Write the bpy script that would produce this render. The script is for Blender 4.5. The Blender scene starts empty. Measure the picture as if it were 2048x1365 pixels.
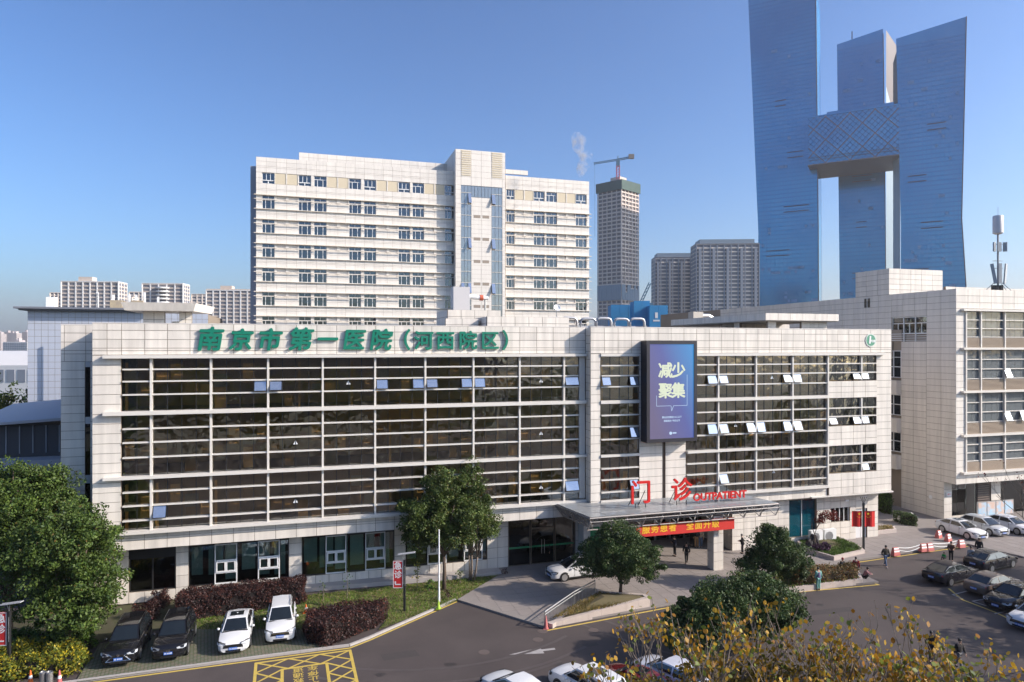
import bpy, bmesh, math, random
import numpy as np
from mathutils import Vector, Matrix
random.seed(7); np.random.seed(7)
R = math.radians
scene = bpy.context.scene
COL = scene.collection

# ---------------------------------------------------------------- camera
F, CX, CY, H = 1367.0, 1024.0, 693.0, 18.5      # focal length and horizon of the photograph, eye height
cd = bpy.data.cameras.new('camera'); cam = bpy.data.objects.new('camera', cd); COL.objects.link(cam)
cam.location = (0, 0, H); cam.rotation_euler = (R(90), 0, 0)
cd.sensor_width = 36; cd.lens = 36 * F / 2048; cd.shift_y = (CY - 682.5) / 2048
cd.clip_start = 0.1; cd.clip_end = 12000
scene.camera = cam

# ---------------------------------------------------------------- sky, sun, exposure
SUN_AZ, SUN_EL = math.atan2(.983, -.185), R(29.5)        # azimuth from +Y towards +X
sdir = Vector((math.sin(SUN_AZ) * math.cos(SUN_EL), math.cos(SUN_AZ) * math.cos(SUN_EL), math.sin(SUN_EL)))
w = bpy.data.worlds.new('World'); scene.world = w; w.use_nodes = True
nt = w.node_tree
sky = nt.nodes.new('ShaderNodeTexSky'); sky.sky_type = 'NISHITA'; sky.sun_disc = False
sky.sun_elevation = SUN_EL; sky.sun_rotation = SUN_AZ
sky.air_density = 1.0; sky.dust_density = 2.2; sky.ozone_density = 5.0; sky.altitude = 10
bg = nt.nodes['Background']; bg.inputs['Strength'].default_value = 0.12
# one even grade over the whole sky: a little more contrast, a little less green
gsc = nt.nodes.new('ShaderNodeVectorMath'); gsc.operation = 'SCALE'; gsc.inputs['Scale'].default_value = .1
ggm = nt.nodes.new('ShaderNodeGamma'); ggm.inputs[1].default_value = 1.3
gmu = nt.nodes.new('ShaderNodeVectorMath'); gmu.operation = 'MULTIPLY'; gmu.inputs[1].default_value = (12.9, 14.1, 14.7)
nt.links.new(sky.outputs[0], gsc.inputs[0]); nt.links.new(gsc.outputs[0], ggm.inputs[0]); nt.links.new(ggm.outputs[0], gmu.inputs[0]); nt.links.new(gmu.outputs[0], bg.inputs[0])
sl = bpy.data.lights.new('sun', 'SUN'); sl.energy = 4.15; sl.angle = R(0.55); sl.color = (1.0, .885, .77)
so = bpy.data.objects.new('sun', sl); COL.objects.link(so)
so.rotation_euler = sdir.to_track_quat('Z', 'Y').to_euler(); so.location = (60, -20, 60)
vs = scene.view_settings
vs.view_transform = 'Standard'; vs.look = 'None'; vs.exposure = 0.66; vs.gamma = 1.0; vs.use_curve_mapping = False
cy = scene.cycles
cy.max_bounces = 8; cy.diffuse_bounces = 3; cy.glossy_bounces = 3; cy.transmission_bounces = 4
cy.transparent_max_bounces = 12; cy.volume_bounces = 0
cy.use_denoising = True; cy.sample_clamp_indirect = 6; cy.caustics_reflective = False; cy.caustics_refractive = False

# ---------------------------------------------------------------- pixels to places
def ground(x, y, z=0.0):
    Z = (H - z) * F / (y - CY)
    return Vector(((x - CX) * Z / F, Z, z))
def at_depth(x, y, Z):
    return Vector(((x - CX) * Z / F, Z, H - (y - CY) * Z / F))

# ---------------------------------------------------------------- materials
MATS = {}
def _n(t, k, **kw):
    n = t.nodes.new(k)
    for a, v in kw.items(): setattr(n, a, v)
    return n
def mat(name, col=(.5, .5, .5), rough=.6, metal=0, var=0.0, noise=None, nscale=3.0, namt=.25, bump=0.0, bscale=30, spec=.5,
        emit=None, estr=0, alpha=None, trans=0, sheen=0, coat=0, stain=0.0):
    """Principled material; var = brightness spread per loose piece, noise = second colour mixed by world-space noise"""
    if name in MATS: return MATS[name]
    m = bpy.data.materials.new(name); m.use_nodes = True; t = m.node_tree
    b = t.nodes['Principled BSDF']; L = t.links.new
    b.inputs['Roughness'].default_value = rough; b.inputs['Metallic'].default_value = metal
    b.inputs['Specular IOR Level'].default_value = spec
    if coat: b.inputs['Coat Weight'].default_value = coat; b.inputs['Coat Roughness'].default_value = .04
    c4 = (*col, 1)
    b.inputs['Base Color'].default_value = c4
    out = None
    if noise or var or bump or stain:
        geo = _n(t, 'ShaderNodeNewGeometry')
    if noise:
        nz = _n(t, 'ShaderNodeTexNoise'); nz.inputs['Scale'].default_value = nscale; nz.inputs['Detail'].default_value = 5
        nz.inputs['Roughness'].default_value = .65
        L(geo.outputs['Position'], nz.inputs['Vector'])
        rp = _n(t, 'ShaderNodeValToRGB'); rp.color_ramp.elements[0].position = .5 - namt; rp.color_ramp.elements[1].position = .5 + namt
        rp.color_ramp.elements[0].color = c4; rp.color_ramp.elements[1].color = (*noise, 1)
        L(nz.outputs['Fac'], rp.inputs[0]); out = rp.outputs[0]
    if stain:
        mp = _n(t, 'ShaderNodeMapping'); mp.inputs['Scale'].default_value = (2.2, 2.2, .16)
        L(geo.outputs['Position'], mp.inputs['Vector'])
        ns = _n(t, 'ShaderNodeTexNoise'); ns.inputs['Scale'].default_value = 1.1; ns.inputs['Detail'].default_value = 6
        L(mp.outputs[0], ns.inputs['Vector'])
        mr = _n(t, 'ShaderNodeMapRange'); mr.inputs[1].default_value = .35; mr.inputs[2].default_value = .75
        mr.inputs[3].default_value = 1.0; mr.inputs[4].default_value = 1 - stain
        L(ns.outputs['Fac'], mr.inputs[0])
        mx = _n(t, 'ShaderNodeVectorMath', operation='SCALE')
        if out: L(out, mx.inputs[0])
        else: mx.inputs[0].default_value = col
        L(mr.outputs[0], mx.inputs['Scale']); out = mx.outputs[0]
    if var:
        mr = _n(t, 'ShaderNodeMapRange'); mr.inputs[3].default_value = 1 - var; mr.inputs[4].default_value = 1 + var
        L(geo.outputs['Random Per Island'], mr.inputs[0])
        mx = _n(t, 'ShaderNodeVectorMath', operation='SCALE')
        if out: L(out, mx.inputs[0])
        else: mx.inputs[0].default_value = col
        L(mr.outputs[0], mx.inputs['Scale']); out = mx.outputs[0]
    if out: L(out, b.inputs['Base Color'])
    if bump:
        nb = _n(t, 'ShaderNodeTexNoise'); nb.inputs['Scale'].default_value = bscale; nb.inputs['Detail'].default_value = 4
        L(geo.outputs['Position'], nb.inputs['Vector'])
        bp = _n(t, 'ShaderNodeBump'); bp.inputs['Strength'].default_value = bump; bp.inputs['Distance'].default_value = .02
        L(nb.outputs['Fac'], bp.inputs['Height']); L(bp.outputs[0], b.inputs['Normal'])
    if emit:
        b.inputs['Emission Color'].default_value = (*emit, 1); b.inputs['Emission Strength'].default_value = estr
    MATS[name] = m
    return m
def glass_mat(name, tint=(.3, .32, .3), refl=.12, wav=.0, rough=.0, body=None, bamt=0.0):
    """window glass: tinted see-through mixed with a mirror by Fresnel, slightly wavy"""
    if name in MATS: return MATS[name]
    m = bpy.data.materials.new(name); m.use_nodes = True; t = m.node_tree; t.nodes.clear(); L = t.links.new
    o = _n(t, 'ShaderNodeOutputMaterial'); tr = _n(t, 'ShaderNodeBsdfTransparent'); tr.inputs[0].default_value = (*tint, 1)
    gl = _n(t, 'ShaderNodeBsdfGlossy'); gl.inputs['Roughness'].default_value = rough; gl.inputs[0].default_value = (.95, .97, 1, 1)
    lw = _n(t, 'ShaderNodeFresnel'); lw.inputs['IOR'].default_value = 1.5
    ad = _n(t, 'ShaderNodeMath', operation='ADD'); ad.inputs[1].default_value = refl; L(lw.outputs[0], ad.inputs[0]); ad.use_clamp = True
    mx = _n(t, 'ShaderNodeMixShader'); L(ad.outputs[0], mx.inputs[0]); L(tr.outputs[0], mx.inputs[1]); L(gl.outputs[0], mx.inputs[2])
    last = mx.outputs[0]
    if bamt:
        df = _n(t, 'ShaderNodeBsdfDiffuse'); df.inputs[0].default_value = (*body, 1)
        m2 = _n(t, 'ShaderNodeMixShader'); m2.inputs[0].default_value = bamt; L(last, m2.inputs[1]); L(df.outputs[0], m2.inputs[2]); last = m2.outputs[0]
    L(last, o.inputs[0])
    if wav:
        g = _n(t, 'ShaderNodeNewGeometry'); nz = _n(t, 'ShaderNodeTexNoise'); nz.inputs['Scale'].default_value = .9; nz.inputs['Detail'].default_value = 2
        L(g.outputs['Position'], nz.inputs['Vector'])
        bp = _n(t, 'ShaderNodeBump'); bp.inputs['Strength'].default_value = wav; bp.inputs['Distance'].default_value = .08
        L(nz.outputs['Fac'], bp.inputs['Height']); L(bp.outputs[0], gl.inputs['Normal'])
    MATS[name] = m
    return m

# ---------------------------------------------------------------- mesh helpers
def link(o, parent=None):
    COL.objects.link(o)
    if parent is not None: o.parent = parent
    return o
def tag(o, label=None, cat=None, group=None, kind=None):
    if label: o['label'] = label
    if cat: o['category'] = cat
    if group: o['group'] = group
    if kind: o['kind'] = kind
    return o
def empty(name, loc=(0, 0, 0), rz=0.0, label=None, cat=None, group=None):
    o = bpy.data.objects.new(name, None); COL.objects.link(o); o.empty_display_size = .3
    o.location = loc; o.rotation_euler = (0, 0, rz)
    return tag(o, label, cat, group)
class MB:
    """collects polygons, build() links them as one mesh object"""
    def __init__(s): s.v = []; s.f = []; s.mi = []
    def add(s, vs, fs, mi=0):
        n = len(s.v); s.v.extend([tuple(p) for p in vs]); s.f.extend([[i + n for i in q] for q in fs]); s.mi.extend([mi] * len(fs)); return s
    def box(s, x0, x1, y0, y1, z0, z1, mi=0):
        return s.add([(x0, y0, z0), (x1, y0, z0), (x1, y1, z0), (x0, y1, z0), (x0, y0, z1), (x1, y0, z1), (x1, y1, z1), (x0, y1, z1)],
                     [(0, 3, 2, 1), (4, 5, 6, 7), (0, 1, 5, 4), (1, 2, 6, 5), (2, 3, 7, 6), (3, 0, 4, 7)], mi)
    def quad(s, a, b, c, d, mi=0): return s.add([a, b, c, d], [(0, 1, 2, 3)], mi)
    def prism(s, poly, z0, z1, mi=0):
        """poly: xy list counter-clockwise; z0, z1 numbers or lists"""
        n = len(poly); zz0 = z0 if hasattr(z0, '__len__') else [z0] * n; zz1 = z1 if hasattr(z1, '__len__') else [z1] * n
        vs = [(p[0], p[1], a) for p, a in zip(poly, zz0)] + [(p[0], p[1], a) for p, a in zip(poly, zz1)]
        fs = [tuple(reversed(range(n))), tuple(range(n, 2 * n))] + [(i, (i + 1) % n, n + (i + 1) % n, n + i) for i in range(n)]
        return s.add(vs, fs, mi)
    def tube(s, pts, rads, seg=8, cap=True, mi=0):
        pts = [Vector(p) for p in pts]; n0 = len(s.v); k = len(pts)
        if not hasattr(rads, '__len__'): rads = [rads] * k
        vs = []
        for i, p in enumerate(pts):
            d = (pts[min(i + 1, k - 1)] - pts[max(i - 1, 0)])
            d = d.normalized() if d.length > 1e-9 else Vector((0, 0, 1))
            a = d.cross(Vector((0, 0, 1)) if abs(d.z) < .95 else Vector((1, 0, 0))).normalized(); b = d.cross(a)
            for j in range(seg):
                t = 2 * math.pi * j / seg; vs.append(p + (a * math.cos(t) + b * math.sin(t)) * rads[i])
        fs = []
        for i in range(k - 1):
            for j in range(seg):
                q = (j + 1) % seg; fs.append((i * seg + j, i * seg + q, (i + 1) * seg + q, (i + 1) * seg + j))
        if cap: fs += [tuple(reversed(range(seg))), tuple(range((k - 1) * seg, k * seg))]
        return s.add(vs, fs, mi)
    def lathe(s, prof, seg=16, c=(0, 0, 0), mi=0):
        vs = [(c[0] + r * math.cos(2 * math.pi * j / seg), c[1] + r * math.sin(2 * math.pi * j / seg), c[2] + z) for r, z in prof for j in range(seg)]
        fs = [(i * seg + j, i * seg + (j + 1) % seg, (i + 1) * seg + (j + 1) % seg, (i + 1) * seg + j) for i in range(len(prof) - 1) for j in range(seg)]
        fs += [tuple(reversed(range(seg))), tuple(range((len(prof) - 1) * seg, len(prof) * seg))]
        return s.add(vs, fs, mi)
    def build(s, name, m, parent=None, smooth=False, loc=None, rot=None, sharp=None):
        me = bpy.data.meshes.new(name); me.from_pydata(s.v, [], s.f)
        ms = m if isinstance(m, (list, tuple)) else [m]
        for q in ms: me.materials.append(q)
        if len(ms) > 1: me.polygons.foreach_set('material_index', s.mi)
        if smooth:
            me.polygons.foreach_set('use_smooth', [True] * len(me.polygons))
            if sharp: me.set_sharp_from_angle(angle=R(sharp))
        me.update()
        o = bpy.data.objects.new(name, me); link(o, parent)
        if loc is not None: o.location = loc
        if rot is not None: o.rotation_euler = rot
        return o
UNIT = {}
def unit_box(m):
    if m.name not in UNIT:
        b = MB().box(-.5, .5, -.5, .5, -.5, .5); me = bpy.data.meshes.new('piece'); me.from_pydata(b.v, [], b.f); me.materials.append(m); UNIT[m.name] = me
    return UNIT[m.name]
class Pieces:
    """alike box pieces of one thing: the 300 largest become parts of their own, the rest one 'stuff' part"""
    def __init__(s, parent, name, m, limit=300): s.p, s.n, s.m, s.lim, s.b = parent, name, m, limit, []
    def add(s, x0, x1, y0, y1, z0, z1): s.b.append((x0, x1, y0, y1, z0, z1)); return s
    def flush(s):
        def area(b):
            d = sorted((b[1] - b[0], b[3] - b[2], b[5] - b[4])); return d[1] * d[2]
        s.b.sort(key=area, reverse=True); out = []
        for b in s.b[:s.lim]:
            o = bpy.data.objects.new(s.n, unit_box(s.m)); link(o, s.p); out.append(o)
            o.location = ((b[0] + b[1]) / 2, (b[2] + b[3]) / 2, (b[4] + b[5]) / 2); o.scale = (b[1] - b[0], b[3] - b[2], b[5] - b[4])
        if len(s.b) > s.lim:
            g = MB()
            for b in s.b[s.lim:]: g.box(*b)
            tag(g.build(s.n + '_field', s.m, s.p), kind='stuff')
        return out
def cuts(a, b, step, exact=None):
    n = max(1, round((b - a) / step)); return [a + (b - a) * i / n for i in range(n + 1)]
GAP = .018
def clad(P, B, face, plane, u0, u1, z0, z1, pw=1.45, ph=.66, us=None, zs=None, thick=.03, back=.28, jit=.004):
    """cladding panels on an axis-aligned face. P: Pieces, B: MB for the backing, face F(-y) L(-x) R(+x) K(+y)"""
    us = us or cuts(u0, u1, pw); zs = zs or cuts(z0, z1, ph)
    sg = {'F': -1, 'L': -1, 'R': 1, 'K': 1}[face]
    a, b = (plane - sg * thick, plane - sg * (thick + back)); lo, hi = min(a, b), max(a, b)
    if B is not None:
        if face in 'FK': B.box(u0 + .004, u1 - .004, lo, hi, z0 + .004, z1 - .004)
        else: B.box(lo, hi, u0 + .004, u1 - .004, z0 + .004, z1 - .004)
    for i in range(len(us) - 1):
        for j in range(len(zs) - 1):
            e = random.uniform(0, jit); p0, p1 = plane + sg * e, plane - sg * thick * .98
            l, h = min(p0, p1), max(p0, p1)
            g0, g1, h0, h1 = us[i] + GAP, us[i + 1] - GAP, zs[j] + GAP, zs[j + 1] - GAP
            if face in 'FK': P.add(g0, g1, l, h, h0, h1)
            else: P.add(l, h, g0, g1, h0, h1)
def text_mesh(name, body, size, depth, m, parent=None, loc=(0, 0, 0), rot=(R(90), 0, 0), off=0.0, align='CENTER', shear=0.0, sx=1.0, res=3):
    c = bpy.data.curves.new(name, 'FONT'); c.body = body; c.size = size; c.extrude = depth / 2
    c.align_x = align; c.align_y = 'CENTER'; c.shear = shear; c.resolution_u = res
    o = bpy.data.objects.new(name, c); me = bpy.data.meshes.new_from_object(o)
    bpy.data.objects.remove(o); me.name = name; me.materials.clear(); me.materials.append(m)
    if off:      # bolder strokes: the glyph laid over itself a few times, each copy a hair deeper
        n_ = len(me.vertices); co = np.empty(n_ * 3, dtype=np.float32); me.vertices.foreach_get('co', co); co = co.reshape(-1, 3); fs = [tuple(p.vertices) for p in me.polygons]; V_, F_ = [], []
        for k, (ax, ay) in enumerate(((0, 0), (1, 0), (-1, 0), (0, 1), (0, -1), (.7, .7), (-.7, .7), (.7, -.7), (-.7, -.7))):
            c2 = co * np.array([1, 1, 1 - .012 * k]) + np.array([ax * off, ay * off, 0]); F_ += [tuple(i + n_ * k for i in f) for f in fs]; V_ += c2.tolist()
        me.clear_geometry(); me.from_pydata(V_, [], F_); me.update()
    q = bpy.data.objects.new(name, me); link(q, parent); q.location = loc; q.rotation_euler = rot; q.scale = (sx, 1, 1)
    return q
def copy_tree(o, parent=None):
    c = o.copy(); COL.objects.link(c)
    if parent is not None: c.parent = parent
    for ch in o.children: copy_tree(ch, c)
    return c

# ---------------------------------------------------------------- shared materials
CLAD = mat('cream_stone', (.75, .69, .61), .55, var=.07, stain=.22)
CLADW = mat('ward_stone', (.77, .715, .64), .55, var=.05, stain=.10)
CLADR = mat('wing_stone', (.73, .675, .60), .55, var=.06, stain=.18)
JOINT = mat('joint_shadow_gap', (.25, .205, .16), .9); JOINTW = mat('ward_joint', (.47, .41, .35), .9)
ALU = mat('painted_aluminium', (.66, .62, .56), .4, var=.04)
ALUW = mat('white_frame', (.78, .78, .77), .4)
ROOFM = mat('roof_concrete', (.33, .32, .30), .9, noise=(.25, .24, .23), nscale=.6)
STEEL = mat('galvanised_steel', (.45, .44, .43), .35, metal=.8)
DARKST = mat('dark_metal', (.03, .03, .032), .45, metal=.3)
GLASSM = glass_mat('curtain_wall_glass', (.84, .78, .64), .11, wav=.5)
GLASSD = glass_mat('dark_glass', (.22, .24, .24), .03, wav=.2)
GLASSG = glass_mat('green_glass', (.72, .80, .76), .06, wav=.15)
INTER = mat('interior_wall', (.55, .40, .24), .9, var=.3)
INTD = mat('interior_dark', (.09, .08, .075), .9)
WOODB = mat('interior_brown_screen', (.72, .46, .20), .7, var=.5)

# ================================================================ the setting: ground, road, forecourt, kerbs
TH = math.atan2(.288, .9577); CT, ST = math.cos(TH), math.sin(TH)
OB = Vector((-28.7096, 46.7382, 0))                      # left front corner of the outpatient building
def to_loc(p): d = Vector(p) - OB; return Vector((d.x * CT + d.y * ST, -d.x * ST + d.y * CT, d.z))
def to_wld(u, v, z=0): return Vector((OB.x + u * CT - v * ST, OB.y + u * ST + v * CT, z))
def on_face(x, y, v=0.0):
    """pixel to (u, z) on the plane local y = v of the outpatient building"""
    dx, dz = (x - CX) / F, -(y - CY) / F
    t = (v - (OB.x * ST - OB.y * CT)) / (-dx * ST + CT)
    q = to_loc((dx * t, t, 0)); return q.x, H + dz * t

ASPH = mat('asphalt', (.053, .041, .039), .85, noise=(.080, .063, .058), nscale=.22, namt=.22, bump=.25, bscale=60)
PAVE = mat('paving_stone', (.27, .235, .215), .8, var=.05, noise=(.225, .197, .18), nscale=.8)
GROUNDM = mat('far_ground', (.16, .15, .14), .95, noise=(.09, .11, .07), nscale=.02)
YEL = mat('yellow_road_paint', (.62, .44, .07), .7, noise=(.45, .33, .09), nscale=4)
WHITEP = mat('white_road_paint', (.42, .39, .37), .7, noise=(.28, .26, .25), nscale=4)
KERB = mat('kerb_stone', (.38, .35, .33), .8, var=.12)
GRASSB = mat('lawn_soil', (.12, .12, .04), .95, noise=(.17, .13, .07), nscale=1.2)
def sheet(name, pts, z, m, kind='structure', parent=None):
    g = MB(); g.add([(p[0], p[1], z) for p in pts], [tuple(range(len(pts)))])
    o = g.build(name, m, parent)
    if kind and parent is None: tag(o, kind=kind)
    return o
gd = MB(); gd.quad((-4500, -900, -.06), (4500, -900, -.06), (4500, 7000, -.06), (-4500, 7000, -.06)); tag(gd.build('ground', GROUNDM), kind='structure')
road = sheet('road', [(-75, -30), (130, -30), (130, 110), (-75, 110)], 0.0, ASPH)
G = lambda *ps, z=0.0: [ground(x, y, z) for x, y in ps]
def wide_line(name, pts, wd, z, m, parent=None):
    """flat painted stripe of width wd along pts"""
    g = MB()
    for a, b in zip(pts[:-1], pts[1:]):
        a, b = Vector(a), Vector(b); d = (b - a); d.z = 0
        n = Vector((-d.y, d.x, 0)).normalized() * wd / 2; e = d.normalized() * wd * .3
        g.quad(*[(q.x, q.y, z) for q in (a - n - e, b - n + e, b + n + e, a + n - e)]); z += .0007
    return g.build(name, m, parent)
FZ = .14                                                       # height of forecourt and kerbs
front_edge = G((915, 1203), (1087, 1257), (1330, 1213), (1480, 1190), (1757, 1167), (1722, 1151), (1690, 1126), (1935, 1091), (2048, 1117))
fc = front_edge + [Vector((75, 56, 0)), Vector((100, 80, 0)), to_wld(90, 60), to_wld(30, 25), to_wld(20, 5), ground(1003, 1150)]
g = MB()
n = len(fc)
g.add([(p.x, p.y, FZ) for p in fc] + [(p.x, p.y, -.02) for p in fc], [tuple(range(n))] + [(i, i + n, (i + 1) % n + n, (i + 1) % n) for i in range(n)])
FORE = tag(g.build('forecourt', mat('forecourt_base', (.22, .195, .178), .9, noise=(.26, .23, .21), nscale=.5)), kind='structure')
# paving slabs of the forecourt, set out along the facade grid, clipped to the forecourt outline
def inside(p, poly):
    c = False; m_ = len(poly)
    for i in range(m_):
        a, b = poly[i], poly[(i + 1) % m_]
        if (a.y > p.y) != (b.y > p.y) and p.x < (b.x - a.x) * (p.y - a.y) / (b.y - a.y) + a.x: c = not c
    return c
slabs = []
for i in range(0, 66):
    for j in range(0, 22):
        u0, v0 = 18 + i * 1.0, 1.4 - j * 1.0
        q = [to_wld(u0 + .012, v0 - .988), to_wld(u0 + .988, v0 - .988), to_wld(u0 + .988, v0 - .012), to_wld(u0 + .012, v0 - .012)]
        if all(inside(p, fc) for p in q): slabs.append((q, (q[0].x ** 2 + q[0].y ** 2) ** .5))
slabs.sort(key=lambda s: s[1])
g = MB(); me_s = None
ang = TH
smesh = MB().box(-.488, .488, -.488, .488, 0, .02); sm = bpy.data.meshes.new('paving_slab'); sm.from_pydata(smesh.v, [], smesh.f); sm.materials.append(PAVE)
for k, (q, d) in enumerate(slabs):
    c = (q[0] + q[2]) / 2; zz = FZ - .012 + random.uniform(0, .003)
    if k < 300:
        o = bpy.data.objects.new('paving_slab', sm); link(o, FORE); o.location = (c.x, c.y, zz); o.rotation_euler = (0, 0, TH)
    else: g.prism([(p.x, p.y) for p in q], zz, zz + .02)
tag(g.build('paving_slab_field', PAVE, FORE), kind='stuff')
# kerb stones: left kerb along the parking bays and lawn
def kerb_run(pts, wd=.16, h=.13, step=1.0, parent=None, m=KERB):
    for a, b in zip(pts[:-1], pts[1:]):
        a, b = Vector((a.x, a.y, 0)), Vector((b.x, b.y, 0)); L = (b - a).length; k = max(1, round(L / step)); rz = math.atan2((b - a).y, (b - a).x)
        for i in range(k):
            c = a.lerp(b, (i + .5) / k); o = bpy.data.objects.new('kerb_stone', unit_box(m)); link(o, parent)
            o.location = (c.x, c.y, h / 2); o.scale = (L / k - .012, wd, h); o.rotation_euler = (0, 0, rz)
kl = G((120, 1372), (189, 1363), (500, 1321), (699, 1295), (740, 1279), (912, 1203))
KB = tag(empty('kerb', (0, 0, 0)), kind='structure')
kerb_run([p + Vector((-.05, .14, 0)) for p in kl], parent=KB)
wide_line('yellow_line', [p + Vector((.05, -.12, 0)) for p in kl], .15, .005, YEL, road)
wide_line('yellow_line', G((1092, 1262), (1330, 1217), (1480, 1194)), .15, .005, YEL, road)
wide_line('yellow_line', G((1480, 1195), (1757, 1170), (1692, 1147)), .15, .005, YEL, road)
wide_line('yellow_line', G((1690, 1129), (1935, 1093)), .15, .005, YEL, road)
wide_line('yellow_line', G((1898, 1178), (1925, 1200), (1990, 1225), (2060, 1258)), .15, .005, YEL, road)
# white bay lines on the right hand car park
for a, b in (((1905, 1190), (1945, 1180)), ((1945, 1203), (2000, 1193)), ((1990, 1228), (2048, 1216)), ((1905, 1190), (1925, 1198)), ((1945, 1203), (1972, 1212))):
    wide_line('bay_line', G(a, b), .12, .0065, WHITEP, road)
# direction arrow
a, b = ground(1018, 1310), ground(1110, 1298)
d = (b - a).normalized(); nn = Vector((-d.y, d.x, 0))
g = MB(); p0 = a; p1 = a + d * 2.1
g.add([(q.x, q.y, .006) for q in (p0, p1 - nn * .42, p1 - nn * .12, b - nn * .12, b + nn * .12, p1 + nn * .12, p1 + nn * .42)], [(0, 1, 2, 3, 4, 5, 6)])
g.build('arrow_marking', WHITEP, road)
# yellow hatched box with lettering
bx = [ground(512, 1327), ground(700, 1301), ground(722, 1372), ground(510, 1400)]
bo, bu, bv = bx[0], (bx[1] - bx[0]), None
bu_n = bu.normalized(); bv_n = Vector((bu_n.y, -bu_n.x, 0)); W_ = bu.length; D_ = 5.2
def bp(s, t): return bo + bu_n * (s * W_) + bv_n * (t * D_)
hz = .007
for s0, t0, s1, t1 in ((0, 0, 1, 0), (0, 1, 1, 1), (0, 0, 0, 1), (1, 0, 1, 1), (.27, .25, .73, .25), (.27, .75, .73, .75), (.27, .25, .27, .75), (.73, .25, .73, .75)):
    wide_line('yellow_box_line', [bp(s0, t0), bp(s1, t1)], .17, hz, YEL, road); hz += .0004
def hatch(s0, t0, s1, t1):
    global hz
    wide_line('yellow_box_line', [bp(s0, t0), bp(s1, t1)], .13, hz, YEL, road); hz += .0003
for k in range(3):
    a0, a1 = k / 3, (k + 1) / 3
    for tt in (0, .75):
        hatch(a0, tt, a1, tt + .25); hatch(a0, tt + .25, a1, tt)
for k in range(2):
    a0, a1 = .25 + k * .25, .5 + k * .25
    for s in (0, .73):
        hatch(s, a0, s + .27, a1); hatch(s, a1, s + .27, a0)
lettering = ('急救通道', '禁止停车')
for ci, word in enumerate(lettering):
    for ri, ch in enumerate(word):
        p = bp(.43 + ci * .15, .69 - ri * .125)
        text_mesh('road_lettering', ch, .62, .001, YEL, road, (p.x, p.y, .0095), (0, 0, math.atan2(bu_n.y, bu_n.x) + math.pi), off=.006)
# wear on the asphalt: repair patches, swept tyre arcs, oil spots
PATCH = mat('asphalt_patch', (.045, .037, .036), .9, noise=(.062, .051, .048), nscale=1.5); WEAR = mat('asphalt_polished', (.088, .073, .068), .7, noise=(.066, .053, .051), nscale=1.2, namt=.2); OIL = mat('oil_stain', (.03, .026, .025), .6, noise=(.055, .045, .043), nscale=3)
for i, poly in enumerate((((760, 1310), (830, 1300), (840, 1312), (768, 1322)), ((1520, 1232), (1700, 1214), (1712, 1222), (1530, 1241)), ((1150, 1290), (1192, 1285), (1198, 1291), (1155, 1297)))):
    sheet('repair_patch', G(*poly), .0022 + i * .0002, PATCH, parent=road)
for i, (cx_, cy_, r0, a0, a1) in enumerate(((-6.5, 52, 13.0, -1.9, -.7), (-6.2, 52, 14.6, -1.9, -.75), (-9, 55, 19, -1.6, -.9), (22, 60, 21, -2.5, -1.5), (22, 60, 22.6, -2.5, -1.45))):
    wide_line('tyre_wear', [Vector((cx_ + r0 * math.cos(a0 + (a1 - a0) * k / 14), cy_ + r0 * math.sin(a0 + (a1 - a0) * k / 14), 0)) for k in range(15)], .24, .0028 + i * .0002, WEAR, road)
for x, y, r0 in ((900, 1330, .35), (1640, 1210, .3), (1795, 1180, .4), (1120, 1330, .28), (760, 1350, .3)):
    p = ground(x, y); sheet('oil_spot', [(p.x + r0 * (1 + .3 * math.sin(3 * t)) * math.cos(t), p.y + r0 * .8 * math.sin(t)) for t in np.linspace(0, 6.1, 16)], .0038, OIL, parent=road)
# manhole covers
MAN = mat('cast_iron', (.11, .085, .075), .7, var=.2)
for x, y in ((1187, 1261), (1076, 1280), (968, 1305), (1792, 1103), (1085, 1263)):
    p = ground(x, y, .14 if y < 1110 else 0); o = MB().lathe([(.34, 0), (.34, .006), (.30, .0065), (.30, .009)], 20).build('manhole_cover', MAN, road, loc=(p.x, p.y, p.z + .002))

# ================================================================ outpatient building
OUT = empty('outpatient_building', OB, TH, 'long cream stone hospital block with striped glass curtain wall and green lettering', 'building')
PN = Pieces(OUT, 'cladding_panel', CLAD); PANE = Pieces(OUT, 'glass_pane', GLASSM); FIN = Pieces(OUT, 'sun_fin', ALU); TRN = Pieces(OUT, 'transom', ALU)
MUL = Pieces(OUT, 'mullion', ALU); MLD = Pieces(OUT, 'pane_frame', DARKST)
BK = MB()
RB = -1.0                                                       # front plane of the right hand half
SASH = MB()
rows = [[14.0, 15.13, 16.05, 16.89, 17.66], [9.5, 10.76, 11.8, 12.76, 13.73], [5.72, 6.38, 7.40, 8.35, 9.30]]
open_px_l = [(522, 773), (551, 773), (317, 1026), (764, 770), (838, 769), (864, 769), (935, 768), (960, 768), (1141, 765), (1141, 975)]
open_px_r = [(1214, 763), (1263, 763), (1265, 865), (1265, 972), (1425, 759), (1445, 758), (1573, 756), (1593, 756), (1713, 754), (1733, 754), (1426, 856), (1448, 855),
             (1505, 852), (1524, 851), (1576, 850), (1597, 849), (1664, 845), (1710, 844), (1732, 843), (1448, 955), (1732, 934)]
opened = {0: [on_face(x, y, 0) for x, y in open_px_l], 1: [on_face(x, y, RB) for x, y in open_px_r]}
SASHG = glass_mat('sash_glass', (.3, .33, .36), .55, body=(.7, .75, .8), bamt=.12)
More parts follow.
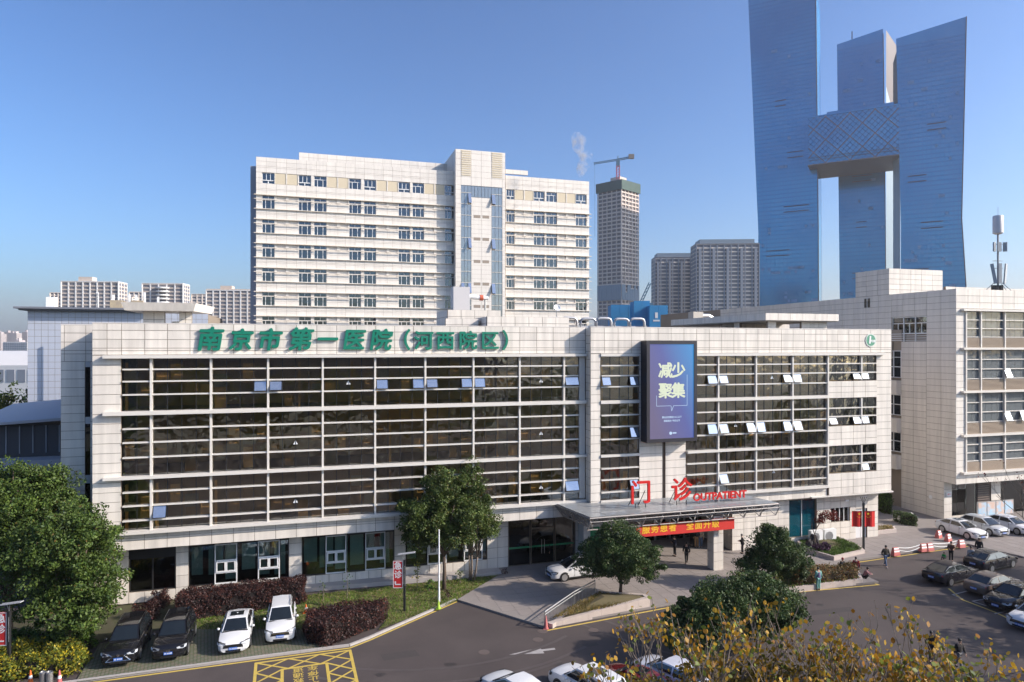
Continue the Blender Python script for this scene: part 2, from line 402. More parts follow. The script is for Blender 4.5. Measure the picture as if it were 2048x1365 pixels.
def add_sash(u0, u1, z0, z1, y, ang):
    wd, ht = u1 - u0, z1 - z0
    o = MB().box(0, wd, -.03, 0, -ht, -ht + .05).box(0, wd, -.03, 0, -.05, 0).box(0, .05, -.03, 0, -ht + .05, -.05).box(wd - .05, wd, -.03, 0, -ht + .05, -.05).build('open_sash', DARKST, OUT, loc=(u0, y, z1), rot=(-ang, 0, 0))
    MB().box(.05, wd - .05, -.02, -.008, -ht + .05, -.05).build('glass_pane', SASHG, o)
def glazing(us_bays, rws, y, npan, side, interior=True, frame_ends=True):
    """striped curtain wall between the bay edges us_bays on plane y"""
    for bi in range(len(us_bays) - 1):
        a, b = us_bays[bi], us_bays[bi + 1]; k = max(1, round((b - a) / .96)); cs = [a + .07 + (b - a - .14) * i / k for i in range(k + 1)]
        for st in rws:
            for r in range(len(st) - 1):
                z0, z1 = st[r] + .05, st[r + 1] - .05
                for i in range(k):
                    op = [q for q in opened[side] if cs[i] <= q[0] < cs[i + 1] and z0 - .1 <= q[1] <= z1 + .1]
                    if op: add_sash(cs[i] + .02, cs[i + 1] - .02, z0, z1, y + .06, R(random.uniform(16, 27)))
                    else: PANE.add(cs[i] + .012, cs[i + 1] - .012, y + .13 + random.uniform(0, .004), y + .145, z0, z1)
            for i in range(1, k): MLD.add(cs[i] - .018, cs[i] + .018, y + .10, y + .19, st[0] + .02, st[-1] - .02)
            for zz in st[1:-1]: TRN.add(a + .07, b - .07, y - .10, y + .10, zz - .05, zz + .05)
        
def interiors(u0, u1, y):
    g = MB()
    for z in (5.2, 9.32, 13.76, 17.72): g.box(u0, u1, y + .3, y + 7, z, z + .16)
    g.build('floor_slab', mat('interior_slab', (.30, .28, .25), .8), OUT)
    g = MB()
    g.box(u0, u1, y + 5.2, y + 5.4, 5.3, 17.8); g.build('interior_wall', INTER, OUT)
    g = MB()
    for base in (5.4, 9.5, 13.95):
        x = u0 + .3
        while x < u1 - 1:
            wd = random.uniform(.55, .85); r = random.random()
            if r < .8:
                h0 = base + random.choice((.1, 1.0, 1.0, 1.9)); h1 = h0 + random.choice((.8, 1.0, 1.5)); yy = y + random.uniform(.35, .8)
                g.box(x, x + wd, yy, yy + .05, h0, min(h1, base + 3.3))
            elif r < .88:
                g.box(x, x + .16, y + .5, y + .7, base, base + 3.4)
            x += .962
    tag(g.build('interior_screens', WOODB, OUT), kind='stuff')
    g = MB()
    for base in (5.72, 9.5, 14.0):
        x = u0 + .3
        while x < u1 - 1:
            if random.random() < .2: h0 = base + random.uniform(.2, 2.2); g.box(x, x + .9, y + .22, y + .24, h0, min(base + 3.5, h0 + random.uniform(.5, 1.3)))
            x += .962
    tag(g.build('roller_blinds', mat('grey_blind', (.42, .40, .35), .8, var=.35), OUT), kind='stuff')
# --- left half
LBAYS = [1.79] + [3.65 + 3.85 * i for i in range(9)] + [35.85]
glazing(LBAYS, rows, 0.0, 4, 0)
interiors(1.6, 36.3, 0.0)
for u in LBAYS[1:-1]:
    for st in rows: MUL.add(u - .07, u + .07, -.16, .12, st[0] - .02, st[-1] + .02)
for z0, z1 in ((17.66, 17.89), (13.73, 14.0), (9.30, 9.5), (5.50, 5.72)):
    us = [.72 if z0 > 6 else 1.0] + LBAYS[1::2] + [36.38]
    for a, b in zip(us[:-1], us[1:]): FIN.add(a + .004, b - .004, -.42, .12, z0, z1)
FIN.add(35.86, 36.38, .02, .3, 5.8, 17.6)
pz = [17.9, 18.19, 18.37, 18.98, 19.6, 20.08]
clad(PN, BK, 'F', 0, 0, 36.42, 17.9, 20.08, us=[0, .9] + [1.79 + 1.4427 * i for i in range(25)], zs=pz)
clad(PN, BK, 'F', 0, 0, 1.76, 4.35, 17.88, us=[0, 1.76], ph=.66)
clad(PN, BK, 'F', 0, 1.76, 36.42, 4.35, 5.48, pw=1.45, zs=[4.35, 4.98, 5.16, 5.48])
BK.box(0, 36.4, .35, 1.55, 4.37, 4.6)                             # soffit over the ground floor
# left wing, set back
WY = 3.0
clad(PN, BK, 'F', WY, -2.78, 0, 17.4, 20.02, us=[-2.78, -2.55, -1.2, 0], zs=[17.4, 17.95, 18.2, 18.8, 19.45, 20.02])
for a, b in ((-2.78, -1.25), (-.92, -.36)): clad(PN, BK, 'F', WY, a, b, 0, 17.4, us=[a, b], ph=.62)
for st0, st1 in ((13.4, 17.0), (9.2, 12.9), (4.8, 8.6), (.5, 4.4)):
    for a, b in ((-1.24, -.93), (-.35, -.04)):
        o = MB().box(a, b, WY + .1, WY + .12, st0, st1).build('glass_pane', GLASSD, OUT)
for a, b in ((-1.24, -.93), (-.35, -.04)):
    for z0, z1 in ((17.0, 17.4), (12.9, 13.4), (8.6, 9.2), (0, .5), (4.4, 4.8)): MB().box(a, b, WY + .03, WY + .1, z0, z1).build('spandrel', mat('spandrel_grey', (.42, .43, .45), .5), OUT)
BK.box(-2.7, 0, WY + .4, WY + .6, 0, 19.9)
BK.box(-2.78, -2.5, WY + .05, 24, 0, 19.9)
# the left side of the projecting front block
BK.box(.02, .3, .32, WY, 0, 20.0); clad(PN, None, 'L', 0, .02, WY, 4.35, 20.05, pw=1.4, ph=.66)
# --- right half
RU0, RU1 = 36.43, 67.47
clad(PN, BK, 'F', RB, RU0, RU1, 17.9, 20.05, pw=1.24, zs=pz[:-1] + [20.05])
clad(PN, BK, 'F', RB, RU0, 37.32, 4.35, 17.88, us=[RU0, 37.32], ph=.66)
BK.box(RU0 + .03, RU0 + .3, RB + .32, .4, 4.4, 20.0); clad(PN, None, 'L', RU0, RB + .03, .02, 4.35, 20.03, us=[RB + .03, .0], ph=.66)
SB = [37.32, 40.85]
glazing(SB, rows, RB, 3, 1)
for z0, z1 in ((17.66, 17.89), (13.73, 14.0), (9.30, 9.5), (5.50, 5.72)): FIN.add(37.33, 40.85, RB - .1, RB + .1, z0, z1)
clad(PN, BK, 'F', RB, 40.87, 43.05, 5.5, 17.88, us=[40.87, 43.05], ph=.66)
clad(PN, BK, 'F', RB, 43.33, 45.3, 5.5, 17.88, us=[43.33, 45.3], ph=.66)
BK.box(43.05, 43.33, RB + .2, RB + .3, 5.5, 17.8)
clad(PN, BK, 'F', RB, RU0 + .9, 60.05, 4.62, 5.48, pw=1.24, zs=[4.62, 5.1, 5.48])
RBAYS = [45.32, 48.45, 52.3, 56.18, 60.05]
glazing(RBAYS, rows, RB, 4, 1)
interiors(37.3, 66.0, RB)
for u in RBAYS[1:]:
    for st in rows: MUL.add(u - .07, u + .07, RB - .16, RB + .12, st[0] - .02, st[-1] + .02)
for z0, z1 in ((17.66, 17.89), (13.73, 14.0), (9.30, 9.5), (5.50, 5.72)):
    us = [45.32, 48.45, 56.18, 60.05] + ([66.5] if z0 > 17 else [])
    for a, b in zip(us[:-1], us[1:]): FIN.add(a + .004, b - .004, RB - .32, RB + .12, z0, z1)
EB = [60.12, 63.89, 65.7]
erows = [[15.32, 16.05, 16.89, 17.62], [11.16, 11.98, 12.76, 13.66], [6.78, 7.55, 8.4, 9.25]]
glazing(EB, erows, RB, 4, 1)
for st in erows: MUL.add(63.82, 63.96, RB - .12, RB + .12, st[0], st[-1])
for z0, z1 in ((13.7, 15.28), (9.29, 11.12), (4.75, 6.74)):
    clad(PN, BK, 'F', RB - .14, 60.12, 65.66, z0, z1, pw=1.25, ph=.6, back=.3)
clad(PN, BK, 'F', RB, 65.7, RU1, 4.75, 17.88, us=[65.7, RU1], ph=.66)
FIN.add(58.2, 67.5, RB - .22, RB + .02, 4.62, 4.74)
BK.box(45.3, RU1 - .02, RB + .32, .2, 4.5, 4.62)
# right end wall, ground floor of the right half
BK.box(RU1 - .3, RU1 - .03, RB + .32, 30, 4.7, 20.0); clad(PN, None, 'R', RU1, RB, 30, 4.7, 20.0, pw=1.6, ph=.66)
GY = 0.0
clad(PN, BK, 'F', GY, 50.6, 56.7, FZ, 4.5, pw=1.25, ph=.66)
clad(PN, BK, 'F', GY, 59.75, 61.35, FZ, 4.5, pw=.8, ph=.66); clad(PN, BK, 'F', GY, 61.35, 63.55, FZ, 1.9, pw=1.1, ph=.6); clad(PN, BK, 'F', GY, 61.35, 63.55, 3.2, 4.5, pw=1.1, ph=.65)
clad(PN, BK, 'F', GY, 63.55, 64.25, FZ, 4.5, us=[63.55, 64.25], ph=.66); clad(PN, BK, 'F', GY, 65.6, 66.9, FZ, 4.5, us=[65.6, 66.9], ph=.66)
clad(PN, BK, 'F', GY, 64.25, 65.6, 2.95, 4.5, us=[64.25, 65.6], ph=.75); clad(PN, BK, 'F', GY, 56.7, 59.75, FZ, .8, pw=1.5, ph=.66); clad(PN, BK, 'F', GY, 56.7, 59.75, 4.25, 4.5, pw=1.5, ph=.3)
BK.box(66.6, 66.88, GY + .32, 30, 0, 4.6); clad(PN, None, 'R', 66.9, GY, 30, FZ, 4.5, pw=1.6, ph=.66)
o = MB().box(56.74, 58.2, GY + .25, GY + .27, .82, 4.22).build('glass_pane', glass_mat('teal_glass', (.05, .32, .42), .03, body=(.01, .12, .17), bamt=.5), OUT)
MB().box(58.26, 59.72, GY + .25, GY + .27, .82, 4.22).build('glass_pane', MATS['teal_glass'], OUT)
MB().box(58.2, 58.26, GY + .2, GY + .3, .82, 4.22).build('window_frame', ALUW, OUT)
d_ = MB().box(64.3, 64.9, GY + .12, GY + .17, FZ + .02, 2.9).build('door', mat('white_door', (.70, .69, .68), .45), OUT); MB().box(64.94, 65.55, GY + .12, GY + .17, FZ + .02, 2.9).build('door', MATS['white_door'], OUT)
MB().box(64.78, 64.82, GY + .06, GY + .12, 1.2, 1.45).build('handle', STEEL, d_)
wf = MB()
for a, b in ((61.4, 61.46), (61.92, 61.98), (62.42, 62.48), (62.92, 62.98), (63.44, 63.5)): wf.box(a, b, GY + .1, GY + .16, 1.92, 3.18)
wf = wf.build('window_frame', ALUW, OUT); MB().box(61.4, 63.5, GY + .17, GY + .18, 1.92, 3.18).build('glass_pane', GLASSD, wf)
MB().box(61.35, 63.55, GY + .6, GY + .7, 1.8, 3.3).build('curtain', mat('red_brown_curtain', (.16, .05, .04), .8), OUT)
MB().box(56.8, 66.8, 1.6, 1.7, 0, 4.6).build('interior_wall', INTD, OUT)
# porch behind the canopy
PW = mat('porch_white', (.72, .71, .70), .5)
clad(PN, BK, 'L', 50.6, GY + .03, 5.0, FZ, 4.5, pw=1.3, ph=.66)
MB().box(36.4, 40.0, .4, 5.0, FZ, 4.6).build('porch_wall', PW, OUT)
g = MB(); g.box(36.4, 51, .2, 6.2, 4.55, 4.7).build('porch_ceiling', mat('porch_ceiling', (.55, .54, .52), .7), OUT)
g = MB(); g.box(40, 50.6, 6.0, 6.2, FZ, 4.6); g.build('porch_back_wall', INTD, OUT)
for i in range(6):
    a = 41 + i * 1.55
    fr = MB().box(a, a + .08, 5.0, 5.1, FZ, 2.6).box(a + 1.42, a + 1.5, 5.0, 5.1, FZ, 2.6).box(a + .08, a + 1.42, 5.0, 5.1, 2.5, 2.6).build('door_frame', STEEL, OUT)
    MB().box(a + .08, a + 1.42, 5.04, 5.055, FZ, 2.5).build('glass_pane', GLASSD, fr)
MB().box(40.2, 50.4, 4.95, 5.15, 2.62, 4.5).build('blue_fascia', mat('blue_fascia', (.10, .22, .32), .5), OUT)
# --- ground floor of the left half
GR = 1.5
def gf_clad(a, b, z0=FZ, z1=4.36): clad(PN, BK, 'F', GR, a, b, z0, z1, pw=1.0, ph=.8)
for a, b in ((0, 1.9), (4.95, 5.8), (12.75, 13.7), (20.7, 21.6), (28.3, 30.1), (36.1, 36.4)): gf_clad(a, b)
for a, b in ((1.9, 4.95), (5.8, 12.75), (13.7, 20.7), (21.6, 28.3)): gf_clad(a, b, FZ, .92)
def shopfront(a, b, z0, z1, k, gm, frame=DARKST):
    for i in range(k):
        p, q = a + (b - a) * i / k, a + (b - a) * (i + 1) / k
        fr = MB().box(p, p + .05, GR + .1, GR + .2, z0, z1).box(q - .05, q, GR + .1, GR + .2, z0, z1).box(p + .05, q - .05, GR + .1, GR + .2, z1 - .06, z1).box(p + .05, q - .05, GR + .1, GR + .2, z0, z0 + .06).build('window_frame', frame, OUT)
        MB().box(p + .05, q - .05, GR + .14, GR + .152, z0 + .06, z1 - .06).build('glass_pane', gm, fr)
shopfront(1.95, 4.9, .94, 3.3, 2, GLASSD)
MB().box(1.9, 4.95, GR + .05, GR + .2, 3.3, 4.36).build('fascia', DARKST, OUT)
for a, b in ((5.8, 12.75), (13.7, 20.7), (21.6, 28.3)):
    MB().box(a, b, GR + .08, GR + .22, 3.86, 4.36).build('fascia', DARKST, OUT)
    wins = (a + 1.75, a + 4.75)
    seg = [a + .02, wins[0], wins[0] + 1.55, wins[1], wins[1] + 1.55, b - .02]
    for i in range(5):
        if i in (1, 3):
            p, q = seg[i], seg[i + 1]; z0, z1, zm, zt = .94, 3.86, 1.72, 2.62
            fr = MB()
            for x in (p, q - .07): fr.box(x, x + .07, GR + .02, GR + .14, z0, z1)
            for z in (z0, zm, zt, z1 - .07): fr.box(p + .07, q - .07, GR + .02, GR + .14, z, z + .08)
            fr = fr.build('window_frame', ALUW, OUT)
            MB().box(p + .07, q - .07, GR + .09, GR + .1, z0, z1).build('glass_pane', GLASSG, fr)
            for h in range(2):
                x0 = p + .10 + h * .68
                c = MB().box(x0, x0 + .09, GR - .03, GR + .03, zm + .09, zt - .01).box(x0 + .58, x0 + .67, GR - .03, GR + .03, zm + .09, zt - .01).box(x0 + .09, x0 + .58, GR - .03, GR + .03, zm + .09, zm + .18).box(x0 + .09, x0 + .58, GR - .03, GR + .03, zt - .1, zt - .01)
                c.build('casement', ALUW, fr)
        else: shopfront(seg[i], seg[i + 1], .94, 3.86, 1, GLASSG)
    g = MB()
    for k in range(6):
        x = a + .15 + k * 1.15; g.box(x, x + random.uniform(.7, 1.1), GR + .35, GR + .39, random.uniform(1.1, 1.9), 3.8)
    g.build('window_blind', mat('pale_blind', (.52, .60, .55), .8, var=.2), OUT)
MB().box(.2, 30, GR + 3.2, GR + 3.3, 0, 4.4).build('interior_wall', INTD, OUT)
# entrance doors
shopfront(30.15, 32.05, FZ, 4.2, 1, GLASSD, mat('bronze_frame', (.20, .16, .12), .4, metal=.4)); shopfront(32.15, 34.2, FZ, 4.2, 1, GLASSD, MATS['bronze_frame']); shopfront(34.3, 36.05, FZ, 4.2, 1, GLASSD, MATS['bronze_frame'])
MB().box(32.2, 34.15, GR + .05, GR + .1, 3.1, 3.22).build('door_head', MATS['bronze_frame'], OUT)
for x in (33.05, 33.3): MB().tube([(x, GR + .02, 1.0), (x, GR + .02, 2.2)], .025, 8).build('door_handle', STEEL, OUT)
MB().box(30.2, 36.0, GR + .13, GR + .136, 1.55, 1.70).build('green_stripe', mat('green_film', (.02, .22, .09), .5), OUT)
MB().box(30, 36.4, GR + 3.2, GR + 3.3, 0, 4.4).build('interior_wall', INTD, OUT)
# roof, parapet back and core
g = MB(); g.box(.3, RU1 - .3, .35, 31, 18.55, 18.75); g.box(-2.5, .299, 3.7, 31, 18.55, 18.75); g.box(-2.6, RU1 - .3, 30.7, 31, 18.7, 20.0); g.build('roof', ROOFM, OUT)
MB().box(-2.4, 67, 8, 8.2, 0, 18.5).build('core_wall', INTD, OUT)
g = MB(); g.box(0, RU0, 0.0, .31, 20.08, 20.13).box(RU0 + .002, RU1, RB, RB + .31, 20.05, 20.12).box(-2.78, -.01, WY, WY + .31, 20.02, 20.08); g.build('coping', mat('coping_stone', (.68, .63, .58), .6, var=.05), OUT)
BK.build('wall', JOINT, OUT)
for P in (PN, PANE, FIN, TRN, MUL, MLD): P.flush()
# white rescue triangles on the glass
TRI = mat('white_film', (.8, .8, .78), .6)
for x, y, pl in ((697, 766, 0), (591, 886, 0), (591, 1003, 0), (1083, 762, 0), (1083, 867, 0), (1083, 975, 0), (1546, 755, RB), (1473, 851, RB), (1549, 944, RB)):
    u, z = on_face(x, y, pl); g = MB(); s = .17; yy = pl + .122
    g.add([(u - s, yy, z - s * .8), (u + s, yy, z - s * .8), (u, yy, z + s), (u - s, yy + .003, z - s * .8), (u + s, yy + .003, z - s * .8), (u, yy + .003, z + s)], [(0, 1, 2), (5, 4, 3), (0, 3, 4, 1), (1, 4, 5, 2), (2, 5, 3, 0)]); g.build('rescue_mark', TRI, OUT)
for u_, z_ in ((55.7, 2.6), ):
    pass

# ================================================================ signs on the facade
GREEN = mat('green_sign_letters', (.006, .185, .115), .4, coat=.2)
SG = empty('hospital_name_sign', to_wld(0, 0, 17.9), TH, 'green raised hospital name lettering along the cream parapet', 'sign')
for ch, px, py, hpx in (('南', 419, 682, 48), ('京', 481, 683, 44), ('市', 538, 683, 46), ('第', 600, 682, 48), ('一', 653, 682, 42), ('医', 706, 683, 46), ('院', 760, 683, 46),
                        ('（', 800, 683, 42), ('河', 847, 684, 39), ('西', 890, 684, 39), ('院', 935, 684, 39), ('区', 979, 684, 39), ('）', 1022, 684, 42)):
    u, z = on_face(px, py); u1, _ = on_face(px + 1, py); brush = px < 790; k = hpx * 50 / F * (1.0 if brush else 1.08)
    text_mesh('letter', ch, k, .12, GREEN, SG, (u, -.14, z - 17.9), (R(90), 0, R(random.uniform(-1, 1)) if brush else 0), off=.05 if brush else .035, shear=.15 if brush else 0, sx=1.0)
BD = empty('building_number_badge', to_wld(*[on_face(1741, 681, RB)[0], RB - .02]), TH, 'round green badge with a white 1 on the parapet', 'sign')
_, bz = on_face(1741, 681, RB)
for nm, r, y0, m_ in (('rim', .62, -.03, mat('badge_rim', (.62, .66, .6), .5)), ('disc', .53, -.036, mat('badge_green', (.09, .30, .19), .5))):
    MB().lathe([(r, 0), (r, .03)], 32).build(nm, m_, BD, loc=(0, y0 + .03, bz), rot=(R(90), 0, 0))
text_mesh('numeral', '1', .95, .012, TRI, BD, (-.14, -.05, bz), off=.045, shear=.1); text_mesh('lettering', '号楼', .27, .01, TRI, BD, (.24, -.045, bz - .1), off=.008)
# LED screen
LU0, LU1, LZ0, LZ1 = 41.0, 45.72, 10.5, 18.95
LED = empty('led_screen', to_wld(0, 0, LZ0), TH, 'tall dark framed outdoor screen glowing purple and blue with cream characters', 'screen')
hh = LZ1 - LZ0; y0, y1 = RB - 1.1, RB - .02
g = MB(); fw = .28
g.box(LU0, LU1, y0 + .12, y1, 0, hh).box(LU0, LU0 + fw, y0, y0 + .12, 0, hh).box(LU1 - fw, LU1, y0, y0 + .12, 0, hh).box(LU0 + fw, LU1 - fw, y0, y0 + .12, 0, fw).box(LU0 + fw, LU1 - fw, y0, y0 + .12, hh - fw, hh)
g.build('housing', mat('led_housing', (.022, .02, .028), .45), LED)
sm_ = bpy.data.materials.new('led_picture'); sm_.use_nodes = True; t = sm_.node_tree; b_ = t.nodes['Principled BSDF']; b_.inputs['Base Color'].default_value = (.02, .02, .03, 1); b_.inputs['Roughness'].default_value = .5
tc = _n(t, 'ShaderNodeTexCoord'); sp = _n(t, 'ShaderNodeSeparateXYZ'); t.links.new(tc.outputs['Generated'], sp.inputs[0])
ma = _n(t, 'ShaderNodeMath', operation='MULTIPLY_ADD'); ma.inputs[1].default_value = .55; t.links.new(sp.outputs['Z'], ma.inputs[0])
mb_ = _n(t, 'ShaderNodeMath', operation='MULTIPLY_ADD'); mb_.inputs[1].default_value = .75; mb_.inputs[2].default_value = -.2; t.links.new(sp.outputs['X'], mb_.inputs[0]); t.links.new(mb_.outputs[0], ma.inputs[2])
rp = _n(t, 'ShaderNodeValToRGB'); t.links.new(ma.outputs[0], rp.inputs[0])
rp.color_ramp.elements[0].color = (.15, .12, .24, 1); rp.color_ramp.elements[0].position = 0; rp.color_ramp.elements[1].color = (.04, .28, .66, 1); rp.color_ramp.elements[1].position = 1
e_ = rp.color_ramp.elements.new(.5); e_.color = (.09, .11, .38, 1)
t.links.new(rp.outputs[0], b_.inputs['Emission Color']); b_.inputs['Emission Strength'].default_value = .55
MB().box(LU0 + fw, LU1 - fw, y0 + .06, y0 + .119, fw, hh - fw).build('display', sm_, LED)
LT = mat('led_cream', (.3, .32, .25), .6, emit=(.62, .68, .48), estr=.38); LL = mat('led_pale_line', (.2, .25, .3), .6, emit=(.4, .55, .75), estr=.5)
yc = y0 + .055; mu = (LU0 + LU1) / 2
for ch, du, zz in (('减', -.62, hh - 2.55), ('少', .62, hh - 2.55), ('聚', -.6, hh - 4.25), ('集', .6, hh - 4.25)): text_mesh('screen_character', ch, 1.34, .006, LT, LED, (mu + du, yc, zz), off=.04)
text_mesh('screen_lettering', '聚会应控制在10人以下', .185, .004, LL, LED, (mu, yc, 2.05), off=.003); text_mesh('screen_lettering', '提倡简办 平安过节', .185, .004, LL, LED, (mu, yc, 1.75), off=.003)
g = MB()
zl = hh - 5.45
for a in ((mu - 1.45, mu - 1.42, zl, zl + .9), (mu + 1.42, mu + 1.45, zl, zl + 2.6), (mu - 1.42, mu - .1, zl, zl + .03), (mu + .16, mu + 1.42, zl, zl + .03)): g.box(a[0], a[1], yc - .002, yc + .002, a[2], a[3])
g.add([(mu - .1, yc, zl), (mu - .06, yc, zl), (mu - .02, yc, zl - .42), (mu - .05, yc, zl - .42)], [(0, 1, 2, 3)]); g.add([(mu - .05, yc - .0005, zl - .42), (mu - .01, yc - .0005, zl - .42), (mu + .18, yc - .0005, zl + .03), (mu + .14, yc - .0005, zl + .03)], [(0, 1, 2, 3)])
g.build('speech_outline', LL, LED)
MB().lathe([(.13, 0), (.13, .003), (.06, .0035), (.06, .004)], 20).build('emblem', LL, LED, loc=(mu - .12, yc, .72), rot=(R(90), 0, 0)); MB().box(mu + .06, mu + .42, yc - .002, yc, .68, .78).build('emblem_bar', LL, LED)

# ================================================================ glass entrance canopy
CZ = 5.55
CAN = empty('entrance_canopy', to_wld(33.6, 0, 0), TH, 'glass entrance canopy on a triangulated steel truss with one stone column', 'canopy')
co = to_loc(to_wld(33.6, 0)); C0 = co.x
fl = to_loc(ground(1180, 1036, CZ)); fr_ = to_loc(ground(1556, 1006, CZ)); fl.x -= C0; fr_.x -= C0
bl, br = Vector((0, -.05, CZ)), Vector((fr_.x - 1.0, RB - .6, CZ))
fy = (fl.y + fr_.y) / 2
CG = glass_mat('canopy_glass', (.55, .58, .58), .12, body=(.40, .41, .41), bamt=.5)
def cpt(s, t, z=CZ):
    a = bl.lerp(br, s); b = Vector((fl.x, fy, CZ)).lerp(Vector((fr_.x, fy, CZ)), s); p = a.lerp(b, t); p.z = z; return p
NS, NT = 11, 4
for i in range(NS):
    for j in range(NT):
        q = [cpt(i / NS, j / NT), cpt((i + 1) / NS, j / NT), cpt((i + 1) / NS, (j + 1) / NT), cpt(i / NS, (j + 1) / NT)]
        c = sum(q, Vector()) / 4; q = [c + (p - c) * .985 for p in q]
        MB().prism([(p.x, p.y) for p in reversed(q)], CZ, CZ + .03).build('glass_panel', CG, CAN)
TR = mat('truss_paint', (.30, .27, .25), .5, metal=.2)
g = MB(); lowz = CZ - .95
for j in range(NT + 1):
    for i in range(NS):
        a, b = cpt(i / NS, j / NT, CZ - .08), cpt((i + 1) / NS, j / NT, CZ - .08); g.tube([a, b], .07, 6)
for i in range(NS + 1):
    g.tube([cpt(i / NS, 0, CZ - .09), cpt(i / NS, 1, CZ - .09)], .06, 6)
for j in range(NT):
    for i in range(NS):
        lw = cpt((i + .5) / NS, (j + .5) / NT * .93, lowz if j < NT - 1 else CZ - .75)
        for s, tt in ((i, j), (i + 1, j), (i, j + 1), (i + 1, j + 1)): g.tube([cpt(s / NS, tt / NT, CZ - .08), lw], .05, 5, cap=False)
        if i < NS - 1: g.tube([lw, cpt((i + 1.5) / NS, (j + .5) / NT * .93, lowz if j < NT - 1 else CZ - .75)], .07, 6)
for i in range(12):
    s_ = i / 11; tp, kn, bt = cpt(s_, 1.0, CZ - .06), cpt(s_, 1.02, CZ - .35), cpt(s_, .93, CZ - 1.05); g.tube([tp, kn, bt], .055, 6)
    if i < 11:
        g.tube([bt, cpt((i + 1) / 11, .93, CZ - 1.05)], .05, 6); g.tube([kn, cpt((i + 1) / 11, 1.02, CZ - .35)], .04, 6); g.tube([bt, cpt((i + .5) / 11, .8, CZ - .1)], .04, 5); g.tube([cpt((i + .5) / 11, .8, CZ - .1), cpt((i + 1) / 11, .93, CZ - 1.05)], .04, 5)
for j in range(6):
    a_, b_ = cpt(0, j / 6, CZ - .06), cpt(.03, (j + .5) / 6, CZ - .95); c_ = cpt(0, (j + 1) / 6, CZ - .06); g.tube([a_, b_], .05, 6); g.tube([b_, c_], .05, 6)
    if j < 5: g.tube([b_, cpt(.03, (j + 1.5) / 6, CZ - .95)], .06, 6)
g.build('truss', TR, CAN)
# column under the canopy front
cb = to_loc(ground(1437, 1141, FZ)); cu, cv = cb.x - C0, cb.y
BKc = MB(); PC = Pieces(CAN, 'column_panel', CLAD)
BKc.box(cu - .42, cu + .42, cv + .04, cv + .86, FZ, CZ - .9).build('column', JOINT, CAN)
for z0, z1 in zip(cuts(FZ, CZ - .95, .75)[:-1], cuts(FZ, CZ - .95, .75)[1:]):
    PC.add(cu - .45, cu + .45, cv, cv + .039, z0 + .015, z1 - .015); PC.add(cu - .461, cu - .425, cv + .04, cv + .9, z0 + .015, z1 - .015)
    PC.add(cu + .425, cu + .461, cv + .04, cv + .9, z0 + .015, z1 - .015); PC.add(cu - .42, cu + .42, cv + .862, cv + .9, z0 + .015, z1 - .015)
PC.flush()
RED = mat('red_sign', (.62, .018, .015), .4)
RS = empty('outpatient_sign', to_wld(33.6, 0, CZ), TH, 'red upright characters and OUTPATIENT lettering standing on the canopy', 'sign')
def on_can(x, y, z=CZ + .04):
    p = to_loc(ground(x, y, z)); return p.x - C0, p.y
ly = fy + 1.6
def can_u(x):           # u on the line v = ly
    dx = (x - CX) / F; t = (ly - (OB.x * ST - OB.y * CT)) / (-dx * ST + CT); return to_loc((dx * t, t, 0)).x - C0
for ch, x, sz in (('门', 1281, 1.95), ('诊', 1363, 1.95)):
    u = can_u(x); text_mesh('letter', ch, sz, .16, RED, RS, (u, ly, .18 + sz * .5), off=.03)
    for du in (-.45, .45): MB().tube([(u + du, ly + .1, sz * .7), (u + du - .1, ly + 1.0, .05)], .03, 5).build('stay', DARKST, RS); MB().tube([(u + du, ly, .03), (u + du, ly, .4)], .03, 5).build('post', DARKST, RS)
u = can_u(1440); text_mesh('letter', 'OUTPATIENT', .84, .12, RED, RS, (u, ly, .52), off=.018)
for k in range(6): MB().tube([(u - 1.9 + k * .76, ly, .03), (u - 1.9 + k * .76, ly, .3)], .02, 5).build('post', DARKST, RS)
# banner
bu0, bu1 = can_u(1262) - .2, can_u(1457) - .25; bvv = fy + .42
BN = empty('red_banner', to_wld(33.6, 0, 0), TH, 'long red cloth banner with yellow characters hung under the canopy', 'banner')
MB().box(bu0, bu1, bvv, bvv + .02, CZ - 1.95, CZ - 1.0).build('cloth', mat('red_cloth', (.60, .03, .02), .7), BN)
for k, ch in enumerate('服务患者 全面升级'):
    if ch != ' ': text_mesh('letter', ch, .7, .006, mat('banner_yellow', (.80, .45, .02), .6), BN, (bu0 + .9 + k * .78, bvv - .008, CZ - 1.43), off=.018)

# ================================================================ things on the outpatient roof
def roof_box(P, B, u0, u1, v0, v1, z0, z1, left=True, ph=.62, pw=1.4):
    clad(P, B, 'F', v0, u0, u1, z0, z1, pw=pw, ph=ph); B.box(u0 + .05, u1 - .05, v0 + .3, v1, z0, z1 - .02)
    if left: clad(P, None, 'L', u0 + .02, v0 + .02, v1, z0, z1, pw=pw, ph=ph)
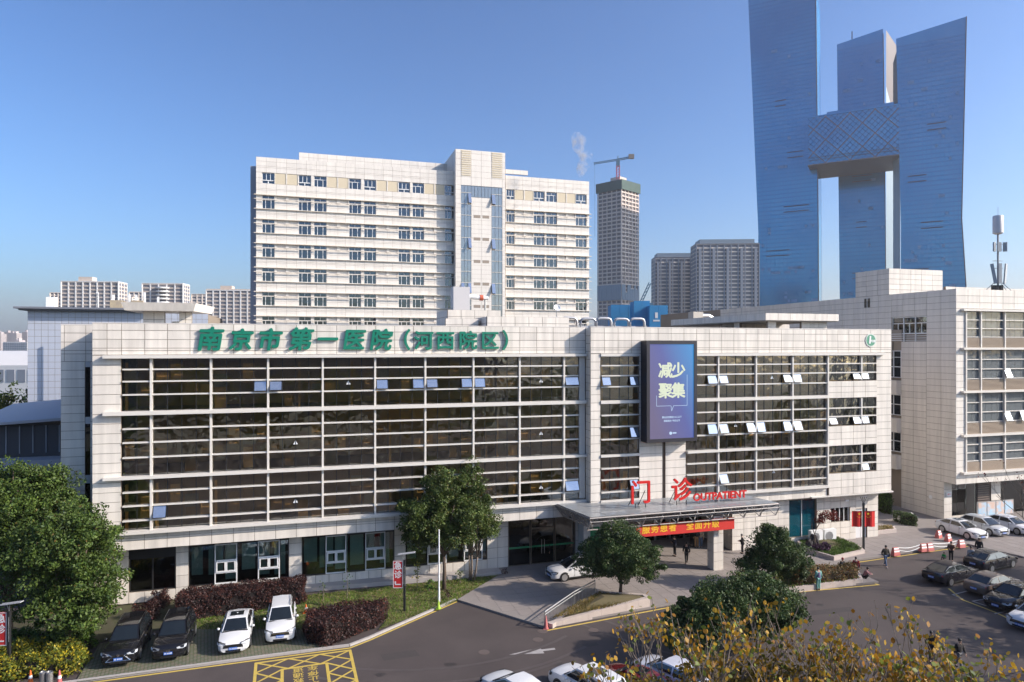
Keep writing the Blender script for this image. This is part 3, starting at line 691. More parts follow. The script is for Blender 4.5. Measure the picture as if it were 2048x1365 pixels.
# penthouse with overhanging slab, left
def rz_(y, Z): return H + (CY - y) * Z / F
P1 = empty('roof_pavilion', to_wld(3.2, 5, 18.75), TH, 'cream roof pavilion with overhanging slab above the hospital name', 'pavilion')
pu0 = -1.1
g = MB(); g.add([(pu0 - 1.0, -1.2, 2.42), (pu0 + 3.7, -1.2, 2.42), (pu0 + 4.4, 3.6, 2.42), (pu0 - 1.0, 3.6, 2.42), (pu0 - 1.2, -1.4, 3.02), (pu0 + 3.9, -1.4, 3.02), (pu0 + 4.6, 3.8, 3.02), (pu0 - 1.2, 3.8, 3.02)],
                [(0, 3, 2, 1), (4, 5, 6, 7), (0, 1, 5, 4), (1, 2, 6, 5), (2, 3, 7, 6), (3, 0, 4, 7)]); g.build('slab_roof', CLAD, P1)
P_ = Pieces(P1, 'cladding_panel', CLAD); B_ = MB()
clad(P_, B_, 'F', 0, pu0, pu0 + 1.5, 0, 2.4, pw=.75, ph=.6); clad(P_, B_, 'F', 0, pu0 + 2.5, pu0 + 3.4, 0, 2.4, pw=.6, ph=.6)
B_.box(pu0, pu0 + 3.4, 3.0, 3.3, 0, 1.6); B_.build('wall', JOINT, P1); P_.flush()
MB().box(pu0 + 1.55, pu0 + 2.45, 2.6, 2.9, 0, 1.75).build('white_unit', ALUW, P1)
for k in range(4):
    o = MB().lathe([(.32, 0), (.36, .05), (.36, 1.35), (.30, 1.45)], 16).build('roof_fan', ALUW); o.location = to_wld(9.6 + k * .95, 4, 18.76); tag(o, 'low white round ventilator on the roof beside the pavilion', 'ventilator', 'round roof ventilators')
# stair boxes in the middle
P2 = empty('roof_plant_room', to_wld(0, 0, 18.75), TH, 'stepped cream plant rooms rising behind the hospital name', 'plant room')
P_ = Pieces(P2, 'cladding_panel', CLAD); B_ = MB()
roof_box(P_, B_, 26.2, 29.3, 8.5, 13, 0, 2.3); roof_box(P_, B_, 29.6, 37.5, 6.5, 12, 0, 2.45); roof_box(P_, B_, 27.5, 33, 14, 20, 0, 3.4); roof_box(P_, B_, 24.8, 26.1, 10, 13, 0, 1.6)
B_.box(31.2, 32.6, 6.45, 6.49, .2, .9); B_.build('wall', JOINT, P2); P_.flush()
# the exhaust box and white valve pipe on it
EX = tag(MB().box(0, 1.7, 0, 1.5, 0, 2.4).build('exhaust_shaft', mat('pale_shaft', (.55, .53, .53), .6)), 'plain pale square exhaust shaft on the plant room roof', 'shaft'); EX.location = to_wld(28.3, 15, 22.15); EX.rotation_euler = (0, 0, TH)
VP_ = empty('valve_pipe', to_wld(30.0, 15.3, 23.6), TH, 'white pipe with red valve beside the exhaust shaft', 'pipe')
MB().tube([(0, 0, 0), (1.0, 0, -.1), (2.0, 0, -.15)], [.28, .24, .2], 10).build('pipe', ALUW, VP_); MB().tube([(1.1, 0, -.1), (1.45, 0, -.12)], .3, 10).build('valve', mat('valve_red', (.55, .12, .06), .5), VP_); MB().tube([(1.7, 0, -.2), (1.7, 0, -1.45)], .1, 8).build('support', STEEL, VP_)
# cooling units with pipes
for k in range(3):
    cu_ = 35.9 + k * 3.6
    C_ = empty('cooling_unit', to_wld(cu_, 8.5, 18.75), TH, ('grey rooftop cooling unit touching the cream plant room', 'grey rooftop cooling unit between two alike units', 'grey rooftop cooling unit closest to the blue hoarding')[k], 'cooling unit', 'rooftop cooling units in a row')
    MB().box(0, 3.5, 0, 3, 1.05, 1.75).build('casing', mat('unit_grey', (.34, .35, .38), .5), C_); MB().box(.1, 3.4, .3, 2.9, 0, 1.05).build('coil', DARKST, C_)
    for x in (0, 1.7, 3.42): MB().box(x, x + .08, -.04, .1, 0, 1.8).build('post', STEEL, C_)
    for x0, v in ((.3, .8), (1.5, -.25)):
        pts = [(x0 + .0, v, 1.7)] + [(x0 + .45 - .45 * math.cos(a), v, 2.15 + .33 * math.sin(a)) for a in (0, .6, 1.2, 1.57)] + [(x0 + 1.25 + .35 * math.sin(a), v, 2.15 + .33 * math.cos(a)) for a in (0, .8, 1.57)] + [(x0 + 1.6, v, 1.6 if v > 0 else .0)]
        MB().tube(pts, .13, 10).build('pipe', mat('pipe_cladding', (.46, .45, .45), .35, metal=.5), C_, smooth=True)
DS = MB(); DS.lathe([(.02, 0), (.25, .08), (.38, .22), (.36, .23), (.22, .12), (.02, .04)], 18); o = tag(DS.build('satellite_dish', ALUW), 'small white dish on a thin mast above the plant room', 'dish'); o.location = to_wld(38.3, 12.0, 22.3); o.rotation_euler = (R(60), 0, R(20))
DSM = MB().tube([(0, 0, 0), (0, 0, 3.5)], .04, 6).build('mast', STEEL, o); DSM.rotation_euler = (R(-60), 0, 0); DSM.location = (0, 0, 0); DSM.matrix_parent_inverse = Matrix(); DSM.location = (0, -3.03, -1.75)
# pavilion on the right
P3 = empty('roof_terrace_pavilion', to_wld(0, 0, 18.75), TH, 'long flat cream slab roof on stone piers above the right glass wall', 'pavilion')
P_ = Pieces(P3, 'cladding_panel', CLAD); B_ = MB()
u0, u1 = 56.0, 69.0
P_.b = []
for a, b in zip(cuts(49, 69.2, 1.6)[:-1], cuts(49, 69.2, 1.6)[1:]):
    pass
g = MB(); g.prism([(58.3, 5.5), (67.1, 5.5), (67.1, 24), (58.3, 24)], 2.3, 2.35); g.build('soffit', mat('pavilion_soffit', (.45, .40, .34), .8), P3)
clad(P_, B_, 'F', 5.4, 58.2, 67.2, 2.36, 3.1, pw=1.5, ph=.74, back=.2); clad(P_, B_, 'L', 58.2, 5.42, 24, 2.36, 3.1, pw=1.5, ph=.74, back=.2)
B_.box(58.5, 67.1, 5.7, 24, 2.4, 2.9)
for a, b, v in ((59.1, 60.1, 6.2), (63.2, 66.4, 6.2)): clad(P_, B_, 'F', v, a, b, 0, 2.3, pw=1.0, ph=.6)
clad(P_, B_, 'L', 59.1, 11, 12, 0, 2.3, pw=1.0, ph=.6); clad(P_, B_, 'F', 14, 59, 68, 0, 2.3, pw=1.4, ph=.6)
B_.build('wall', JOINT, P3); P_.flush()
VU = empty('roof_vent_unit', to_wld(61, 22, 21.9), TH, 'beige vent box with silver ducts on the pavilion roof', 'vent')
MB().box(-.8, .6, 0, 1.2, 0, .9).build('box', mat('beige_metal', (.5, .46, .4), .6), VU); MB().tube([(.7, .5, .4), (1.6, .5, .4), (2.2, .5, .1)], .34, 10).build('duct', STEEL, VU)

# ================================================================ ward tower behind
ZW = 105.0
OW = Vector(((512 - CX) * ZW / F, ZW, 0))
WARD = empty('ward_tower', OW, TH, 'tall white tiled ward tower with rows of small windows rising behind', 'building')
def on_frame(O, x, y, v=0.0):
    dx, dz = (x - CX) / F, -(y - CY) / F
    t = (v - (O.x * ST - O.y * CT)) / (-dx * ST + CT)
    px, py = dx * t - O.x, t - O.y
    return px * CT + py * ST, H + dz * t
wu = lambda x, v=0.0: on_frame(OW, x, 400, v)[0]
PW_ = Pieces(WARD, 'cladding_panel', CLADW); BW = MB(); FW = Pieces(WARD, 'sun_fin', mat('ward_fin', (.70, .63, .53), .6)); LV = Pieces(WARD, 'louvre_panel', mat('beige_louvre', (.62, .53, .38), .7, var=.05))
WG = glass_mat('ward_glass', (.30, .36, .42), .10, wav=.2); WGB = glass_mat('ward_strip_glass', (.32, .37, .40), .22, wav=.3, body=(.46, .52, .55), bamt=.32)
WB = MB(); CURT = mat('ward_curtain', (.38, .40, .40), .8, var=.5)
TOP = rz_(313.5, ZW)
uL = [wu(x) for x in (524, 549, 597, 622, 628, 653, 698, 722, 728, 752, 797, 820, 825, 848, 890, 909)]
uR = [wu(x) for x in (1013, 1029, 1068, 1089, 1093, 1114, 1152, 1173)]
END = wu(1178.5); CA, CB = wu(911), wu(1011)
winsL = list(zip(uL[::2], uL[1::2])); winsR = list(zip(uR[::2], uR[1::2]))
def ward_window(a, b, z0, z1, style):
    y = .22; fr = MB(); t_ = .07
    fr.box(a, a + t_, y, y + .1, z0, z1).box(b - t_, b, y, y + .1, z0, z1).box(a + t_, b - t_, y, y + .1, z1 - t_, z1).box(a + t_, b - t_, y, y + .1, z0, z0 + t_)
    w_ = b - a
    if style == 0:
        zm = z1 - (z1 - z0) * .32; fr.box(a + t_, b - t_, y - .01, y + .1, zm - .04, zm + .04); fr.box(a + w_ * .5 - .03, a + w_ * .5 + .03, y, y + .1, zm + .04, z1 - t_)
        for s in (.28, .72): fr.box(a + w_ * s - .04, a + w_ * s + .04, y, y + .1, z0 + t_, zm - .04)
    else:
        zm = z0 + (z1 - z0) * .3; fr.box(a + t_, b - t_, y - .12, y + .1, zm - .06, zm + .06)
        for s in (.34, .67): fr.box(a + w_ * s - .04, a + w_ * s + .04, y, y + .1, zm + .06, z1 - t_)
        fr.box(a + w_ * .5 - .06, a + w_ * .5 + .06, y - .12, y + .1, z0 + t_, zm - .06)
    o = fr.build('window', ALUW, WARD); MB().box(a + t_, b - t_, y + .04, y + .055, z0 + t_, z1 - t_).build('glass_pane', WG, o)
    WB.box(a, a + w_ * random.uniform(.12, .35), y + .35, y + .4, z0, z1); WB.box(b - w_ * random.uniform(.12, .35), b, y + .35, y + .4, z0, z1)
def ward_side(wins, e0, e1):
    lou = []
    for (a0, b0), (a1, b1) in zip(wins[:-1], wins[1:]):
        if a1 - b0 > 1.4:
            m_ = (b0 + a1) / 2; lou += [(b0 + .12, m_ - .1), (m_ + .1, a1 - .12)]
    z0, z1 = rz_(366, ZW), rz_(344, ZW)                        # top storey
    clad(PW_, BW, 'F', 0, e0, e1, z1, TOP, pw=1.5, zs=[z1, z1 + .75, z1 + .98, z1 + 1.7, TOP])
    xs = [e0]
    for a, b in sorted(wins + lou): xs += [a, b]
    xs += [e1]
    for a, b in zip(xs[::2], xs[1::2]):
        if b - a > .06: clad(PW_, BW, 'F', 0, a, b, z0, z1, us=[a, b], ph=.85)
    for i, (a, b) in enumerate(wins): ward_window(a, b, z0, z1, 1 if random.random() < .7 else 0)
    for a, b in lou: LV.add(a, b, .05, .2, z0 + .03, z1 - .03)
    zt = rz_(389.7, ZW); clad(PW_, BW, 'F', 0, e0, e1, zt, z0, pw=1.5, zs=[zt, zt + .8, zt + 1.0, z0])
    for k in range(7):
        Fz = zt - 3.73 * k; sill = Fz - 2.08
        xs = [e0]
        for a, b in wins: xs += [a, b]
        xs += [e1]
        for a, b in zip(xs[::2], xs[1::2]):
            if b - a > .06: clad(PW_, BW, 'F', 0, a, b, sill, Fz - .72, pw=1.5, ph=.7)
        for a, b in lou:
            BW.box(a + .25, b - .05, .2, .3, Fz - .72, Fz)
        xs2 = [e0]
        for a, b in sorted(wins + [(a + .25, b - .05) for a, b in lou]): xs2 += [a, b]
        xs2 += [e1]
        for a, b in zip(xs2[::2], xs2[1::2]):
            if b - a > .06: clad(PW_, BW, 'F', 0, a, b, Fz - .72, Fz, us=[a, b], ph=.8)
        for a, b in lou: MB().box(a + .25, b - .05, .15, .2, Fz - .72, Fz).build('niche', CLADW, WARD)
        for a, b in wins: ward_window(a, b, sill, Fz, 0)
        cs_ = cuts(e0 - .3, e1 + .3 if e1 > CB else e1, 12)
        for a, b in zip(cs_[:-1], cs_[1:]):
            FW.add(a, b, -.3, .02, Fz - .02, Fz + .1); FW.add(a, b, -.42, -.3, Fz - .70, Fz - .6); FW.add(a, b, -.25, .02, sill - .1, sill)
        clad(PW_, BW, 'F', 0, e0, e1, sill - 1.65, sill - .1, pw=1.5, zs=[sill - 1.65, sill - .85, sill - .65, sill - .1])
ward_side(winsL, 0, CA); ward_side(winsR, CB, END)
WB.build('curtains', CURT, WARD)['kind'] = 'stuff'
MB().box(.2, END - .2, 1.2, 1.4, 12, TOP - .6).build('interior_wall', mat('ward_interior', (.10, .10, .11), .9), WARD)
MB().box(0, END, .35, 18, 0, 14).build('podium', CLADW, WARD); MB().box(.05, END - .05, 17.8, 18, 14, TOP - .1).build('rear_wall', CLADW, WARD); MB().box(.1, END - .1, .36, 18, TOP - .9, TOP - .7).build('roof', ROOFM, WARD)
BW.box(-.02, .28, .35, 18, 14, TOP - .02)
# central bay
CV = -1.5; ca, cb_ = wu(911, CV), wu(1010.5, CV); CTOP = on_frame(OW, 912, 298, CV)[1]
s1a, s1b, s2a, s2b = wu(922, CV), wu(942.5, CV), wu(983, CV), wu(1004.5, CV)
zg1 = on_frame(OW, 960, 373, CV)[1]; zg0 = on_frame(OW, 960, 396, CV)[1]
clad(PW_, BW, 'F', CV, ca, cb_, zg1, CTOP, us=[ca, s1a, s1b, (s1b + s2a) / 2, s2a, s2b, cb_], zs=[zg1] + cuts(zg1 + 1.4, CTOP - .6, 1.0) + [CTOP])
for a, b in ((s1a, s1b), (s2a, s2b)):
    for k in range(12):
        zz = zg1 + 1.6 + k * .36; LV.add(a + .06, b - .06, CV - .06, CV - .005, zz, zz + .2)
clad(PW_, BW, 'F', CV, ca, s1a, 14, zg1, us=[ca, s1a], ph=.75); clad(PW_, BW, 'F', CV, s2b, cb_, 14, zg1, us=[s2b, cb_], ph=.75); clad(PW_, BW, 'F', CV, s1b, s2a, 14, zg0, pw=1.6, ph=.75)
PG = Pieces(WARD, 'strip_pane', WGB)
for a, b in ((s1a, s1b), (s2a, s2b)):
    zz = 16.0; k = 0
    while zz < zg1 - .3:
        h_ = min(1.86, zg1 - zz); n_ = 3
        for i in range(n_):
            x0, x1 = a + (b - a) * i / n_, a + (b - a) * (i + 1) / n_
            if k % 4 == 2 and i in (0, 2) and random.random() < .6:
                o = MB().box(0, x1 - x0 - .06, -.02, 0, -h_ + .1, 0).build('open_sash', SASHG, WARD, loc=(x0 + .03, CV + .02, zz + h_ - .05), rot=(R(-18), 0, 0))
            else: PG.add(x0 + .025, x1 - .025, CV + .06, CV + .08, zz + .03, zz + h_ - .03)
        FW.add(a, b, CV - .02, CV + .1, zz - .035, zz + .03); zz += h_; k += 1
for i in range(6): PG.add(s1b + (s2a - s1b) * i / 6 + .03, s1b + (s2a - s1b) * (i + 1) / 6 - .03, CV + .06, CV + .08, zg0 + .04, zg1 - .04)
PG.flush()
BW.box(ca + .3, cb_ - .3, CV + .8, CV + 1.0, 14, zg1 + .2)
BW.box(ca + .04, ca + .3, CV + .3, 12, 14, CTOP - .02); clad(PW_, None, 'L', ca, CV + .03, 9, TOP - 1, CTOP, pw=1.5, ph=.75)
clad(PW_, None, 'L', ca, CV + .03, .0, 14, TOP - 1, us=[CV + .03, 0], ph=.75)
BW.box(cb_ - .3, cb_ - .04, CV + .3, 12, 14, CTOP - .02); BW.box(ca + .2, cb_ - .2, CV + .31, 11, CTOP - .5, CTOP - .1)
for k in range(8):
    Fz = zg0 - 3.4 - k * 3.73
    for s in (.12, .55):
        x0 = s1b + (s2a - s1b) * s; MB().box(x0, x0 + (s2a - s1b) * .33, CV - .012, CV - .004, Fz, Fz + .5).build('grille', mat('grille_brown', (.30, .25, .20), .8), WARD)  # flat brown strips for the grilles
# setback upper roof
v2 = 6.0; a2, b2 = wu(598, v2), wu(905, v2); zt2 = on_frame(OW, 598, 305, v2)[1]
clad(PW_, BW, 'F', v2, a2, b2, zt2 - 1.5, zt2, pw=1.5, ph=.75); BW.box(a2 + .05, b2, v2 + .31, 15, zt2 - 1.45, zt2 - .05); MB().box(a2 + .7, b2, v2 + 1.0, 14, TOP - .7, zt2 - 1.5).build('penthouse_wall', CLADW, WARD)
a3, b3 = wu(1011, 3), wu(1056, 3); zt3 = on_frame(OW, 1030, 340, 3)[1]; clad(PW_, BW, 'F', 3, a3, b3, zt3 - .8, zt3, pw=1.5, ph=.8)
BW.build('wall', JOINTW, WARD)
for P in (PW_, FW, LV): P.flush()
o = MB().box(-1.1, -.05, 4, 18, 0, TOP - .5).build('side_block', mat('blue_grey_side', (.34, .38, .45), .5), WARD)  # added strip; its blue-grey carries the shade of the tower's left side

# ================================================================ wing building on the right
ORR = Vector(((1912 - CX) * 71.1 / F, 71.1, 0))
WING = empty('side_wing_building', ORR, TH, 'cream tiled wing with louvred window bands and a roof stair tower', 'building')
PR = Pieces(WING, 'cladding_panel', CLADR); BR = MB(); FR = Pieces(WING, 'sun_fin', ALU); LR = Pieces(WING, 'louvre_slat', mat('brown_louvre', (.46, .36, .27), .6)); GP = Pieces(WING, 'glass_pane', glass_mat('pale_glass', (.33, .37, .38), .05, wav=.2, body=(.40, .44, .45), bamt=.3)); MR = Pieces(WING, 'mullion', ALU)
WT = 24.5; WL = 26.0
# front face
clad(PR, BR, 'F', 0, 0, WL, 22.45, WT, pw=1.6, zs=[22.45, 23.1, 23.8, WT]); clad(PR, BR, 'F', 0, 0, 1.3, 5.2, 22.45, us=[0, 1.3], ph=.68); clad(PR, BR, 'F', 0, 0, WL, 4.1, 5.2, pw=1.4, zs=[4.1, 4.7, 5.2])
fins = [22.3, 18.26, 13.75, 9.18, 5.27]
bays = [1.3, 3.35, 6.7, 10.05, 13.4, 16.75, 20.1, 23.45, 26]
for k, z in enumerate(fins):
    for a, b in zip([.62, 6.7, 13.4, 20.1], [6.7, 13.4, 20.1, 26]): FR.add(a + .004, b - .004, -.4, .1, z - .12, z + .1)
for top, bot in zip(fins[:-1], fins[1:]):
    lz = bot + .1 + (top - bot) * .26; st = cuts(lz + .06, top - .14, (top - lz) / 3)
    for a, b in zip(bays[:-1], bays[1:]):
        k = max(2, round((b - a) / .85)); cs = cuts(a + .08, b - .08, (b - a - .16) / k)
        for z0, z1 in zip(st[:-1], st[1:]):
            for p, q in zip(cs[:-1], cs[1:]): GP.add(p + .015, q - .015, .14, .155, z0 + .05, z1 - .04)
            MR.add(a + .08, b - .08, -.02, .12, z0 - .04, z0 + .045)
        MR.add(a - .08, a + .08, -.12, .14, bot + .1, top - .12)
        n_ = 9
        for i in range(n_):
            z = bot + .12 + (lz - bot - .14) * i / n_; LR.add(a + .08, b - .08, -.06, .05, z, z + .055)
    BR.box(1.3, WL, .1, .2, bot + .1, lz - .02)
g = MB()
for z in fins: g.box(1.2, WL, .25, 5, z - .1, z + .08)
g.box(1.2, WL, 3.4, 3.6, 4.3, 22.4); g.build('interior', mat('wing_interior', (.30, .29, .27), .9), WING)
# side face (in shade), with window openings
sideV = lambda x: None
def side_uv(x, y):
    """pixel to (v, z) on the plane local x = 0 of the wing"""
    dx, dz = (x - CX) / F, -(y - CY) / F
    # local x of a point t*(dx,1): ((t dx - ox) CT + (t - oy) ST) = 0
    t = (ORR.x * CT + ORR.y * ST) / (dx * CT + ST)
    return -(t * dx - ORR.x) * ST + (t - ORR.y) * CT, H + dz * t
va, za1 = side_uv(1853, 632); vb, zb1 = side_uv(1783, 630); _, za0 = side_uv(1853, 683)
vc, _ = side_uv(1801, 740); vd = vc + 2.1
w1 = (va, vb, za0, za1)
ve, ze1 = side_uv(1741, 596); vf, _ = side_uv(1728, 600); _, ze0 = side_uv(1741, 616)
sv = cuts(0, va, 1.55)
PSZ = cuts(5.2, WT, .69)
def side_clad(v0, v1, z0, z1, pw=1.75): 
    if v1 - v0 > .15 and z1 - z0 > .1: clad(PR, None, 'L', 0, v0, v1, z0, z1, pw=pw, ph=.69)
side_clad(0, va, 4.1, WT); side_clad(va, vb, za1, WT); side_clad(va, vc - .1, FZ, za0); side_clad(1.4, va, FZ, 4.1)
side_clad(vc - .1, vb, 20.4, za0); side_clad(vb, vf + 30, 17, WT, 1.9)
side_clad(vd, vb + 4, 0, 17)
BR.box(.03, .3, .3, va, 4.1, WT - .02); BR.box(.03, .3, 1.6, va, 0, 4.1); BR.box(.03, .3, va, vb, za1, WT - .02); BR.box(.03, .3, va, vc - .1, 0, za0); BR.box(.03, .3, vc - .1, vb, 20.4, za0); BR.box(.03, .3, vb, 62, 17, WT - .02); BR.box(.03, .3, vd, 62, 0, 17)
BR.box(.5, .7, va - .2, vb + .2, za0 - .2, za1 + .2)
fr = MB(); zr = za0 + .9
for k in range(4):
    v = va + (vb - va) * k / 3; fr.box(.12, .24, v - .05, v + .05, za0, za1)
for z in (zr, za1 - .75, za1 - .06): fr.box(.12, .24, va, vb, z - .04, z + .04)
for k in (1, 3, 5):
    v = va + (vb - va) * k / 6; fr.box(.14, .22, v - .03, v + .03, zr, za1 - .75)
fr = fr.build('window', ALUW, WING); MB().box(.2, .215, va, vb, zr, za1).build('glass_pane', GLASSG, fr)
for k in range(4): MB().box(.02, .08, va, vb, za0 + .1 + k * .24, za0 + .16 + k * .24).build('balcony_rail', ALUW, WING)
for z0, z1 in ((14.9, 18.0), (10.6, 13.7), (6.4, 9.4)):
    fr = MB()
    for v in (vc, (vc + vd) / 2, vd - .08): fr.box(.1, .2, v, v + .08, z0, z1)
    for z in (z0, z0 + 1.2, z1 - .8, z1 - .08): fr.box(.1, .2, vc, vd, z, z + .08)
    fr = fr.build('window', ALUW, WING); MB().box(.2, .21, vc, vd, z0, z1).build('glass_pane', GLASSD, fr)
    MB().box(-.7, .05, vc - .1, vd, z0 - 1.6, z0 - .3).build('balcony_box', CLADR, WING); MB().box(-.8, .05, vc - .2, vd, z0 - 1.85, z0 - 1.61).build('balcony_slab', CLADR, WING)
BR.box(.3, .5, vc - .3, vd + .3, 0, 20.4)
fr = MB().box(.08, .2, ve, vf, ze0, ze0 + .08).box(.08, .2, ve, vf, ze1 - .08, ze1).box(.08, .2, ve, ve + .08, ze0, ze1).box(.08, .2, vf - .08, vf, ze0, ze1).box(-.03, .2, (ve + vf) / 2 - .04, (ve + vf) / 2 + .04, ze0, ze1).build('window', ALUW, WING)
MB().box(-.02, .0, ve + .06, vf - .06, ze0 + .06, ze1 - .06).build('glass_pane', GLASSD, WING)
# stair tower on the roof
v0_, z0_ = side_uv(1778, 537); v1_, _ = side_uv(1711, 545)
ss = (1905 - 1778) * 79.5 / F / .92
clad(PR, BR, 'F', v0_, .0, ss, WT, z0_, pw=1.6, ph=.66); clad(PR, None, 'L', 0, v0_, v1_, WT + .01, z0_, pw=1.5, ph=.66); BR.box(.04, ss, v0_ + .31, v1_, WT - .1, z0_ - .03)
clad(PR, BR, 'F', 9.0, ss + 1, WL, WT - .4, WT + 1.2, pw=1.6, ph=.6)
# ground floor
clad(PR, BR, 'F', 1.4, 0, 1.1, FZ, 4.1, us=[0, 1.1], ph=.8); clad(PR, BR, 'F', 1.4, 6.6, 8.0, FZ, 4.1, pw=1.4, ph=.8); clad(PR, BR, 'F', 1.4, 14, 26, FZ, 4.1, pw=1.4, ph=.8)
BR.box(.02, WL, .32, 1.75, 4.12, 4.3)
for a, b in ((1.15, 2.0), (2.05, 3.3), (3.35, 4.6)): MB().box(a, b, 1.6, 1.62, .4, 4.0).build('glass_pane', GLASSG, WING)
MB().box(1.1, 4.7, 1.5, 1.7, FZ, .38).build('plinth', CLADR, WING); MB().box(8.1, 13.9, 1.6, 1.62, .4, 4.0).build('glass_pane', GLASSD, WING); MB().box(0.6, 14, 4.5, 4.6, 0, 4.2).build('interior_wall', mat('pale_interior', (.38, .42, .40), .8), WING)
for k in range(10): MB().box(4.8, 6.5, 1.46, 1.56, 1.6 + k * .24, 1.72 + k * .24).build('vent_slat', mat('dark_louvre', (.17, .13, .11), .6), WING)
MB().box(4.7, 6.6, 1.58, 1.7, FZ, 4.1).build('vent_back', INTD, WING)
MB().box(.3, WL, .3, 62, WT - 1.2, WT - 1).build('roof', ROOFM, WING); MB().box(WL - .3, WL, .3, 62, 0, WT).build('end_wall', CLADR, WING)
BR.build('wall', mat('wing_joint', (.30, .25, .20), .9), WING)
for P in (PR, FR, LR, GP, MR): P.flush()
for u, z, ang in ((8.3, 16.1, 24), (8.3, 11.5, 24), (10.6, 11.5, 20)):
    MB().box(0, .8, -.03, 0, -1.0, 0).build('open_sash', SASHG, WING, loc=(u - 1.7, .0, z), rot=(R(-ang), 0, 0))
MB().box(.28, .92, 1.33, 1.36, 2.55, 3.0).build('notice', TRI, WING); text_mesh('notice_lettering', '出口', .22, .004, RED, WING, (.6, 1.325, 2.77), off=.004)
MB().lathe([(.22, 0), (.22, .02)], 20).build('no_smoking_disc', TRI, WING, loc=(-.02, 3.0, 2.2), rot=(0, R(-90), 0))
# phone mast on the wing roof
am = at_depth(1996, 578, 74.5)
MAST = empty('antenna_mast', (am.x, am.y, 24.4), 0, 'roof antenna mast with white drum on top and tilted panel antennas', 'antenna')
MG = mat('mast_grey', (.30, .31, .33), .5, metal=.3)
MB().tube([(0, 0, 0), (0, 0, 6.4)], .1, 8).build('pole', MG, MAST); MB().lathe([(.30, 6.3), (.5, 6.42), (.5, 8.25), (.44, 8.33)], 20).build('drum', mat('drum_white', (.62, .60, .60), .5), MAST, smooth=True, sharp=40); MB().tube([(0, 0, 8.3), (0, 0, 9.3)], .02, 5).build('rod', MG, MAST)
for k, (dx, tl) in enumerate(((-.62, -.16), (.02, 0), (.66, .16))): MB().box(-.16, .16, -.07, .07, 0, 2.2).build('panel_antenna', mat('panel_grey', (.40, .42, .43), .5), MAST, loc=(dx * .75, -.3, .9), rot=(0, tl, R(30 * (k - 1))))
for dx, rz in ((-.55, 35), (-.02, 0), (.62, -40)): MB().box(-.2, .2, -.08, .08, 0, 1.0).build('radio_unit', MATS['panel_grey'], MAST, loc=(dx, -.22, 4.4), rot=(0, 0, R(rz)))
for z in (4.6, 5.2, 2.6, 3.4): MB().tube([(-.6, 0, z), (.5, 0, z)], .03, 5).build('bracket', MG, MAST)
for dx, dy in ((-1.2, .6), (1.3, .3), (.9, -.9)): MB().tube([(0, 0, 1.4), (dx, dy, 0)], .035, 5).build('stay', MG, MAST)
for dx in (-.55, -.2, .3): MB().box(dx - .14, dx + .14, -.2, .1, .1, .75).build('cabinet', DARKST, MAST)

# ================================================================ tiled block and annex on the far left
TB = empty('tiled_lecture_block', at_depth(55, 693, 84) * 1.0, TH, 'windowless pale blue tiled block with thin dark roof brim', 'building'); TB.location.z = 0
PT = Pieces(TB, 'wall_tile', mat('pale_blue_tile', (.43, .46, .53), .45, var=.035)); BT = MB(); tz = 22.9
clad(PT, BT, 'F', 0, 0, 13.2, 5.4, tz, pw=.74, ph=.78)
clad(PT, BT, 'F', 3.5, 13.2, 20, 17, tz, pw=.74, ph=.78)
BT.box(.02, 20, 3.9, 20, 0, tz - .05); BT.box(.02, 13.2, .1, 4, 0, 5.4); BT.build('wall', JOINT, TB); PT.flush()
MB().prism([(-.7, -.8), (14, -.8), (14, 21), (-.7, 21)], tz, tz + .18).prism([(-1.1, -1.2), (14.4, -1.2), (14.4, 21.4), (-1.1, 21.4)], tz + .19, tz + .42).build('roof_brim', mat('brim_grey', (.17, .18, .21), .5), TB)
MB().box(1.0, 2.0, 3, 4, tz + .4, tz + 1.9).build('white_shaft', ALUW, TB)
for k in range(2): MB().box(8.0 + k * 2.5, 9.4 + k * 2.5, 4, 6, tz + .4, tz + 1.7).build('roof_hut', mat('stained_render', (.45, .37, .24), .9, noise=(.3, .25, .2), nscale=2), TB)
for x in (6.2, 6.8, 7.7, 9.9, 10.6, 12.4, 12.9): MB().box(x, x + .25, 4.5, 4.7, tz + .4, tz + 2.6).build('aerial', ALUW, TB, rot=(0, R(random.uniform(-3, 3)), 0))
MB().tube([(5.6, -2.2, 0), (5.6, -2.2, 21)], .16, 8).build('drainpipe', DARKST, TB)
# annex: low block with sloping glass roof
AN = empty('annex_building', at_depth(-60, 693, 58) * 1.0, TH, 'low annex with sloping grey roof and white fascia in the shade', 'building'); AN.location.z = 0
DW = mat('annex_grey', (.40, .41, .44), .7, noise=(.33, .34, .36), nscale=.7)
MB().add([(0, -1, 11.7), (9.4, -1, 12.2), (9.4, 9, 13.4), (0, 9, 12.6), (0, -1, 11.9), (9.4, -1, 12.45), (9.4, 9, 13.7), (0, 9, 12.9)], [(0, 3, 2, 1), (4, 5, 6, 7), (0, 1, 5, 4), (1, 2, 6, 5), (2, 3, 7, 6), (3, 0, 4, 7)]).build('roof', mat('annex_roof', (.36, .36, .38), .6), AN)
MB().box(0, 9.3, .3, 9, 0, 11.6).build('wall', mat('annex_dark_wall', (.06, .06, .065), .7), AN)
for k in range(9): MB().box(.5 + k * 1.0, .56 + k * 1.0, .2, .29, 9.2, 11.6).build('mullion', DW, AN)
MB().box(-1, 9.3, -2.2, .1, 7.6, 8.9).build('fascia', DW, AN); MB().box(3.0, 9.3, -1.9, .1, 5.5, 7.5).build('dark_opening', DARKST, AN); MB().box(-1, 2.9, -2.0, .1, 0, 7.55).build('front_wall', DW, AN)

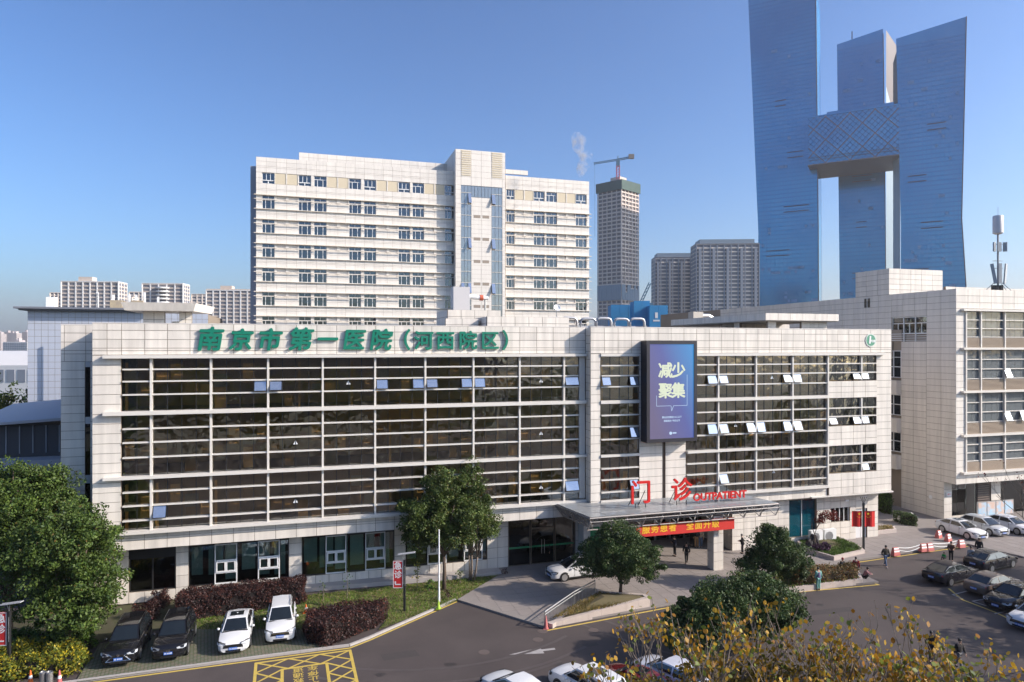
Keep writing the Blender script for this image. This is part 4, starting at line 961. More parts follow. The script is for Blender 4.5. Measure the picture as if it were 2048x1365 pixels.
# ================================================================ city in the background
def tower_block(name, label, x0, x1, ytop, Z, rz, depth, body, band, nbay, floor_h=3.0, style=0, cat='apartment tower', group=None, y0=None):
    a = at_depth(x0, ytop, Z); wd = (x1 - x0) * Z / F / max(.5, math.cos(rz)); ht = a.z
    E = empty(name, (a.x, a.y, 0), rz, label, cat, group)
    MB().box(0, wd, .6, depth, 0, ht - .5).build('core', mat(name + '_glass_' + str(style), (.17, .17, .19), .35, var=.0), E)
    g = MB(); nf = int(ht / floor_h)
    for k in range(max(0, int(8 / floor_h)), nf + 1):
        z = k * floor_h; g.box(-.1, wd + .1, .25, depth + .1, z - .15, z + (.95 if style == 0 else .75))
    tag(g.build('floor_bands', band, E), kind='stuff')
    g = MB()
    for k in range(nbay + 1):
        x = wd * k / nbay; g.box(x - .45, x + .45, .0, .9, 0, ht - .8)
        if k < nbay and style == 1 and k % 2 == 0: g.box(x + wd / nbay * .3, x + wd / nbay * .7, -.6, .7, 0, ht - 4)
    for v in cuts(0, depth, 6): g.box(wd - .2, wd + .2, v - .4, v + .4, 0, ht - .8); g.box(-.25, .2, v - .4, v + .4, 0, ht - .8)
    tag(g.build('pilasters', body, E), kind='stuff')
    MB().box(-.3, wd + .3, -.1, depth + .3, ht - .6, ht).build('parapet', body, E)
    return E, wd, ht, depth
BEI = mat('beige_render', (.55, .46, .39), .8); BEI2 = mat('pale_band', (.74, .64, .55), .8); WHB = mat('white_band', (.70, .68, .66), .7); GRB = mat('grey_glass_bay', (.24, .26, .30), .4)
def crown(E, wd, ht, d, m, h=5, inset=.06): MB().box(wd * inset, wd * (1 - inset), 2, d - 2, ht, ht + h).build('crown', m, E)
t_ = tower_block('apartment_tower', 'brown slab tower with striped balconies left of its taller twin', 1310, 1392, 514, 560, -.05, 18, GRB, BEI2, 7, 3.0, 1, group='brown twin towers'); crown(*t_, mat('crown_blue', (.22, .27, .31), .4), 3.2)
t_ = tower_block('apartment_tower', 'taller brown slab tower with striped balconies beside the blue glass skyscraper', 1393, 1516, 487, 520, -.05, 20, GRB, BEI2, 9, 3.0, 1, group='brown twin towers'); crown(*t_, MATS['crown_blue'], 3.2)
def curved(E, wd, ht, z0):
    g = MB()
    for k in range(int(z0 / 3), int(ht / 3)):
        g.lathe([(wd * .17, k * 3 + .0), (wd * .17, k * 3 + 1.1)], 20, c=(wd * .5, 1.2, 0))
    g.build('round_balconies', WHB, E)['kind'] = 'stuff'
for nm, x0, x1, y, Z, nb, lab in (('apartment_block', 122, 229, 562, 540, 8, 'widest beige and white apartment block above the tiled hall'), ('apartment_block', 284, 361, 566, 560, 5, 'apartment block with white rounded balconies in its middle'), ('apartment_block', 412, 504, 580, 540, 7, 'beige apartment block with a hut on its roof beside the ward tower')):
    t_ = tower_block(nm, lab, x0, x1, y, Z, .12, 16, WHB, BEI, nb, 3.0, 0, group='beige apartment blocks')
    if x0 == 284: curved(t_[0], t_[1], t_[2], 30)
    else: crown(t_[0], t_[1] * .8, t_[2], 12, BEI, 3.5, .35)
for x0, x1, y, Z, lab in ((100, 122, 585, 600, 'narrow slab peeping out left of the widest apartment block'), (229, 262, 594, 650, 'low pale block right of the widest apartment block'), (258, 285, 584, 680, 'grey slab against the rounded balcony block'), (361, 390, 601, 700, 'lowest far slab right of the rounded balcony block'), (383, 413, 588, 650, 'grey slab left of the block with a roof hut')):
    tower_block('distant_slab', lab, x0, x1, y, Z, .1, 14, BEI2, BEI2, 3, 3.0, 0, group='far apartment slabs')
# construction tower
a = at_depth(1243, 365, 700); CTW = empty('tower_under_construction', (a.x, a.y, 0), R(-38) + .62, 'bare concrete high-rise under construction wrapped in green netting', 'tower')
CTW.rotation_euler = (0, 0, R(45)); wl, wr = 31.0, 31.0; ht = a.z
CONC = mat('raw_concrete', (.70, .60, .53), .9, noise=(.60, .51, .45), nscale=.05)
MB().box(1.0, wr - 1, 1.0, wl - 1, 0, ht).build('core', mat('dark_floor_void', (.22, .20, .20), .9), CTW)
g = MB()
for k in range(int(ht / 4.1)): g.box(0, wr, 0, wl, k * 4.1, k * 4.1 + 1.35)
tag(g.build('floor_slabs', CONC, CTW), kind='stuff')
g = MB()
for k in range(6):
    x = (wr - .8) * k / 5; g.box(x, x + .9, -.15, .9, 0, ht); g.box(-.15, .9, x, x + .9, 0, ht)
g.build('columns', CONC, CTW)['kind'] = 'stuff'
NET = mat('green_net', (.07, .11, .10), .9, noise=(.10, .15, .13), nscale=.1)
g = MB(); g.box(-1.2, wr + 1.2, -1.2, -.6, ht - 7, ht + 3).box(-1.2, -.6, -.6, wl + 1.2, ht - 7, ht + 3); g.build('safety_net', NET, CTW)
MB().box(8, 20, 8, 20, ht, ht + 9).build('core_top', CONC, CTW)
for z0, z1 in ((0, 48), (66, 82)):
    g = MB()
    for k in range(10):
        x = wr * k / 10; g.box(x + .1, x + wr / 10 - .1, -.6, -.3, z0, z1 - random.choice((0, 0, 4, 8))); g.box(-.6, -.3, x + .1, x + wl / 10 - .1, z0, z1)
    g.build('curtain_wall_panels', mat('fitted_glass', (.20, .26, .32), .25), CTW)['kind'] = 'stuff'
# tower crane
cp = at_depth(1236, 347, 705)
CRN = empty('tower_crane', (cp.x, cp.y, cp.z - 6), 0, 'blue tower crane with pink mast on top of the unfinished tower', 'crane')
def lattice(p, q, wd, seg, r_):
    g = MB(); p, q = Vector(p), Vector(q); d = (q - p).normalized(); s = d.cross(Vector((0, 1, 0))).normalized() * wd / 2
    if s.length < 1e-6: s = Vector((wd / 2, 0, 0))
    f_ = d.cross(s).normalized() * wd / 2
    for o in (s + f_, s - f_, -s + f_, -s - f_): g.tube([p + o, q + o], r_, 5)
    for k in range(seg):
        a_, b_ = p.lerp(q, k / seg), p.lerp(q, (k + 1) / seg)
        for o1, o2 in ((s + f_, -s + f_), (s - f_, -s - f_), (s + f_, s - f_), (-s + f_, -s - f_)): g.tube([a_ + o1, b_ + o2], r_ * .7, 4)
    return g
lattice((0, 0, 0), (0, 0, 14), 3, 5, .35).build('mast', mat('crane_pink', (.55, .16, .22), .6), CRN)
CB_ = mat('crane_blue', (.05, .13, .20), .6)
lattice((-25, 0, 16), (0, 0, 20), 1.5, 12, .2).build('jib', CB_, CRN); lattice((0, 0, 20), (16, 0, 23), 1.6, 6, .25).build('counter_jib', CB_, CRN); MB().box(-1.6, 1.6, -1.6, 1.6, 13, 19).build('cab', CB_, CRN); MB().box(11, 16.5, -1.5, 1.5, 21, 25.5).build('counterweight', mat('counterweight', (.20, .17, .15), .8), CRN); MB().tube([(0, 0, 19), (0, 0, 24)], .5, 6).build('tip', CB_, CRN)
MB().tube([(-24, 0, 15), (-24, 0, -60)], .12, 4).build('hoist_rope', CB_, CRN)
cp2 = at_depth(1280, 612, 480); CR2 = empty('luffing_crane', (cp2.x, cp2.y, 0), 0, 'dark luffing crane at the foot of the unfinished tower', 'crane')
MB().box(-1.2, 1.2, -1.2, 1.2, 0, cp2.z).build('mast', CB_, CR2); lattice((0, 0, cp2.z + 1), (7, 0, cp2.z + 16), 1.5, 6, .25).build('jib', CB_, CR2); MB().box(-5, 4, -1.5, 1.5, cp2.z - 1, cp2.z + 3).build('machine_house', CB_, CR2); MB().box(4, 9, -1, 1, cp2.z - .5, cp2.z + 2).build('counterweight', CB_, CR2)
# blue hoarding blocks
BLU = mat('blue_hoarding', (.02, .20, .42), .6, noise=(.03, .25, .48), nscale=.1)
for x0, x1, y, Z, lab in ((1222, 1292, 610, 262, 'wide low blue hoarding block below the unfinished tower'), (1268, 1300, 602, 250, 'tall square blue hoarding block below the unfinished tower'), (1299, 1336, 611, 245, 'blue hoarding block with a small white emblem')):
    p = at_depth(x0, y, Z); wd = (x1 - x0) * Z / F
    o = empty('blue_hoarding', (p.x, p.y, 0), 0, lab, 'hoarding', 'blue site hoardings')
    for a_, b_ in zip(cuts(0, wd, 3)[:-1], cuts(0, wd, 3)[1:]): MB().box(a_ + .03, b_ - .03, random.uniform(0, .08), .3, 0, p.z).build('hoarding_sheet', BLU, o)
    MB().box(.1, wd - .1, .35, 9, 0, p.z - .1).build('block', BLU, o)
    if x0 == 1299: MB().box(wd * .3, wd * .45, -.05, -.01, p.z - 4.6, p.z - 2.6).build('emblem', WHB, o); MB().box(wd * .2, wd * .55, -.05, -.01, p.z - 5.8, p.z - 5.2).build('emblem_line', WHB, o)
# ---- three linked glass skyscrapers
BG = bpy.data.materials.new('skyscraper_glass'); BG.use_nodes = True; t = BG.node_tree; b_ = t.nodes['Principled BSDF']; b_.inputs['Roughness'].default_value = .12; b_.inputs['Metallic'].default_value = .55
b_.inputs['Roughness'].default_value = .16; b_.inputs['Metallic'].default_value = .5
ge = _n(t, 'ShaderNodeNewGeometry'); nz = _n(t, 'ShaderNodeTexNoise'); nz.inputs['Scale'].default_value = .02; nz.inputs['Detail'].default_value = 3; t.links.new(ge.outputs['Position'], nz.inputs['Vector'])
rp = _n(t, 'ShaderNodeValToRGB'); rp.color_ramp.elements[0].position = .35; rp.color_ramp.elements[1].position = .68; rp.color_ramp.elements[0].color = (.022, .26, .50, 1); rp.color_ramp.elements[1].color = (.04, .35, .60, 1); t.links.new(nz.outputs['Fac'], rp.inputs[0]); t.links.new(rp.outputs[0], b_.inputs['Base Color'])
BROWN = mat('tower_brown_edge', (.085, .06, .062), .6); DBAND = mat('tower_dark_band', (.012, .03, .07), .5); LWIN = mat('tower_pale_window', (.11, .27, .47), .3)
UD = Vector((.873, -.488, 0)); ND = Vector((.488, .873, 0))
def skyscraper(label, p0, wd, depth, rings, tops, side=True):
    """rings: (z, shift of left edge, shift of right edge) in metres along the front"""
    E = empty('linked_skyscraper', (p0[0], p0[1], 0), math.atan2(UD.y, UD.x), label, 'skyscraper', 'linked glass skyscrapers')
    g = MB(); k = len(rings); vs = []
    for z, l, r_ in rings: vs += [(l, 0, z), (wd + r_, 0, z), (wd + r_ * .8, depth, z), (l * .8, depth, z)]
    zt = tops; vs[-4:] = [(vs[-4][0], 0, zt[0]), (vs[-3][0], 0, zt[1]), (vs[-2][0], depth, zt[1] - 12), (vs[-1][0], depth, zt[0] - 12)]
    fs = [(i * 4 + j, i * 4 + (j + 1) % 4, (i + 1) * 4 + (j + 1) % 4, (i + 1) * 4 + j) for i in range(k - 1) for j in range(4)] + [tuple(range(4 * (k - 1), 4 * k))]
    g.add(vs, fs); g.build('glass_shaft', BG, E)
    def edge(z):
        for (za, la, ra), (zb, lb, rb) in zip(rings[:-1], rings[1:]):
            if za <= z <= zb: s = (z - za) / (zb - za); return la + (lb - la) * s, ra + (rb - ra) * s
        return rings[-1][1:]
    b = MB(); z = 20
    while z < min(tops) - 6:
        l, r_ = edge(z); b.box(l - .05, wd + r_ + .05, -.12, .0, z, z + 1.3); z += 4.2
    tag(b.build('floor_bands', mat('tower_floor_band', (.022, .24, .46), .25, metal=.45), E), kind='stuff')
    b = MB(); l0 = .0
    for i in range(1, 14):
        x = wd * i / 14; b.box(x - .2, x + .2, -.2, -.13, 12, min(tops) - 8)
    tag(b.build('mullions', mat('tower_mullion', (.035, .23, .47), .25, metal=.4), E), kind='stuff')
    for zb in [.28, .42, .55, .70]:
        zz = zb * min(tops) + random.uniform(-6, 6); x0 = wd * random.uniform(.08, .5); x1 = min(wd * .96, x0 + wd * random.uniform(.18, .45))
        MB().box(x0, x1, -.42, -.31, zz, zz + .9).build('plant_floor_louvre', DBAND, E); MB().box(x0, x1, -.42, -.31, zz + 5.5, zz + 6.4).build('plant_floor_louvre', DBAND, E)
    b = MB()
    for q in range(36):
        z = 4.2 * random.randint(6, int(min(tops) / 4.2) - 4) + 24.9 % 4.2 + .9; x = wd * random.randint(1, 16) / 18 + .15
        if random.random() < .6: z = 4.2 * random.choice((14, 15, 17, 22, 23, 33, 48)) + 1
        b.box(x, x + wd / 18 * random.choice((.8, .8, 1.8)), -.34, -.31, z, z + 2.6)
    tag(b.build('lit_windows', LWIN, E), kind='stuff')
    l, r_ = rings[-1][1:]
    g = MB()
    for (za, la, ra), (zb, lb, rb) in zip(rings[:-1], rings[1:]):
        zb = min(zb, tops[1]); g.add([(wd + ra - .3, -.5, za), (wd + ra + .5, -.5, za), (wd + ra + .5, .6, za), (wd + ra - .3, .6, za), (wd + rb - .3, -.5, zb), (wd + rb + .5, -.5, zb), (wd + rb + .5, .6, zb), (wd + rb - .3, .6, zb)], [(0, 1, 5, 4), (1, 2, 6, 5), (2, 3, 7, 6), (3, 0, 4, 7), (4, 5, 6, 7)])
    g.build('corner_edge', BROWN, E)
    return E
s1 = skyscraper('tallest linked glass skyscraper, its top cut off, left of the sky bridge', (258.5, 718), 58, 40, [(0, -1, 0), (62, -1, 0), (137, .3, -.2), (385, -10, -2.6)], (386, 386))
s2 = skyscraper('linked glass skyscraper standing behind the sky bridge with brown side', (347, 722), 42.5, 42, [(0, 0, 0), (200, -2, -1.5), (340, -3.4, -3)], (338, 345))
s3 = skyscraper('linked glass skyscraper right of the sky bridge with slanted top', (367.6, 646), 49, 40, [(0, 1, 4), (75, 0, 2.2), (135, 0, -1), (318, -4, 2.6)], (310, 318))
PALE = mat('tower_pale_facet', (.20, .28, .34), .3)  # pale blue puts a sky reflection into the facet colour
def facet(E, x0, y0, x1, y1, zf, zb, t0, t1, depth):
    MB().add([(x0, y0, 0), (x1, y1, 0), (x1, depth, 0), (x1, y1, zb), (x0, y0, zf), (x1, depth, zb)], [(0, 1, 3, 4), (1, 2, 5, 3)]).build('pale_facet', PALE, E)
    MB().add([(x0, y0, zf), (x1, y1, zb), (x1, y1, t1), (x0, y0, t0), (x1, depth, zb), (x1, depth, t1)], [(0, 1, 2, 3), (1, 4, 5, 2)]).build('brown_facet', BROWN, E)
facet(s2, 42.3, .1, 52, 15, 285, 245, 343, 330, 42); facet(s3, -.6, .1, -6.5, 12, 262, 228, 309, 292, 40)
MB().box(10, 11, 8, 9, 330, 352).build('roof_mast', DBAND, s2)
SBR = empty('sky_bridge', (294, 678, 0), math.atan2(UD.y, UD.x), 'glass sky bridge with orange diagonal lattice joining the three skyscrapers', 'bridge')
bw = 78; z0, z1 = 198.5, 244.5
MB().box(0, bw, 0, 62, z0, z1).build('glass_hall', BG, SBR); MB().box(-.5, bw + .5, -.6, 62.5, z0 - 1.2, z0 - .1).build('soffit', mat('bridge_soffit', (.13, .10, .10), .6), SBR); MB().box(-.4, bw + .4, -.5, 62, z1 + .1, z1 + 1.4).build('parapet', BG, SBR)
OR_ = mat('bridge_lattice', (.22, .15, .14), .5)
def diag(step, r_, m_, nm):
    g = MB(); hh_ = z1 - z0
    for sgn in (1, -1):
        x = -hh_ * 2
        while x < bw + hh_ * 2:
            a0, a1 = x, x + sgn * hh_ * .95
            s0, s1_ = 0.0, 1.0
            def px_(s): return a0 + (a1 - a0) * s
            ss_ = sorted([(0 - a0) / (a1 - a0), (bw - a0) / (a1 - a0)]); s0, s1_ = max(0, ss_[0]), min(1, ss_[1])
            if s1_ > s0 + .01: g.tube([(px_(s0), -.35, z0 + hh_ * s0), (px_(s1_), -.35, z0 + hh_ * s1_)], r_, 4)
            x += step
    g.build(nm, m_, SBR)
diag(21.5, .38, OR_, 'main_lattice'); diag(21.5 / 4, .14, DBAND, 'fine_lattice')
for z in (z0 + 3.5, z0 + 6): MB().box(.2, bw - .2, -.75, -.5, z, z + .5).build('dark_line', DBAND, SBR)
for x in (16, 62): MB().box(x, x + 12, 8, 20, z1 + 1, z1 + 6).build('roof_box', BG, SBR)
# ---- far left low buildings and skyline
o = empty('distant_white_office', at_depth(5, 693, 640) * 1.0, 0, 'white office block far off behind the tiled hall', 'building'); o.location.z = 0
MB().box(0, 23, .5, 14, 0, 22.6).build('wall', WHB, o)
g = MB()
for k in range(6):
    for j in range(11): g.box(.8 + j * 2.05, 2.2 + j * 2.05, .2, .6, 13 + k * 1.6, 13.9 + k * 1.6)
g.build('windows', GRB, o)['kind'] = 'stuff'
SH = empty('white_shed', at_depth(-80, 693, 190) * 1.0, 0, 'long white shed with curved roof far left', 'shed'); SH.location.z = 0
MB().box(0, 24, 0, 20, 0, 13.2).build('wall', WHB, SH)
g = MB(); prof = [(y_, 13.2 + 4.0 * math.sin(math.pi * y_ / 20)) for y_ in np.linspace(0, 20, 9)]
g.add([(-.5, a_, b_) for a_, b_ in prof] + [(24.5, a_, b_) for a_, b_ in prof], [(i, i + 9, i + 10, i + 1) for i in range(8)] + [tuple(range(9)), tuple(reversed(range(9, 18)))]); g.build('curved_roof', mat('shed_roof', (.62, .60, .58), .6), SH, smooth=True, sharp=40)
for k in range(8): MB().box(1 + k * 3, 3.2 + k * 3, -.1, .1, 8.5, 12).build('window', GRB, SH)
random.seed(21); kk = 0
heights = []
for x in range(-40, 58, 7):
    Z = random.uniform(1500, 2400); y = random.uniform(664, 682); p = at_depth(x, y, Z); wd = random.uniform(6, 11) * Z / F
    heights.append((p, wd))
SKL = MB()
for p, wd in heights: SKL.box(p.x, p.x + wd, p.y, p.y + 20, 0, p.z); SKL.box(p.x + wd * .3, p.x + wd * .7, p.y + 4, p.y + 14, p.z, p.z + 5)
for x in range(60, 1900, 9):
    if random.random() < .75:
        Z = random.uniform(1600, 2600); p = at_depth(x, random.uniform(668, 690), Z); SKL.box(p.x, p.x + random.uniform(7, 14) * Z / F, p.y, p.y + 20, 0, p.z)
tag(SKL.build('far_skyline', mat('far_concrete', (.42, .37, .36), .9, var=.25)), 'hazy row of far city towers on the horizon', 'skyline', kind='stuff')

# ================================================================ vegetation
def leaf_mat(name, c1, c2, c3=None, f3=.06, trans=.3):
    m = bpy.data.materials.new(name); m.use_nodes = True; t = m.node_tree; L = t.links.new
    b = t.nodes['Principled BSDF']; b.inputs['Roughness'].default_value = .55; b.inputs['Specular IOR Level'].default_value = .35
    g = _n(t, 'ShaderNodeNewGeometry'); rp = _n(t, 'ShaderNodeValToRGB'); L(g.outputs['Random Per Island'], rp.inputs[0])
    el = rp.color_ramp.elements; el[0].color = (*c1, 1); el[0].position = .0; el[1].color = (*c2, 1); el[1].position = 1 - f3 - .01
    if c3: e = el.new(1 - f3 + .005); e.color = (*c3, 1)
    nz = _n(t, 'ShaderNodeTexNoise'); nz.inputs['Scale'].default_value = 1.1; nz.inputs['Detail'].default_value = 2; L(g.outputs['Position'], nz.inputs['Vector'])
    mr = _n(t, 'ShaderNodeMapRange'); mr.inputs[1].default_value = .35; mr.inputs[2].default_value = .65; mr.inputs[3].default_value = .68; mr.inputs[4].default_value = 1.4; L(nz.outputs['Fac'], mr.inputs[0])
    sc_ = _n(t, 'ShaderNodeVectorMath', operation='SCALE'); L(rp.outputs[0], sc_.inputs[0]); L(mr.outputs[0], sc_.inputs['Scale']); rp = sc_      # noise paints light and dark clumps into the leaf colour
    tl = _n(t, 'ShaderNodeBsdfTranslucent'); mx = _n(t, 'ShaderNodeMixShader'); mx.inputs[0].default_value = trans
    L(rp.outputs[0], b.inputs['Base Color']); L(rp.outputs[0], tl.inputs[0]); L(b.outputs[0], mx.inputs[1]); L(tl.outputs[0], mx.inputs[2])
    L(mx.outputs[0], t.nodes['Material Output'].inputs[0])
    MATS[name] = m; return m
LF_CAM = leaf_mat('camphor_leaf', (.034, .070, .013), (.105, .15, .028), (.15, .10, .03), .012)
LF_OSM = leaf_mat('dark_glossy_leaf', (.020, .050, .014), (.078, .118, .032), (.12, .14, .045), .1, .25)
LF_MID = leaf_mat('mid_green_leaf', (.032, .062, .013), (.105, .14, .032), (.15, .14, .04), .06)
LF_RED = leaf_mat('purple_hedge_leaf', (.018, .008, .008), (.060, .022, .018), (.12, .035, .02), .08, .15)
LF_YEL = leaf_mat('autumn_leaf', (.26, .11, .012), (.46, .29, .025), (.15, .18, .03), .28, .35)
LF_OLV = leaf_mat('olive_shrub_leaf', (.06, .10, .015), (.20, .19, .02), (.42, .32, .02), .2)
LF_GRN = leaf_mat('green_shrub_leaf', (.03, .07, .012), (.09, .15, .02))
LF_TAN = leaf_mat('faded_shrub_leaf', (.10, .065, .03), (.22, .17, .06), (.26, .10, .03), .15)
LF_MAP = leaf_mat('maple_leaf', (.09, .015, .012), (.19, .03, .02))
GRASSM = leaf_mat('grass_blade', (.055, .13, .010), (.17, .25, .03), (.30, .23, .09), .15)
DRYG = leaf_mat('dry_grass_blade', (.16, .12, .035), (.33, .24, .08), (.10, .12, .02), .15)
BARK = mat('bark', (.12, .085, .06), .9, noise=(.07, .05, .038), nscale=6, bump=.6, bscale=14)
BARKG = mat('grey_bark', (.27, .21, .16), .9, noise=(.11, .09, .07), nscale=8)
rng = np.random.default_rng(11)
def np_mesh(name, verts, k, m, parent=None):
    """verts: (n*k,3) array, n polygons of k corners"""
    n = len(verts) // k; me = bpy.data.meshes.new(name)
    me.vertices.add(n * k); me.vertices.foreach_set('co', verts.astype(np.float32).ravel())
    me.loops.add(n * k); me.loops.foreach_set('vertex_index', np.arange(n * k, dtype=np.int32))
    me.polygons.add(n); me.polygons.foreach_set('loop_start', np.arange(0, n * k, k, dtype=np.int32)); me.polygons.foreach_set('loop_total', np.full(n, k, dtype=np.int32))
    me.materials.append(m); me.update(calc_edges=True); me.validate()
    o = bpy.data.objects.new(name, me); link(o, parent); return o
def leaves(centres, size, normals=None, spread=1.0, aspect=.55, droop=0.0):
    """one six-cornered leaf per centre"""
    n = len(centres); d = rng.normal(size=(n, 3)); d[:, 2] -= droop
    if normals is not None: d = d * spread + 0
    d /= np.linalg.norm(d, axis=1)[:, None]
    nr = rng.normal(size=(n, 3)) if normals is None else normals + rng.normal(size=(n, 3)) * .8
    s = np.cross(d, nr); s /= (np.linalg.norm(s, axis=1)[:, None] + 1e-9)
    L = size * rng.uniform(.65, 1.3, size=(n, 1)); W = L * aspect
    pts = [centres - d * L * .5, centres - d * L * .15 + s * W * .5, centres + d * L * .22 + s * W * .42, centres + d * L * .5, centres + d * L * .22 - s * W * .42, centres - d * L * .15 - s * W * .5]
    return np.stack(pts, 1).reshape(-1, 3)
def clump_points(blobs, nclump, nleaf, cr):
    """blobs: ellipsoids (cx,cy,cz,rx,ry,rz); leaves on the shells of small clumps spread over the blobs' outer part"""
    P, N = [], []; vol = np.array([b[3] * b[4] + b[4] * b[5] + b[3] * b[5] for b in blobs]); cnt = np.maximum(3, (vol / vol.sum() * nclump)).astype(int)
    for b, c in zip(blobs, cnt):
        d = rng.normal(size=(c, 3)); d /= np.linalg.norm(d, axis=1)[:, None]; r = rng.uniform(.28, 1.12, size=(c, 1)) ** .7
        C = np.array(b[:3]) + d * r * np.array(b[3:6])
        for q in C:
            k = int(nleaf * rng.uniform(.5, 1.5)); e = rng.normal(size=(k, 3)); e /= np.linalg.norm(e, axis=1)[:, None]; rr = rng.uniform(.35, 1, size=(k, 1)) ** .5
            s = cr * rng.uniform(.5, 1.5); P.append(q + e * rr * s * np.array([1, 1, .75])); N.append(e + np.array([0, 0, .4]))
    return np.concatenate(P), np.concatenate(N)
def tree(name, label, base, blobs, leafm, nclump=160, nleaf=70, cr=.55, lsize=.24, trunk_r=.16, bark=BARK, cat='tree', group=None, fork=1.6, lean=(0, 0), stems=1):
    E = empty(name, base, 0, label, cat, group); g = MB()
    zc = min(b[2] for b in blobs)
    for s in range(stems):
        off = Vector((random.uniform(-.3, .3), random.uniform(-.2, .2), 0)) if stems > 1 else Vector((0, 0, 0))
        top = Vector((lean[0], lean[1], fork)) + off * 2
        g.tube([off, off.lerp(top, .5) + Vector((.03, .02, 0)), top], [trunk_r * 1.15 / stems ** .5, trunk_r * .95 / stems ** .5, trunk_r * .8 / stems ** .5], 9)
        for b in blobs:
            for _ in range(3):
                e = Vector((b[0] + random.uniform(-.6, .6) * b[3], b[1] + random.uniform(-.6, .6) * b[4], b[2] + random.uniform(-.3, .7) * b[5])); md = top.lerp(e, .5) + Vector((0, 0, .25))
                g.tube([top, md, e], [trunk_r * .55 / stems ** .5, trunk_r * .32, .025], 6)
    g.build('trunk', bark, E, smooth=True)
    P, N = clump_points(blobs, nclump, nleaf, cr); np_mesh('crown', leaves(P, lsize, N), 6, leafm, E)
    return E
# --- camphor trees on the left
b0 = ground(135, 1300)
tree('camphor_tree', 'big round camphor tree in front of the left end, beside the black car', b0, [(0, .3, 6.0, 3.0, 2.6, 2.6), (1.2, .4, 4.0, 2.0, 2.0, 1.9), (-1.8, .2, 4.4, 2.2, 2.0, 2.2), (.4, -.4, 2.6, 2.6, 1.7, 1.2), (.6, .2, 7.4, 1.8, 1.6, 1.2)], LF_CAM, 240, 200, .62, .165, .2, group='camphor trees')
b1 = ground(18, 1262)
tree('camphor_tree', 'tallest camphor tree standing behind the others at the building corner', b1, [(0, 0, 8.2, 2.7, 2.5, 2.4), (-1, 0, 6, 3.0, 2.5, 2.2), (1.3, 0, 5.6, 2.3, 2.2, 2.4), (-.2, 0, 10.0, 1.5, 1.4, 1.2)], LF_CAM, 240, 170, .66, .17, .2, group='camphor trees')
b2 = ground(118, 1245)
tree('camphor_tree', 'slimmer camphor tree against the slit windows of the left wing', b2, [(0, 0, 7.3, 1.9, 1.8, 2.3), (.6, 0, 5.4, 2.2, 1.8, 1.8), (-.2, 0, 9.2, 1.2, 1.1, 1.1)], LF_CAM, 150, 170, .62, .17, .16, group='camphor trees')
# --- trees on the lawn
b3 = ground(888, 1182)
tree('lawn_tree', 'broad evergreen on a straight trunk on the lawn by the emergency sign', b3, [(-.1, 0, 7.8, 1.5, 1.4, 1.7), (-1.6, 0, 5.6, 2.0, 1.7, 1.6), (1.0, .2, 6.0, 1.9, 1.6, 1.7), (-1.4, -.2, 4.3, 1.7, 1.4, .9), (.6, 0, 4.2, 1.6, 1.4, .9)], LF_MID, 220, 170, .55, .155, .15, group='lawn trees', fork=2.6)
b4 = ground(941, 1163)
tree('lawn_tree', 'slender multi-stemmed evergreen beside the glass entrance', b4, [(-.2, 0, 7.6, 1.1, 1.1, 1.8), (.3, 0, 5.6, 1.5, 1.3, 1.5), (1.2, .2, 4.2, 1.3, 1.1, .9)], LF_MID, 110, 150, .5, .15, .13, bark=BARKG, group='lawn trees', fork=2.0, stems=3)
# --- planter trees
b5 = ground(1241, 1186, .55)
tree('planter_tree', 'dark round-headed tree in the wedge shaped stone planter before the canopy', b5, [(0, 0, 2.95, 2.6, 2.2, 1.7), (1.6, -.1, 2.3, 1.75, 1.5, 1.2), (-1.7, 0, 2.4, 1.75, 1.5, 1.2), (0, -.1, 4.1, 1.5, 1.3, .95)], LF_OSM, 280, 170, .44, .135, .12, group='planter trees', fork=1.0)
b6 = ground(1548, 1172, .3)
tree('planter_tree', 'dark round bushy tree between column and red maple', b6, [(0, 0, 2.6, 1.9, 1.7, 1.6), (1.2, 0, 2.0, 1.6, 1.3, 1.3), (-1.2, 0, 1.7, 1.5, 1.3, 1.1), (.1, 0, 3.7, 1.2, 1.1, .8)], LF_OSM, 220, 170, .42, .135, .11, group='planter trees', fork=.8)
b7 = ground(1405, 1318)
tree('roadside_bush_tree', 'broad dark evergreen bush by the road, left of its pair', b7, [(0, 0, 2.4, 2.0, 1.7, 1.5), (1.3, 0, 3.0, 1.6, 1.5, 1.4), (-1.0, -.3, 1.8, 1.4, 1.2, 1.2)], LF_OSM, 220, 170, .48, .135, .12, group='roadside evergreens', fork=.8)
b8 = ground(1515, 1300)
tree('roadside_bush_tree', 'taller dark evergreen bush by the road behind the yellow leaves', b8, [(0, 0, 2.6, 2.1, 1.8, 1.7), (-1.2, 0, 3.4, 1.6, 1.5, 1.2), (1.4, 0, 2.6, 1.5, 1.4, 1.3), (.2, 0, 3.7, 1.4, 1.3, .9)], LF_OSM, 250, 170, .48, .135, .12, group='roadside evergreens', fork=.8)
